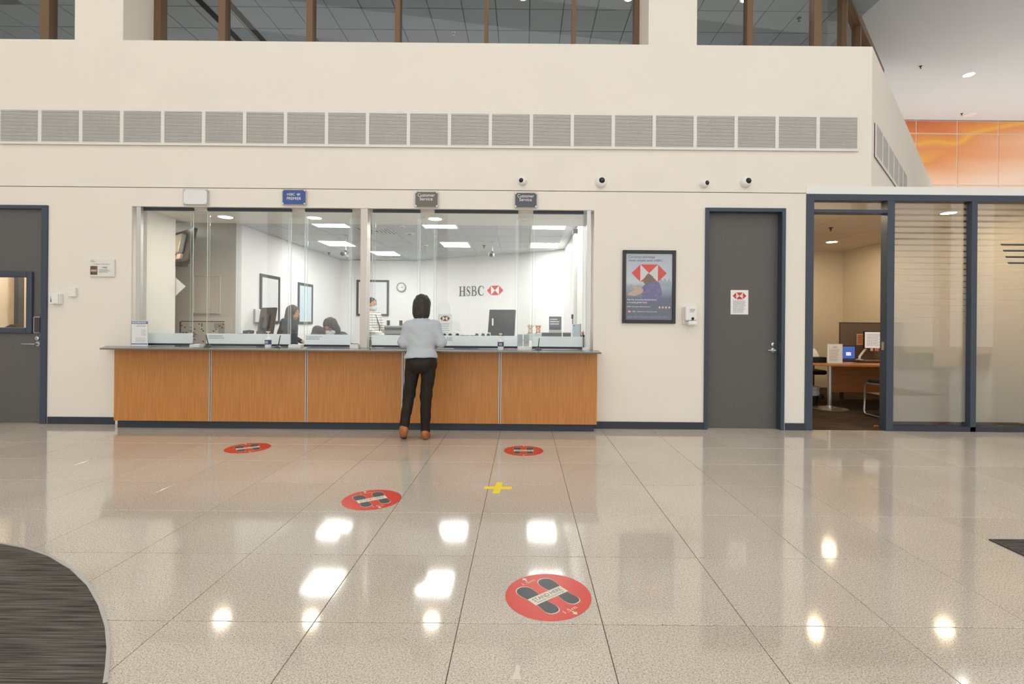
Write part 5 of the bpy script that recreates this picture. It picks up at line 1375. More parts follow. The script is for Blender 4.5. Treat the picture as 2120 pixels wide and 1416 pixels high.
for i in range(13): gl.append([(0.03, 0.1 + i * 0.058), (0.88, 0.1 + i * 0.058), (0.88, 0.103 + i * 0.058), (0.03, 0.103 + i * 0.058)])
for i in range(32): gl.append([(0.03 + i * 0.0274, 0.1), (0.0315 + i * 0.0274, 0.1), (0.0315 + i * 0.0274, 0.8), (0.03 + i * 0.0274, 0.8)])
flat(gl, P(0.0003), M_INKG, t, 'grid_lines')
cells = []
for i in range(12):
    for _ in range(3):
        u = random.randint(0, 29) * 0.0274 + 0.032; cells.append([(u, 0.106 + i * 0.058), (u + 0.025 * random.choice((1, 1, 2)), 0.106 + i * 0.058), (u + 0.026, 0.14 + i * 0.058), (u, 0.14 + i * 0.058)])
flat(cells, P(0.0005), M_INK, t, 'marked_days')
flat([[(0.66, 0.62), (0.86, 0.62), (0.86, 0.8), (0.66, 0.8)], [(0.74, 0.44), (0.86, 0.44), (0.86, 0.62), (0.74, 0.62)], [(0.04, 0.34), (0.15, 0.34), (0.15, 0.46), (0.04, 0.46)]], P(0.0004), mat('planner_shade', (160, 164, 164), 0.7), t, 'shaded_days')
flat([[(0.9, 0.14), (0.99, 0.14), (0.99, 0.2), (0.9, 0.2)]], P(0.0004), M_INK, t, 'corner_mark')
# paper at the end of the return wall, television on its bracket
c0, c1, c2, c3 = at(360, 571, 6.64), at(385, 593, 6.64), at(362, 615, 6.64), at(340, 592, 6.64)
t = tag(MB().prism([(p.x, p.z) for p in (c0, c3, c2, c1)], 'y', 6.632, 6.634).build('paper_sheet', M_PAPER), 'turned square paper sheet sticking out past the white return wall', 'paper')
tv = thing('wall_television', 'flat television on a black bracket shelf seen from behind at the upper left', 'television', (-5.3, 7.3, 2.0))
c = at(376, 511, 7.2)
A_ = Matrix.Translation((c.x, 7.2, c.z)) @ Matrix.Rotation(math.radians(-38), 4, 'Z') @ Matrix.Rotation(math.radians(-10), 4, 'X')
MB().box(-0.42, 0.42, -0.02, 0.025, -0.24, 0.24).turn(A_).build('panel', M_BLACK, tv, bevel=0.008)
MB().box(-0.16, 0.2, -0.09, -0.02, -0.12, 0.16).turn(A_).build('rear_cover', mat('tv_silver', (196, 204, 210), 0.35), tv, bevel=0.02)
MB().box(-0.2, -0.06, -0.05, -0.02, -0.2, -0.13).box(0.04, 0.2, -0.05, -0.02, -0.2, -0.13).turn(A_).build('connector_block', M_OFFWHITE, tv)
c = at(368, 536, 7.2)
MB().tube([(c.x - 0.25, 7.35, c.z + 0.04), (c.x, 7.25, c.z - 0.0), (c.x + 0.12, 7.18, c.z - 0.06), (c.x + 0.22, 7.12, c.z - 0.03)], [0.03, 0.045, 0.05, 0.03], 10).build('bracket_arm', M_CHAR, tv, smooth=True)
MB().tube([(c.x + 0.0, 7.22, c.z), (c.x + 0.02, 7.2, c.z + 0.1), (c.x + 0.06, 7.19, c.z + 0.16)], 0.022, 10).build('neck', M_STEEL, tv, smooth=True)
MB().lathe([(0.05, 0), (0.045, 0.02), (0.02, 0.03)], (c.x + 0.0, 7.2, c.z - 0.11), n=14).build('knob', M_BLACK, tv, smooth=True)
MB().box(c.x - 0.28, c.x - 0.22, 7.3, 7.75, c.z - 0.05, c.z + 0.1).build('wall_mount', M_CHAR, tv)
# dispenser on the side wall
Yd = -4.5 * F / (524 - CX)
zd0, zd1 = at(524, 669, Yd).z, at(524, 640, Yd).z
t = thing('wall_dispenser', 'white rounded dispenser on the side wall left of the monitor', 'dispenser', (-4.5, Yd, zd0))
MB().box(-4.499, -4.47, Yd, Yd + 0.2, zd0, zd1).build('back_plate', M_INKG, t, bevel=0.006)
MB().prism([(-4.47, zd0 + 0.01), (-4.40, zd0 + 0.02), (-4.365, zd0 + 0.1), (-4.37, zd0 + 0.2), (-4.41, zd1), (-4.47, zd1)], 'y', Yd, Yd + 0.2).build('cover', M_WHITE, t, bevel=0.012)
MB().box(-4.40, -4.37, Yd + 0.06, Yd + 0.14, zd0 - 0.02, zd0 + 0.02).build('nozzle', M_OFFWHITE, t)
# switch-like bracket on the back side wall
# ceiling fittings in the teller room
def hang_cam(px, py_top, py, Y, label):
    c = at(px, py, Y); t = thing('hanging_camera', label, 'security camera', (c.x, Y, c.z - 0.08), group='hanging cameras')
    MB().lathe([(0.045, 0.02), (0.045, 0.01), (0.012, 0.0)], (c.x + 0.02, Y, Z_TELL - 0.02), n=18).build('ceiling_rose', M_STEEL, t, smooth=True)
    MB().cyl((c.x + 0.02, Y, Z_TELL - 0.01), (c.x + 0.02, Y, c.z + 0.04), 0.008, n=10).build('rod', M_STEEL, t)
    b = MB().box(c.x - 0.05, c.x + 0.05, Y - 0.09, Y + 0.08, c.z - 0.04, c.z + 0.04).build('body', M_STEEL, t, bevel=0.02)
    MB().lathe([(0.034, 0), (0.03, -0.04), (0.001, -0.045)], (c.x - 0.005, Y - 0.09, c.z - 0.012), 'y', 16).build('lens', M_BLACK, b, smooth=True)
    MB().ball((c.x + 0.01, Y, c.z + 0.045), 0.025).build('joint', M_BLACK, t, smooth=True)
hang_cam(714, 495, 526, 8.75, 'small camera hanging on a rod from the teller ceiling, left one')
hang_cam(1018, 498, 528, 9.3, 'small camera hanging on a rod from the teller ceiling, right one')
for px, py, lb in ((681, 523, 'sprinkler head on the teller ceiling by the left white wall'), (1002, 508, 'sprinkler head on the teller ceiling beside the right camera'), (841, 517, 'sprinkler head mid ceiling in the teller room')):
    k = (Z_TELL - H) * F / (CY - 0.0088 * (px - CX) * -1 - py); q = at(px, py, k); sprinkler((q.x, k, Z_TELL), lb, M_DKM if px != 841 else M_STEEL)
for px, py, r, lb in ((848, 482, 0.085, 'round recessed speaker in the teller ceiling above the clock'), (832, 467, 0.05, 'small smoke detector on the teller ceiling near the screen'), (880, 507, 0.07, 'flat round detector on the teller ceiling beside the light panel')):
    k = (Z_TELL - H) * F / (CY + 0.0088 * (px - CX) - py); q = at(px, py, k)
    t = thing('ceiling_detector', lb, 'detector', (q.x, k, Z_TELL - 0.03))
    MB().lathe([(r, 0.03), (r, 0.015), (r * 0.7, 0.004), (r * 0.5, 0.002)], (q.x, k, Z_TELL - 0.03), n=24).build('housing', M_OFFWHITE, t, smooth=True)
    MB().lathe([(r * 0.5, 0.004), (r * 0.48, 0.0), (0.001, 0.0)], (q.x, k, Z_TELL - 0.03), n=20).build('centre', M_CHAR if r > 0.08 else M_INKG, t)
# blind and trunking at the right wall
xw = 0.825; Yt = xw * F / (1193 - CX)
t = thing('cable_trunking', 'white vertical trunking with a black cord on the right teller wall', 'trunking', (xw, Yt, 0))
MB().box(xw - 0.05, xw - 0.001, Yt - 0.08, Yt + 0.08, 0, Z_TELL - 0.12).build('channel', M_OFFWHITE, t, bevel=0.004)
MB().box(xw - 0.07, xw - 0.001, Yt - 0.1, Yt + 0.1, Z_TELL - 0.12, Z_TELL - 0.06).build('cap', M_CHAR, t)
c = at(1186, 656, Yt)
MB().tube([(xw - 0.06, Yt - 0.02, c.z + 0.03), (xw - 0.06, Yt - 0.02, c.z - 0.3)], 0.006, 8).build('cord', M_BLACK, t)
MB().box(xw - 0.08, xw - 0.05, Yt - 0.04, Yt, c.z - 0.03, c.z + 0.04).build('toggle', M_BLACK, t, bevel=0.004)

# ------------------------------------------------------------------ teller desk behind the screens
td = thing('teller_desk', 'white teller desk running behind the glass screens', 'desk', (-1.9, 7.1, 0))
MB().box(-4.5, 0.80, 6.78, 7.14, 0.72, 0.75).build('desktop', M_OFFWHITE, td, bevel=0.003)
for x in (-4.4, -2.6, -0.9, 0.74):
    MB().box(x, x + 0.03, 6.8, 7.12, 0.003, 0.72).build('leg_panel', M_OFFWHITE, td)
# raised shelf to the right
rx0, rx1 = at(868, 700, 6.45).x, at(1206, 700, 6.45).x
ZR = 1.06
rs = thing('riser_shelf', 'raised shelf above the inner worktop carrying the small desk items', 'shelf', ((rx0 + rx1) / 2, 6.45, 0.944))
MB().box(rx0, rx1, 6.30, 6.62, ZR - 0.02, ZR).build('board', M_OFFWHITE, rs, bevel=0.002)
for x in (rx0 + 0.02, (rx0 + rx1) / 2, rx1 - 0.04):
    MB().box(x, x + 0.02, 6.34, 6.58, 0.944, ZR - 0.02).build('support', M_OFFWHITE, rs)

def monitor(px, py, Y, w, h, rz, tilt, label, zbase, screen_to_us):
    c = at(px, py, Y); t = thing('desk_monitor', label, 'monitor', (c.x, Y, zbase))
    Mx = Matrix.Translation((c.x, Y, c.z)) @ Matrix.Rotation(rz, 4, 'Z') @ Matrix.Rotation(tilt, 4, 'X')
    MB().box(-w / 2, w / 2, -0.02, 0.02, -h / 2, h / 2).turn(Mx).build('casing', M_BLACK if screen_to_us else mat('dark_plastic', (74, 72, 70), 0.4), t, bevel=0.006)
    if screen_to_us: MB().box(-w / 2 + 0.012, w / 2 - 0.012, -0.0225, -0.0202, -h / 2 + 0.012, h / 2 - 0.012).turn(Mx).build('screen', mat('dark_screen', (44, 47, 52), 0.12), t)
    else: MB().box(-w * 0.3, w * 0.3, -0.05, -0.02, -h * 0.3, h * 0.25).turn(Mx).build('rear_cover', mat('dark_plastic', (74, 72, 70), 0.4), t, bevel=0.012)
    return t, c, Mx
t, c, Mx = monitor(1039, 668, 6.95, 0.38, 0.37, math.radians(-12), math.radians(-14), 'black monitor with a dark glossy screen behind the wide right pane', 0.75, True)
MB().box(c.x - 0.03, c.x + 0.03, 6.98, 7.02, 0.76, c.z - 0.05).build('neck', M_BLACK, t)
MB().box(c.x - 0.12, c.x + 0.12, 6.9, 7.1, 0.75, 0.765).build('foot', M_BLACK, t, bevel=0.004)
q = at(1020, 665, 6.9); MB().box(q.x - 0.01, q.x + 0.012, 6.895, 6.9, q.z - 0.06, q.z + 0.04).build('tag', M_PAPER, t)
t, c, Mx = monitor(553, 664, 6.95, 0.42, 0.37, math.radians(-38), math.radians(-8), 'dark monitor on a black arm turned sideways behind the left pane', 0.75, False)
q = at(540, 690, 6.9)
MB().box(q.x - 0.05, q.x + 0.04, 6.87, 6.97, 0.75, 1.12).build('base', M_CHAR, t, bevel=0.006)
MB().tube([(q.x, 6.92, 1.08), (q.x, 6.92, 1.27), (q.x + 0.02, 6.92, 1.31), (c.x - 0.05, 6.93, 1.32), (c.x - 0.01, 6.94, 1.27)], 0.024, 12).build('arm', M_BLACK, t, smooth=True)
MB().tube([(c.x + 0.02, 6.88, 1.22), (q.x + 0.08, 6.86, 1.08), (q.x + 0.04, 6.87, 1.04)], 0.005, 8).build('cable', M_BLACK, t, smooth=True)
# desk phone
c = at(504, 692, 6.95)
t = thing('telephone', 'black desk telephone low behind the pane beside the planner', 'telephone', (c.x, 6.95, 0.75))
MB().box(c.x - 0.14, c.x + 0.14, 6.87, 7.05, 0.75, c.z - 0.05).build('plinth', M_OFFWHITE, t)
MB().prism([(c.x - 0.13, c.z - 0.05), (c.x + 0.13, c.z - 0.05), (c.x + 0.07, c.z + 0.02), (c.x - 0.13, c.z + 0.005)], 'y', 6.88, 7.04).build('body', M_BLACK, t, bevel=0.006)
MB().tube([(c.x + 0.04, 6.89, c.z + 0.03), (c.x + 0.07, 6.96, c.z + 0.045), (c.x + 0.09, 7.03, c.z + 0.03)], [0.025, 0.018, 0.025], 10).build('handset', M_CHAR, t, smooth=True)
# printer
x0, x1, z0, z1 = rect(795, 674, 838, 702, 7.6)
t = thing('printer', 'grey printer with two dark paper supports beside the customer', 'printer', ((x0 + x1) / 2, 7.6, 0.003))
MB().box(x0, x1 + 0.1, 7.6, 8.0, z0 - 0.1, z1).build('body', mat('printer_grey', (150, 150, 150), 0.5), t, bevel=0.01)
MB().box(x0 + 0.03, x1 + 0.08, 7.59, 7.6, z0 + 0.02, z0 + 0.08).build('paper_slot', M_CHAR, t)
MB().box(x0 + 0.01, x1 + 0.09, 7.592, 7.6, z1 - 0.07, z1 - 0.03).build('panel_band', M_CHAR, t)
for px in (804, 830):
    a = at(px, 668, 7.75); MB().box(a.x - 0.025, a.x + 0.018, 7.75, 7.78, z1, z1 + 0.08).build('paper_support', M_BLACK, t)
MB().box(x0 - 0.05, x1 + 0.15, 7.55, 8.05, 0.003, z0 - 0.1).build('stand', M_OFFWHITE, t)

def card(px0, py0, px1, py1, Y, label, m, zb, name='leaflet_stand', lines=None, cat='leaflet', lm=None):
    x0, x1, z0, z1 = rect(px0, py0, px1, py1, Y)
    t = thing(name, label, cat, ((x0 + x1) / 2, Y, zb))
    MB().box(x0, x1, Y, Y + 0.002, zb + 0.004, z1).build('sheet', m, t)
    MB().box(x0 - 0.004, x1 + 0.004, Y + 0.0025, Y + 0.006, zb, z1 + 0.003).box(x0 - 0.004, x1 + 0.004, Y - 0.03, Y + 0.05, zb, zb + 0.003).build('holder', M_EDGE, t)
    return t, x0, x1, zb, z1
t, x0, x1, zb, z1 = card(908, 651, 934.5, 697, 6.46, 'white leaflet with a brown hexagon emblem right of the customer', M_PAPER, ZR)
w = x1 - x0
logo((x0 + x1) / 2, z1 - 0.052, w * 0.78, wall_put(6.459), t, mat('emblem_bronze', (140, 96, 66), 0.5), M_WPRINT)
text_lines(x0 + 0.02, x1 - 0.02, zb + 0.03, z1 - 0.11, 6, wall_put(6.459), mat('ink_pale_blue', (170, 186, 198), 0.7), t, 0.4, 0.2)
t, x0, x1, zb, z1 = card(1137, 655.5, 1162, 692, 6.52, 'slate blue leaflet with white lines standing near the right end', mat('leaflet_slate', (112, 118, 134), 0.6), ZR)
h = z1 - zb; w = x1 - x0
text_lines(x0 + 0.012, x1 - 0.02, zb + h * 0.62, z1 - 0.02, 3, wall_put(6.519), M_WPRINT, t, 0.5, 0.3)
flat([[(x0, zb + 0.004), (x1, zb + 0.004), (x1, zb + h * 0.42), (x0, zb + h * 0.42)]], wall_put(6.5192), mat('leaflet_sand', (206, 200, 192), 0.6), t, 'photo_sand')
flat([[(x0 + w * u, zb + h * 0.40), (x0 + w * (u + 0.05), zb + h * 0.40), (x0 + w * (u + 0.05), zb + h * (0.52 + 0.05 * math.sin(u * 40))), (x0 + w * u, zb + h * (0.54 + 0.04 * math.cos(u * 30)))] for u in [0.05 + 0.075 * i for i in range(12)]], wall_put(6.519), M_CHAR, t, 'photo_skyline')
# row of acrylic boxes with leaflets in the gap
for i, (px, lb) in enumerate(((1076.5, 'clear leaflet box in the gap, first of the two'), (1089.5, 'clear leaflet box in the gap, second of the two'))):
    x0, x1, z0, z1 = rect(px - 5.5, 694, px + 5.5, 716, 6.12)
    t = thing('leaflet_box', lb, 'leaflet box', ((x0 + x1) / 2, 6.12, 0.944), group='leaflet boxes in the gap')
    MB().box(x0, x1, 6.115, 6.12, 0.946, z1).build('front', M_GLASS, t)
    MB().box(x0, x1, 6.13, 6.16, 0.946, z1 + 0.01).build('leaflets', mat('leaflet_mid', (176, 184, 194), 0.6), t)
    flat([[(x0, 0.95), (x1, 0.95), (x1, 1.01), (x0, 1.01)]], wall_put(6.129), mat('leaflet_sand', (206, 200, 192), 0.6), t, 'lower_print')
    MB().box(x0, x1, 6.112, 6.165, 0.944, 0.9458).build('tray', M_EDGE, t)
# white stack of forms on the worktop in each gap
for px0, px1, py0, lb in ((398, 418, 712.5, 'short stack of white forms in the gap by the planner'), (601, 626, 713, 'short stack of white forms in the gap left of the teller'), (727, 744, 713, 'stack of white forms left of the metal post'), (1072, 1099, 717, 'stack of white forms in the gap by the leaflet boxes'), (1206, 1217, 719.5, 'little white card stack at the right jamb')):
    x0, x1 = at(px0, 718, 5.98).x, at(px1, 718, 5.98).x; zt_ = max(0.952, at(px0, py0, 5.98).z)
    t = thing('form_stack', lb, 'paper stack', ((x0 + x1) / 2, 5.98, 0.944), group='form stacks on the worktop')
    n_ = 4
    for i in range(n_):
        dz = (zt_ - 0.944) / n_; o_ = random.uniform(-0.004, 0.004)
        MB().box(x0 + o_, x1 + o_, 5.93, 6.025, 0.944 + i * dz, 0.944 + (i + 1) * dz - 0.0008).build('form', M_PAPER, t)
# small white pots with dark discs along the shelf
for i, (px, w_, lb) in enumerate(((920, 7, 'white small box with a dark disc, leftmost on the shelf'), (932, 8, 'white small box with a dark disc, second on the shelf'), (947, 7, 'white small box with a dark disc, third on the shelf'), (987, 7, 'white small box with a dark disc, fourth on the shelf'), (1000, 7, 'white small box with a dark disc, fifth on the shelf'), (1011, 6, 'white small box with a dark disc, nearest the monitor'))):
    x0, x1, z0, z1 = rect(px - w_ / 2 - 1, 688.5, px + w_ / 2 + 1, 700, 6.34)
    t = thing('small_box', lb, 'small box', ((x0 + x1) / 2, 6.34, ZR), group='small boxes on the shelf')
    MB().box(x0, x1, 6.34, 6.40, ZR, z1).build('box', M_WHITE, t, bevel=0.003)
    MB().lathe([(0.022, 0), (0.022, -0.004), (0.001, -0.005)], ((x0 + x1) / 2, 6.34, max(ZR + 0.03, z1 - 0.032)), 'y', 16).build('disc', M_CHAR, t)
for px0, px1, lb in ((951, 971, 'low black tray on the shelf between the small boxes'), (974, 984, 'small black stamp block on the shelf')):
    x0, x1, z0, z1 = rect(px0, 694, px1, 699, 6.5)
    t = thing('desk_tray', lb, 'tray', ((x0 + x1) / 2, 6.5, ZR))
    MB().box(x0, x1, 6.5, 6.58, ZR, z1).build('body', M_BLACK, t, bevel=0.004)
    MB().box(x0 + 0.008, x1 - 0.008, 6.498, 6.5, z1 - 0.02, z1 - 0.012).build('rim_strip', M_CHAR, t)
# open paper pad
x0, x1, z0, z1 = rect(938, 686, 990, 694, 6.6)
t = thing('paper_pad', 'curled white paper pad lying behind the small boxes', 'paper pad', ((x0 + x1) / 2, 6.7, 0.944))
MB().box(x0, x1, 6.64, 6.74, 0.944, z0).build('block', M_OFFWHITE, t)
pv = []
for i in range(9):
    f_ = i / 8; zz = z0 + 0.002 + (z1 - z0) * (1 - f_) ** 1.5
    pv += [(x0 + (x1 - x0) * f_, 6.64, zz), (x0 + (x1 - x0) * f_, 6.74, zz)]
MB().add(pv, [(2 * i, 2 * i + 2, 2 * i + 3, 2 * i + 1) for i in range(8)]).build('top_sheet', M_PAPER, t, smooth=True, recalc=False)
# dark boxes on the shelf, right
for px0, px1, lb in ((1122, 1163, 'long dark storage box with white marks on the right shelf'), (1166, 1182, 'short dark storage box beside the blue folder')):
    x0, x1, z0, z1 = rect(px0, 690, px1, 700, 6.36)
    t = thing('storage_box', lb, 'box', ((x0 + x1) / 2, 6.36, ZR))
    MB().box(x0, x1, 6.36, 6.44, ZR, z1).build('body', mat('box_slate', (58, 62, 72), 0.5), t, bevel=0.003)
    MB().box(x0 - 0.003, x1 + 0.003, 6.357, 6.443, z1, z1 + 0.008).build('lid', mat('box_taupe', (120, 112, 104), 0.6), t)
    text_lines(x0 + 0.02, x0 + (x1 - x0) * 0.6, ZR + 0.012, ZR + 0.036, 2, wall_put(6.3585), M_WPRINT, t)
# pale blue card holder between toys and boxes
x0, x1, z0, z1 = rect(1110, 691, 1121, 699, 6.36)
t = thing('card_holder', 'small pale blue card holder below the tiger toy', 'card holder', ((x0 + x1) / 2, 6.36, ZR))
MB().box(x0, x1, 6.36, 6.40, ZR, z1).build('body', mat('holder_blue', (196, 212, 222), 0.5), t, bevel=0.003)
MB().box(x0 + 0.006, x1 - 0.006, 6.372, 6.39, z1, z1 + 0.012).build('cards', M_PAPER, t)
# blue lever-arch folder and bracket
x0, x1, z0, z1 = rect(1186, 671, 1203, 702, 6.45)
t = thing('blue_folder', 'pale blue upright folder beside the right jamb', 'folder', ((x0 + x1) / 2, 6.45, ZR))
MB().box(x0, x1 - 0.012, 6.45, 6.55, ZR, z1).build('cover', mat('folder_blue', (186, 204, 216), 0.5), t, bevel=0.003)
MB().box(x1 - 0.012, x1, 6.448, 6.552, ZR, z1 + 0.005).build('spine', M_INKG, t)
MB().cyl((x0 + 0.012, 6.45, z1 - 0.02), (x0 + 0.012, 6.446, z1 - 0.02), 0.008, n=12).build('finger_hole', M_CHAR, t)
# pen cup
c = at(1208, 716, 6.0)
t = thing('pen_cup', 'grey cylinder pen cup with red and orange pens at the right jamb', 'pen cup', (c.x, 6.06, 0.944))
zr = at(1208, 697, 6.06).z
MB().lathe([(0.022, 0), (0.024, 0.002), (0.024, zr - 0.944), (0.021, zr - 0.944), (0.020, 0.004)], (c.x, 6.09, 0.944), n=20).build('cup', M_INKG, t, smooth=True)
MB().lathe([(0.0246, zr - 0.944 - 0.002), (0.025, zr - 0.944 + 0.02), (0.022, zr - 0.944 + 0.02)], (c.x, 6.09, 0.944), n=20).build('rim_band', M_BLACK, t)
for dx, m_, hh in ((-0.008, M_RED, 0.06), (0.004, mat('pen_orange', (236, 120, 40), 0.4), 0.07), (0.01, M_RED, 0.05), (-0.002, M_BLACK, 0.055)):
    MB().cyl((c.x + dx * 0.5, 6.09 + dx * 0.3, 0.96), (c.x + dx * 1.4, 6.09 + dx, zr + hh), 0.0045, n=8).build('pen', m_, t)
# patterned keyring stand right of the post
c = at(764, 716, 6.02)
t = thing('card_reader', 'narrow black and white patterned card stand right of the metal post', 'card stand', (c.x, 6.1, 0.944))
x0, x1, z0, z1 = rect(761.5, 703, 767.5, 717, 6.1)
MB().box(x0, x1, 6.1, 6.115, 0.95, z1).build('card', mat('pattern_card', (120, 122, 126), 0.6, noise=(160, 0.95, (1, 1, 1))), t)
MB().box(x0 - 0.004, x1 + 0.004, 6.085, 6.13, 0.944, 0.95).build('base', M_WHITE, t)
MB().tube([(x0 + 0.002, 6.107, z1), (x0 + 0.002, 6.107, z1 + 0.025), (x1 - 0.002, 6.107, z1 + 0.03), (x1 - 0.002, 6.107, z1)], 0.003, 8).build('clip', M_BLACK, t)

# ------------------------------------------------------------------ things on the public side of the worktop
t_, x0, x1, zb, z1 = card(272.5, 664.5, 305.5, 716, 5.93, 'upright leaflet with a blue header band at the left end of the worktop', M_PAPER, 0.944, 'counter_leaflet')
h, w = z1 - zb, x1 - x0; p = wall_put(5.929)
flat([[(x0, z1 - h * 0.115), (x1, z1 - h * 0.115), (x1, z1 - h * 0.02), (x0, z1 - h * 0.02)], [(x0, zb + h * 0.075), (x1, zb + h * 0.075), (x1, zb + h * 0.11), (x0, zb + h * 0.11)]], p, mat('leaflet_blue', (62, 86, 140), 0.6), t_, 'header_band')
text_lines(x0 + w * 0.04, x0 + w * 0.94, z1 - h * 0.09, z1 - h * 0.045, 1, wall_put(5.928), M_WPRINT, t_, 0.9, 0.02)
text_lines(x0 + w * 0.32, x1 - w * 0.08, z1 - h * 0.24, z1 - h * 0.14, 2, p, M_INKG, t_, 0.35, 0.1)
text_lines(x0 + w * 0.60, x1 - w * 0.08, zb + h * 0.42, z1 - h * 0.32, 5, p, M_INKG, t_, 0.25, 0.3)
text_lines(x0 + w * 0.25, x1 - w * 0.08, zb + h * 0.14, zb + h * 0.34, 4, p, M_INKG, t_, 0.25, 0.2)
def sanitizer(px, py0, py1, Y, label):
    a, b = at(px, py1, Y), at(px, py0, Y); hh = b.z - a.z; zb = 0.944; s = (b.z - zb)
    t = thing('sanitiser_bottle', label, 'bottle', (a.x, Y, zb), group='sanitiser bottles')
    r = 0.036
    MB().lathe([(r * 0.96, 0), (r, 0.006), (r, s * 0.48), (r * 0.9, s * 0.56), (r * 0.42, s * 0.66), (r * 0.36, s * 0.70)], (a.x, Y, zb), n=24).build('bottle', mat('clear_bottle', (236, 238, 236), 0.2), t, smooth=True)
    lb_ = MB().lathe([(r * 1.01, s * 0.20), (r * 1.02, s * 0.21), (r * 1.02, s * 0.47), (r * 1.01, s * 0.48)], (a.x, Y, zb), n=24).build('label_band', mat('bottle_label', (70, 82, 118), 0.5), t, smooth=True)
    flat([[(a.x - r * 0.5, zb + s * z_), (a.x + r * 0.5, zb + s * z_), (a.x + r * 0.5, zb + s * (z_ + 0.03)), (a.x - r * 0.5, zb + s * (z_ + 0.03))] for z_ in (0.28, 0.36)], wall_put(Y - r * 1.04), M_WPRINT, lb_, 'print')
    MB().lathe([(r * 0.44, s * 0.68), (r * 0.44, s * 0.78), (r * 0.16, s * 0.80), (r * 0.14, s * 0.93)], (a.x, Y, zb), n=18).build('collar', M_WHITE, t, smooth=True)
    MB().box(a.x - r * 0.6, a.x + r * 0.55, Y - 0.01, Y + 0.01, zb + s * 0.93, zb + s).build('pump', M_WHITE, t, bevel=0.004)
sanitizer(555, 686, 716, 5.88, 'pump sanitiser bottle on the worktop below the left monitor')
sanitizer(1036.5, 690, 720, 5.88, 'pump sanitiser bottle on the worktop below the right monitor')
def pen(pxb, pyb, pxt, pyt, Y, label, m=M_BLACK, base=True):
    b = at(pxb, pyb, Y); e = at(pxt, pyt, Y)
    t = thing('counter_pen', label, 'pen', (b.x, Y, 0.944), group='counter pens')
    if base:
        MB().lathe([(0.05, 0), (0.05, 0.006), (0.03, 0.016), (0.012, 0.03)], (b.x, Y, 0.944), n=22).build('base', M_CHAR, t, smooth=True)
    MB().cyl((b.x, Y, 0.96), (e.x, Y, e.z), 0.006, 0.0045, n=10).build('barrel', m, t)
    MB().tube([(b.x + 0.02, Y - 0.01, 0.955), (b.x + 0.05, Y - 0.03, 0.95), (b.x + 0.06, Y - 0.04, 0.947)], 0.003, 6).build('chain', M_STEEL, t)
pen(432, 714, 426.5, 693, 5.86, 'black counter pen in a round base by the planner gap')
pen(576, 716, 580.5, 694, 5.86, 'black counter pen in a grey base beside the left sanitiser')
pen(1114, 718, 1116.5, 700, 5.86, 'black counter pen standing upright near the right end')
for px0, px1, Y, lb in ((1104, 1114, 5.84, 'small grey clip lying on the worktop at the right'), (628, 633, 5.8, 'tiny white slip on the worktop left of the seated teller')):
    x0, x1 = at(px0, 720, Y).x, at(px1, 720, Y).x
    tag(MB().prism([(x0, Y), (x1, Y - 0.005), (x1, Y + 0.03), (x0, Y + 0.035)], 'z', 0.944, 0.949).build('paper_slip', M_PAPER if px0 < 1000 else M_INKG, bevel=0.001), lb, 'slip')

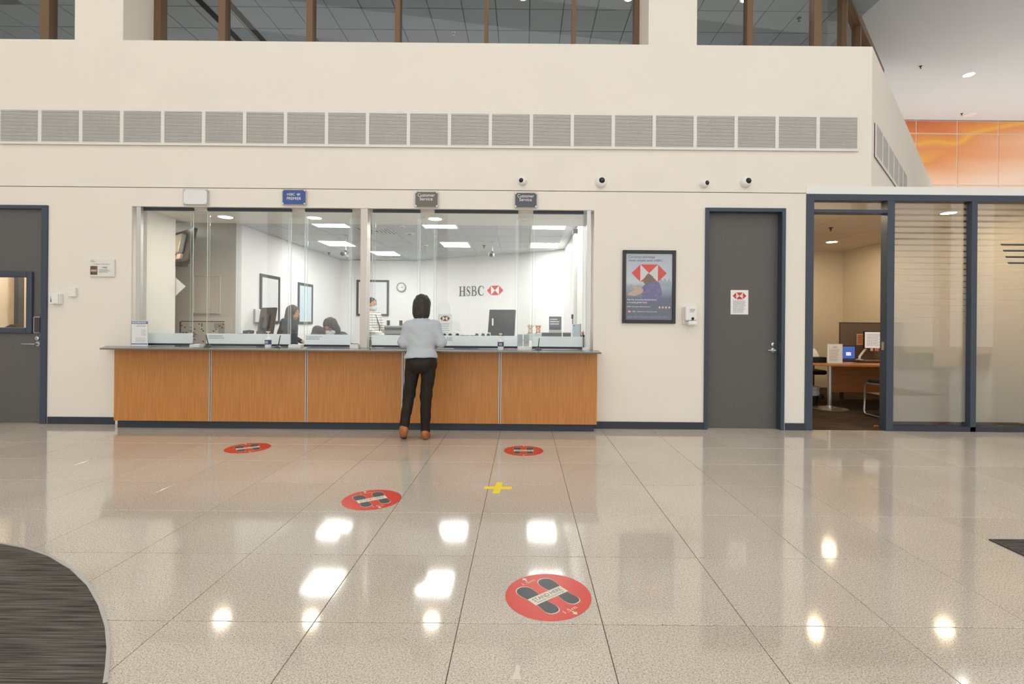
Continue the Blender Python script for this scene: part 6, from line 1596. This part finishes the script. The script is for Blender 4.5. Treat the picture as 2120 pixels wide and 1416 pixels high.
# ------------------------------------------------------------------ people
def V3(*a): return np.array(a, float)
def unit(v): return v / np.linalg.norm(v)
def person(label, J, look, torso_f, top_m, bottom_m, shoe_m, skin=M_SKIN, hair_m=M_HAIR, hem=None, hair='bob', mask=False, glasses=False, sc=1.0, collar=None, top_name='jumper', res=0.0075, fold=0.0022, hands=True, slim=1.0):
    """J: dict of joints in world metres (head = middle of the skull)"""
    root = thing('person', label, 'person', (float(J['ankL'][0] + J['ankR'][0]) / 2, float(J['ankL'][1] + J['ankR'][1]) / 2, 0.0))
    P = np.array([v for v in J.values()])
    def span(keys, m=0.2):
        q = np.array([J[k] for k in keys]); return q.min(0) - m * sc, q.max(0) + m * sc
    lo, hi = span(list(J)); lo[2] = min(lo[2], -0.005)
    up = unit(J['neck'] - J['pel']); f = unit(torso_f - up * (torso_f @ up)); r = np.cross(f, up)
    A = [r, f, up]
    hf = unit(look['f']); hu = unit(look['u'] - hf * (look['u'] @ hf)); hr = np.cross(hf, hu); HA = [hr, hf, hu]
    hc = J['head']
    def limbs(B, g, kk=0.03, feet=True):
        for s in 'LR':
            B.chain([J['sho' + s], J['elb' + s], J['wri' + s]], [0.05 * sc * slim + g, 0.035 * sc * slim + g, 0.026 * sc + g * 0.8], kk)
    def trunk(B, g):
        ch = J['che']; pe = J['pel']; mid = (ch + pe) / 2
        B.ell(ch, (0.150 * sc * slim + g, 0.098 * sc + g, 0.165 * sc + g), A, 0.05); B.ell(mid, (0.128 * sc * slim + g, 0.092 * sc + g, 0.15 * sc + g), A, 0.06)
        B.cone(J['shoL'], J['shoR'], 0.052 * sc + g * 0.7, 0.052 * sc + g * 0.7, 0.05)
        B.cone(J['neck'] - up * 0.01, ch + up * 0.08, 0.055 * sc + g * 0.4, 0.09 * sc + g * 0.5, 0.06)
    def hips(B, g):
        B.ell(J['pel'], (0.150 * sc * slim + g, 0.108 * sc + g, 0.115 * sc + g), A, 0.05)
        B.ell(J['pel'] - f * 0.045 * sc - up * 0.04, (0.12 * sc * slim + g, 0.075 * sc + g, 0.085 * sc + g), A, 0.04)
    def legs(B, g, kk=0.02):
        for s in 'LR':
            B.chain([J['hip' + s], J['kne' + s], J['ank' + s]], [0.070 * sc * slim + g, 0.050 * sc + g, 0.036 * sc + g], kk)
    B = Body(lo, hi, res)
    trunk(B, 0); hips(B, 0); limbs(B, 0); legs(B, 0)
    B.cone(J['neck'], hc - hu * 0.06, 0.05 * sc, 0.046 * sc, 0.03)
    B.ell(hc + hu * 0.02, (0.074 * sc, 0.093 * sc, 0.092 * sc), HA, 0.02)
    B.ell(hc + hf * 0.022 - hu * 0.055, (0.054 * sc, 0.068 * sc, 0.062 * sc), HA, 0.03)
    for s in (-1, 1):
        B.ell(hc + hr * s * 0.075 * sc - hf * 0.005 - hu * 0.012, (0.012, 0.02, 0.031), HA, 0.008)
        B.ell(hc + hr * s * 0.031 + hf * 0.096 - hu * 0.005, (0.016, 0.014, 0.011), HA, 0.0, cut=True)
    B.cone(hc + hf * 0.090 - hu * 0.002, hc + hf * 0.108 - hu * 0.036, 0.008, 0.013, 0.012)
    B.ell(hc + hf * 0.084 - hu * 0.070, (0.024, 0.012, 0.009), HA, 0.008)
    if hands:
        for s in 'LR':
            w = J['wri' + s]; h = unit(J['han' + s] - w); pn = V3(0, 0, -1); pn = unit(pn - h * (pn @ h)); sd = np.cross(h, pn) * (1 if s == 'R' else -1)
            inner = sd if (sd @ (((J['shoL'] + J['shoR']) / 2) - J['sho' + s])) > 0 else -sd
            B.cone(w, w + h * 0.075, 0.024, 0.031, 0.02); B.ell(w + h * 0.06, (0.038, 0.045, 0.017), [sd, h, pn], 0.015)
            for i, L in enumerate((0.062, 0.072, 0.068, 0.052)):
                b0 = w + h * 0.095 + inner * (0.029 - 0.0195 * i); b1 = b0 + h * L * 0.5 + pn * L * 0.12; b2 = b1 + h * L * 0.36 + pn * L * 0.36
                B.chain([b0, b1, b2], [0.0095, 0.0088, 0.0075], 0.006)
            t0 = w + h * 0.03 + inner * 0.028; t1 = t0 + inner * 0.026 + h * 0.034; t2 = t1 + h * 0.03 + inner * 0.006 + pn * 0.01
            B.chain([t0, t1, t2], [0.014, 0.011, 0.009], 0.01)
    for s in 'LR':
        B.cone(J['ank' + s] - V3(0, 0, 0.02), J['toe' + s], 0.034 * sc, 0.026 * sc, 0.02)
    body = B.build('body', skin, root)
    # clothes
    B = Body(*span(['neck', 'che', 'pel', 'shoL', 'shoR', 'elbL', 'elbR', 'wriL', 'wriR']), res)
    g = 0.016
    trunk(B, g); B.ell(J['pel'] + up * 0.02, (0.152 * sc * slim + g + 0.010, 0.112 * sc + g + 0.010, 0.115 * sc + g), A, 0.05)
    B.ell(J['pel'] - f * 0.03 * sc, (0.13 * sc * slim + g + 0.01, 0.09 * sc + g + 0.01, 0.09 * sc + g), A, 0.05)
    limbs(B, 0.014)
    B.keep(J['neck'] + up * (0.012 if collar is None else collar), up)
    hz = J['pel'] + up * (0.03 if hem is None else hem); B.keep(hz, -up)
    for s in 'LR':
        pass
    if fold: B.ripple(fold, 22, 18, 46)
    topo = B.build(top_name, top_m, root)
    B = Body(*span(['pel', 'hipL', 'hipR', 'kneL', 'kneR', 'ankL', 'ankR']), res)
    hips(B, 0.013); legs(B, 0.013, 0.012)
    B.keep(J['pel'] + up * 0.085, up); B.keep(V3(0, 0, 0.05), V3(0, 0, -1))
    if fold: B.ripple(fold * 1.0, 27, 21, 41)
    B.build('trousers', bottom_m, root)
    for s in 'LR':
        a, t_ = J['ank' + s], J['toe' + s]; d = unit(t_ - a)
        S = Body(np.minimum(a, t_) - 0.14, np.maximum(a, t_) + 0.14, 0.006)
        S.cone(a - V3(0, 0, 0.03) - d * 0.03, t_ + d * 0.01, 0.044 * sc, 0.037 * sc, 0.03); S.cone(a + V3(0, 0, 0.03), a - V3(0, 0, 0.04), 0.044 * sc, 0.044 * sc, 0.02)
        zmin = min(a[2] - 0.075, t_[2] - 0.03)
        S.keep(V3(0, 0, max(0.001, zmin)), V3(0, 0, -1)); S.keep(a + V3(0, 0, 0.05), V3(0, 0, 1))
        sh = S.build('shoe', shoe_m, root)
        S = Body(np.minimum(a, t_) - 0.14, np.maximum(a, t_) + 0.14, 0.006)
        S.cone(a - V3(0, 0, 0.03) - d * 0.032, t_ + d * 0.012, 0.047 * sc, 0.040 * sc, 0.03); z_ = max(0.001, zmin)
        S.keep(V3(0, 0, z_ - 0.001), V3(0, 0, -1)); S.keep(V3(0, 0, z_ + 0.018), V3(0, 0, 1))
        if (S.F < 0).any(): S.build('sole', M_CHAR, sh)
    # hair
    hlo, hhi = hc - 0.34, hc + 0.26
    S = Body(hlo, hhi, 0.006)
    if hair == 'bob':
        S.ell(hc + hu * 0.028 - hf * 0.008, (0.092, 0.108, 0.102), HA, 0.03)
        S.ell(hc - hu * 0.075 - hf * 0.03, (0.090, 0.075, 0.10), HA, 0.05)
        S.ell(hc + hf * 0.13 - hu * 0.055, (0.066, 0.12, 0.105), HA, 0, cut=True)
        S.keep(hc - hu * 0.165, -hu)
    elif hair == 'long':
        S.ell(hc + hu * 0.03 - hf * 0.01, (0.092, 0.108, 0.102), HA, 0.03)
        S.ell(hc - hu * 0.06 - hf * 0.035, (0.094, 0.075, 0.12), HA, 0.05)
        S.cone(hc - hu * 0.1 - hf * 0.06, hc - hu * 0.27 - hf * 0.085, 0.075, 0.045, 0.06)
        S.ell(hc + hf * 0.13 - hu * 0.05, (0.068, 0.12, 0.112), HA, 0, cut=True)
    else:
        S.ell(hc + hu * 0.04 - hf * 0.012, (0.083, 0.100, 0.086), HA, 0.03)
        S.ell(hc - hu * 0.02 - hf * 0.055, (0.074, 0.05, 0.07), HA, 0.03)
        S.ell(hc + hf * 0.13 - hu * 0.05, (0.09, 0.125, 0.10), HA, 0, cut=True)
    S.ripple(0.004, 95, 80, 3)
    S.build('hair', hair_m, root)
    # eyes, brows, mouth
    for s in (-1, 1):
        p = hc + hr * s * 0.031 + hf * 0.079 - hu * 0.005
        e = MB().ball(p - hf * 0.002, 0.0115, n=12, m=8).build('eye', mat('eye_white', (232, 228, 222), 0.25), root, smooth=True)
        q = p + hf * 0.0095; MB().ball(q - hf * 0.003, 0.0088, n=10, m=6).build('iris', M_BLACK, e, smooth=True)
        b = [hc + hr * s * (0.018 + 0.012 * i) + hf * (0.094 - 0.004 * i) + hu * (0.018 + 0.002 * (i == 1)) for i in range(3)]
        MB().tube([tuple(x) for x in b], [0.004, 0.0045, 0.003], 6).build('eyebrow', hair_m, root, smooth=True)
    if not mask:
        b = [hc + hr * x + hf * (0.094 - abs(x) * 0.25) - hu * 0.071 for x in (-0.022, -0.01, 0, 0.01, 0.022)]
        MB().tube([tuple(x) for x in b], [0.002, 0.005, 0.0055, 0.005, 0.002], 8).build('mouth', mat('lips', (166, 96, 86), 0.45), root, smooth=True)
    else:
        S = Body(hc - 0.16, hc + 0.16, 0.005)
        S.ell(hc + hf * 0.028 - hu * 0.062, (0.066, 0.082, 0.058), HA, 0.02); S.cone(hc + hf * 0.1 - hu * 0.03, hc + hf * 0.1 - hu * 0.07, 0.022, 0.022, 0.03)
        S.ell(hc - hf * 0.075 - hu * 0.05, (0.2, 0.09, 0.2), HA, 0, cut=True)
        mk = S.build('mask', mat('face_mask', (206, 212, 214), 0.7), root)
        for s in (-1, 1):
            MB().tube([tuple(hc + hr * s * 0.062 + hf * 0.03 - hu * 0.04), tuple(hc + hr * s * 0.078 + hf * 0.0 - hu * 0.015), tuple(hc + hr * s * 0.08 - hf * 0.015 - hu * 0.005)], 0.0016, 6).build('ear_loop', M_WHITE, mk)
    if glasses:
        g_ = MB()
        for s in (-1, 1):
            ring = [hc + hr * (s * 0.033 + 0.024 * math.cos(a)) + hf * 0.103 + hu * (-0.006 + 0.018 * math.sin(a)) for a in [2 * math.pi * i / 16 for i in range(17)]]
            g_.tube([tuple(x) for x in ring], 0.0022, 6)
            g_.tube([tuple(hc + hr * s * 0.057 + hf * 0.103), tuple(hc + hr * s * 0.079 + hf * 0.0)], 0.002, 6)
        g_.tube([tuple(hc - hr * 0.009 + hf * 0.104), tuple(hc + hr * 0.009 + hf * 0.104)], 0.002, 6)
        g_.build('glasses', M_BLACK, root, smooth=True)
    return root

# --- customer seen from behind
M_KNIT = mat('pale_blue_grey_knit', (186, 192, 200), 0.9, bump=(26, 0.45))
M_CORD = mat('dark_brown_cord', (34, 26, 22), 0.62, spec=0.35)
M_BOOT = mat('tan_boot', (176, 110, 58), 0.6, noise=(18, 0.25, (1, 1, 1)))
def Q(px, py, Y): return np.array(at(px, py, Y))
cY = 5.27
J = dict(head=Q(874, 634, cY + 0.06), neck=Q(873, 661, cY + 0.03), che=Q(872, 693, cY + 0.01), pel=Q(872, 746, cY - 0.02),
         shoL=Q(847, 676, cY), shoR=Q(900, 676, cY), elbL=Q(834, 709, cY - 0.02), elbR=Q(914, 709, cY - 0.02),
         wriL=V3(-1.19, 5.56, 1.005), wriR=V3(-1.01, 5.57, 1.0), hanL=V3(-1.11, 5.66, 0.990), hanR=V3(-1.09, 5.68, 0.988),
         hipL=Q(855.5, 752, cY - 0.02), hipR=Q(889, 752, cY - 0.02), kneL=Q(847, 818, cY + 0.02), kneR=Q(882, 820, cY + 0.02),
         ankL=Q(836, 880, cY - 0.02), ankR=Q(880.5, 889, cY + 0.06), toeL=Q(836, 903, cY + 0.10), toeR=Q(884, 902, cY + 0.16))
J['ankR'][2] = 0.085; J['toeR'][2] = 0.035; J['ankL'][2] = 0.135; J['toeL'][2] = 0.035
person('customer in a pale grey-blue jumper, dark trousers and tan boots, back turned, at the counter', J, dict(f=V3(0.05, 1, -0.18), u=V3(0, 0.18, 1)), V3(0, 1, 0), M_KNIT, M_CORD, M_BOOT, hem=0.02, sc=0.98, top_name='jumper', res=0.007, fold=0.0036)

# --- teller bent over the desk
M_JKT = mat('charcoal_cardigan', (58, 57, 58), 0.9)
hc = Q(684, 676, 6.98)
J = dict(head=hc, neck=Q(680, 690, 7.12), che=Q(679, 712, 7.22), pel=V3(-2.78, 7.50, 0.60), shoL=Q(710, 697, 7.16), shoR=Q(657, 684, 7.16),
         elbL=Q(722, 716, 6.98), elbR=Q(640, 716, 6.98), wriL=V3(-2.60, 6.86, 0.80), wriR=V3(-2.82, 6.86, 0.80), hanL=V3(-2.66, 6.80, 0.785), hanR=V3(-2.74, 6.80, 0.785),
         hipL=V3(-2.70, 7.50, 0.55), hipR=V3(-2.87, 7.50, 0.55), kneL=V3(-2.66, 7.18, 0.52), kneR=V3(-2.92, 7.18, 0.52),
         ankL=V3(-2.66, 7.22, 0.09), ankR=V3(-2.92, 7.22, 0.09), toeL=V3(-2.65, 7.10, 0.035), toeR=V3(-2.93, 7.10, 0.035))
person('seated teller with long dark hair, glasses and white face mask bending over the desk', J, dict(f=V3(-0.12, -1, -0.55), u=V3(-0.12, -0.4, 1)), V3(0, -1, -0.2), M_JKT, mat('black_trousers', (30, 30, 32), 0.8), M_BLACK, hair='long', mask=True, glasses=True, top_name='cardigan', hem=-0.02, res=0.008, collar=0.10)
ch = thing('office_chair', 'black teller chair under the seated woman', 'chair', (-2.78, 7.52, 0.003))
MB().box(-3.02, -2.54, 7.30, 7.78, 0.38, 0.45).build('seat', M_FAB, ch, bevel=0.03)
MB().box(-2.98, -2.58, 7.80, 7.86, 0.50, 0.92).build('backrest', M_FAB, ch, bevel=0.03)
MB().box(-2.80, -2.76, 7.74, 7.82, 0.40, 0.6).build('back_support', M_CHAR, ch)
MB().cyl((-2.78, 7.54, 0.08), (-2.78, 7.54, 0.39), 0.025, n=14).build('gas_lift', M_CHAR, ch)
for i in range(5):
    a = i * 2 * math.pi / 5 + 0.2
    MB().tube([(-2.78, 7.54, 0.09), (-2.78 + 0.27 * math.cos(a), 7.54 + 0.27 * math.sin(a), 0.04)], [0.024, 0.02], 8).build('base_leg', M_CHAR, ch)

# --- woman walking to the right
wY = 8.35
c = Q(603, 647, wY); bx = c[0]
J = dict(head=c + V3(0.03, 0, 0), neck=V3(bx - 0.005, wY, 1.30), che=V3(bx - 0.02, wY, 1.12), pel=V3(bx - 0.03, wY, 0.82), shoL=V3(bx - 0.02, wY + 0.16, 1.25), shoR=V3(bx - 0.03, wY - 0.16, 1.25),
         elbL=V3(bx - 0.08, wY + 0.22, 1.0), elbR=V3(bx - 0.10, wY - 0.21, 1.0), wriL=V3(bx + 0.10, wY + 0.16, 0.92), wriR=V3(bx + 0.08, wY - 0.18, 0.86), hanL=V3(bx + 0.19, wY + 0.14, 0.91), hanR=V3(bx + 0.17, wY - 0.16, 0.83),
         hipL=V3(bx - 0.03, wY + 0.085, 0.78), hipR=V3(bx - 0.03, wY - 0.085, 0.78), kneL=V3(bx + 0.10, wY + 0.09, 0.44), kneR=V3(bx - 0.06, wY - 0.09, 0.43),
         ankL=V3(bx + 0.13, wY + 0.09, 0.09), ankR=V3(bx - 0.26, wY - 0.09, 0.12), toeL=V3(bx + 0.26, wY + 0.09, 0.035), toeR=V3(bx - 0.15, wY - 0.09, 0.035))
person('dark-haired woman in a black top walking to the right behind the screens', J, dict(f=V3(1, -0.1, -0.03), u=V3(0, 0, 1)), V3(1, 0, 0), mat('black_top', (36, 38, 42), 0.85), mat('brown_skirt', (96, 66, 44), 0.85), M_BLACK, hair='long', hair_m=mat('brown_hair', (70, 54, 44), 0.5, noise=(30, 0.3, (6, 6, 0.6))), top_name='top', res=0.0085)

# --- man in a striped shirt
def stripes():
    m = bpy.data.materials.new('striped_shirt'); m.use_nodes = True; nt = m.node_tree; b = nt.nodes['Principled BSDF']
    geo = nt.nodes.new('ShaderNodeNewGeometry'); w = nt.nodes.new('ShaderNodeTexWave'); w.bands_direction = 'Z'
    w.inputs['Scale'].default_value = 7.0; w.inputs['Distortion'].default_value = 1.5; w.inputs['Detail'].default_value = 1
    r = nt.nodes.new('ShaderNodeValToRGB'); e = r.color_ramp.elements; e[0].position, e[1].position = 0.12, 0.3
    e[0].color = (*lin((150, 142, 136)), 1); e[1].color = (*lin((236, 232, 226)), 1)
    nt.links.new(geo.outputs['Position'], w.inputs['Vector']); nt.links.new(w.outputs['Fac'], r.inputs[0]); nt.links.new(r.outputs[0], b.inputs['Base Color']); b.inputs['Roughness'].default_value = 0.9
    return m
mY = 8.9
c = Q(769, 630, mY); bx = c[0]
J = dict(head=c, neck=V3(bx + 0.005, mY, 1.44), che=V3(bx + 0.02, mY, 1.24), pel=V3(bx + 0.02, mY, 0.92), shoL=V3(bx + 0.05, mY + 0.19, 1.38), shoR=V3(bx - 0.01, mY - 0.19, 1.38),
         elbL=V3(bx + 0.16, mY + 0.24, 1.13), elbR=V3(bx + 0.06, mY - 0.27, 1.11), wriL=V3(bx + 0.36, mY + 0.14, 1.12), wriR=V3(bx + 0.28, mY - 0.2, 1.04), hanL=V3(bx + 0.46, mY + 0.1, 1.12), hanR=V3(bx + 0.38, mY - 0.17, 1.03),
         hipL=V3(bx + 0.02, mY + 0.09, 0.87), hipR=V3(bx + 0.02, mY - 0.09, 0.87), kneL=V3(bx + 0.08, mY + 0.1, 0.48), kneR=V3(bx + 0.02, mY - 0.1, 0.48),
         ankL=V3(bx + 0.03, mY + 0.1, 0.09), ankR=V3(bx - 0.08, mY - 0.1, 0.09), toeL=V3(bx + 0.17, mY + 0.1, 0.035), toeR=V3(bx + 0.06, mY - 0.1, 0.035))
pm = person('short-haired man in a pale striped shirt and lanyard facing right behind the metal post', J, dict(f=V3(1, -0.35, -0.12), u=V3(0, 0, 1)), V3(1, -0.25, 0), stripes(), mat('navy_trousers', (44, 46, 56), 0.85), M_BLACK, hair='short', mask=True, top_name='shirt', hem=0.0, sc=1.05, res=0.0085)
MB().tube([(bx + 0.09, mY - 0.06, 1.40), (bx + 0.165, mY - 0.06, 1.2), (bx + 0.17, mY - 0.05, 1.02)], 0.012, 6).build('lanyard', M_CHAR, pm)

# ------------------------------------------------------------------ two little animal figures on the leaflet boxes
def toy(px, py_top, py_bot, Y, label, kind):
    a, b = at(px, py_bot, Y), at(px, py_top, Y); h = b.z - a.z; x = a.x; z = max(a.z, ZR)
    t = thing('animal_figure', label, 'toy figure', (x, Y, ZR), group='animal figures')
    main = mat('toy_orange', (224, 132, 66), 0.6) if kind == 'tiger' else mat('toy_cream', (226, 190, 150), 0.6)
    pale = mat('toy_pale', (240, 226, 206), 0.6)
    MB().box(x - h * 0.4, x + h * 0.4, Y - 0.02, Y + 0.06, ZR, z).build('block', M_EDGE, t)
    B = Body((x - h * 0.5, Y - h * 0.45, z - h * 0.1), (x + h * 0.5, Y + h * 0.45, z + h * 1.15), h / 36)
    B.ell((x, Y, z + h * 0.26), (h * 0.22, h * 0.2, h * 0.26), None, h * 0.05)
    B.ell((x, Y - h * 0.02, z + h * 0.66), (h * 0.26, h * 0.22, h * 0.2), None, h * 0.04)
    for s in (-1, 1):
        B.cone((x + s * h * 0.12, Y - h * 0.1, z + h * 0.1), (x + s * h * 0.24, Y - h * 0.26, z + h * 0.06), h * 0.09, h * 0.07, h * 0.04)
        B.cone((x + s * h * 0.18, Y - h * 0.05, z + h * 0.38), (x + s * h * 0.16, Y - h * 0.2, z + h * 0.24), h * 0.07, h * 0.06, h * 0.03)
        B.cone((x + s * h * 0.2, Y, z + h * 0.76), (x + s * h * (0.34 if kind == 'ox' else 0.25), Y, z + h * 0.84), h * 0.07, h * 0.06, h * 0.03)
    B.keep((x, Y, z), (0, 0, -1)); B.build('body', main, t)
    MB().ball((x, Y - h * 0.2, z + h * 0.60), h * 0.14, h * 0.09, h * 0.09).build('muzzle', pale, t, smooth=True)
    MB().ball((x, Y - h * 0.17, z + h * 0.28), h * 0.12, h * 0.06, h * 0.17).build('belly', pale, t, smooth=True)
    for s in (-1, 1):
        MB().ball((x + s * h * 0.1, Y - h * 0.215, z + h * 0.71), h * 0.03).build('eye', M_BLACK, t, smooth=True)
        if kind == 'ox': MB().tube([(x + s * h * 0.1, Y, z + h * 0.84), (x + s * h * 0.18, Y, z + h * 0.94), (x + s * h * 0.16, Y, z + h * 1.02)], [h * 0.04, h * 0.03, h * 0.012], 8).build('horn', M_CHAR, t, smooth=True)
        else: MB().tube([(x + s * h * 0.12, Y - h * 0.17, z + h * 0.8), (x + s * h * 0.2, Y - h * 0.14, z + h * 0.77)], h * 0.02, 6).build('stripe', M_CHAR, t)
toy(1098, 671, 690.5, 6.40, 'small cream horned ox figure on the right shelf', 'ox')
toy(1114, 671, 690.5, 6.48, 'small orange tiger figure beside the ox on the right shelf', 'tiger')
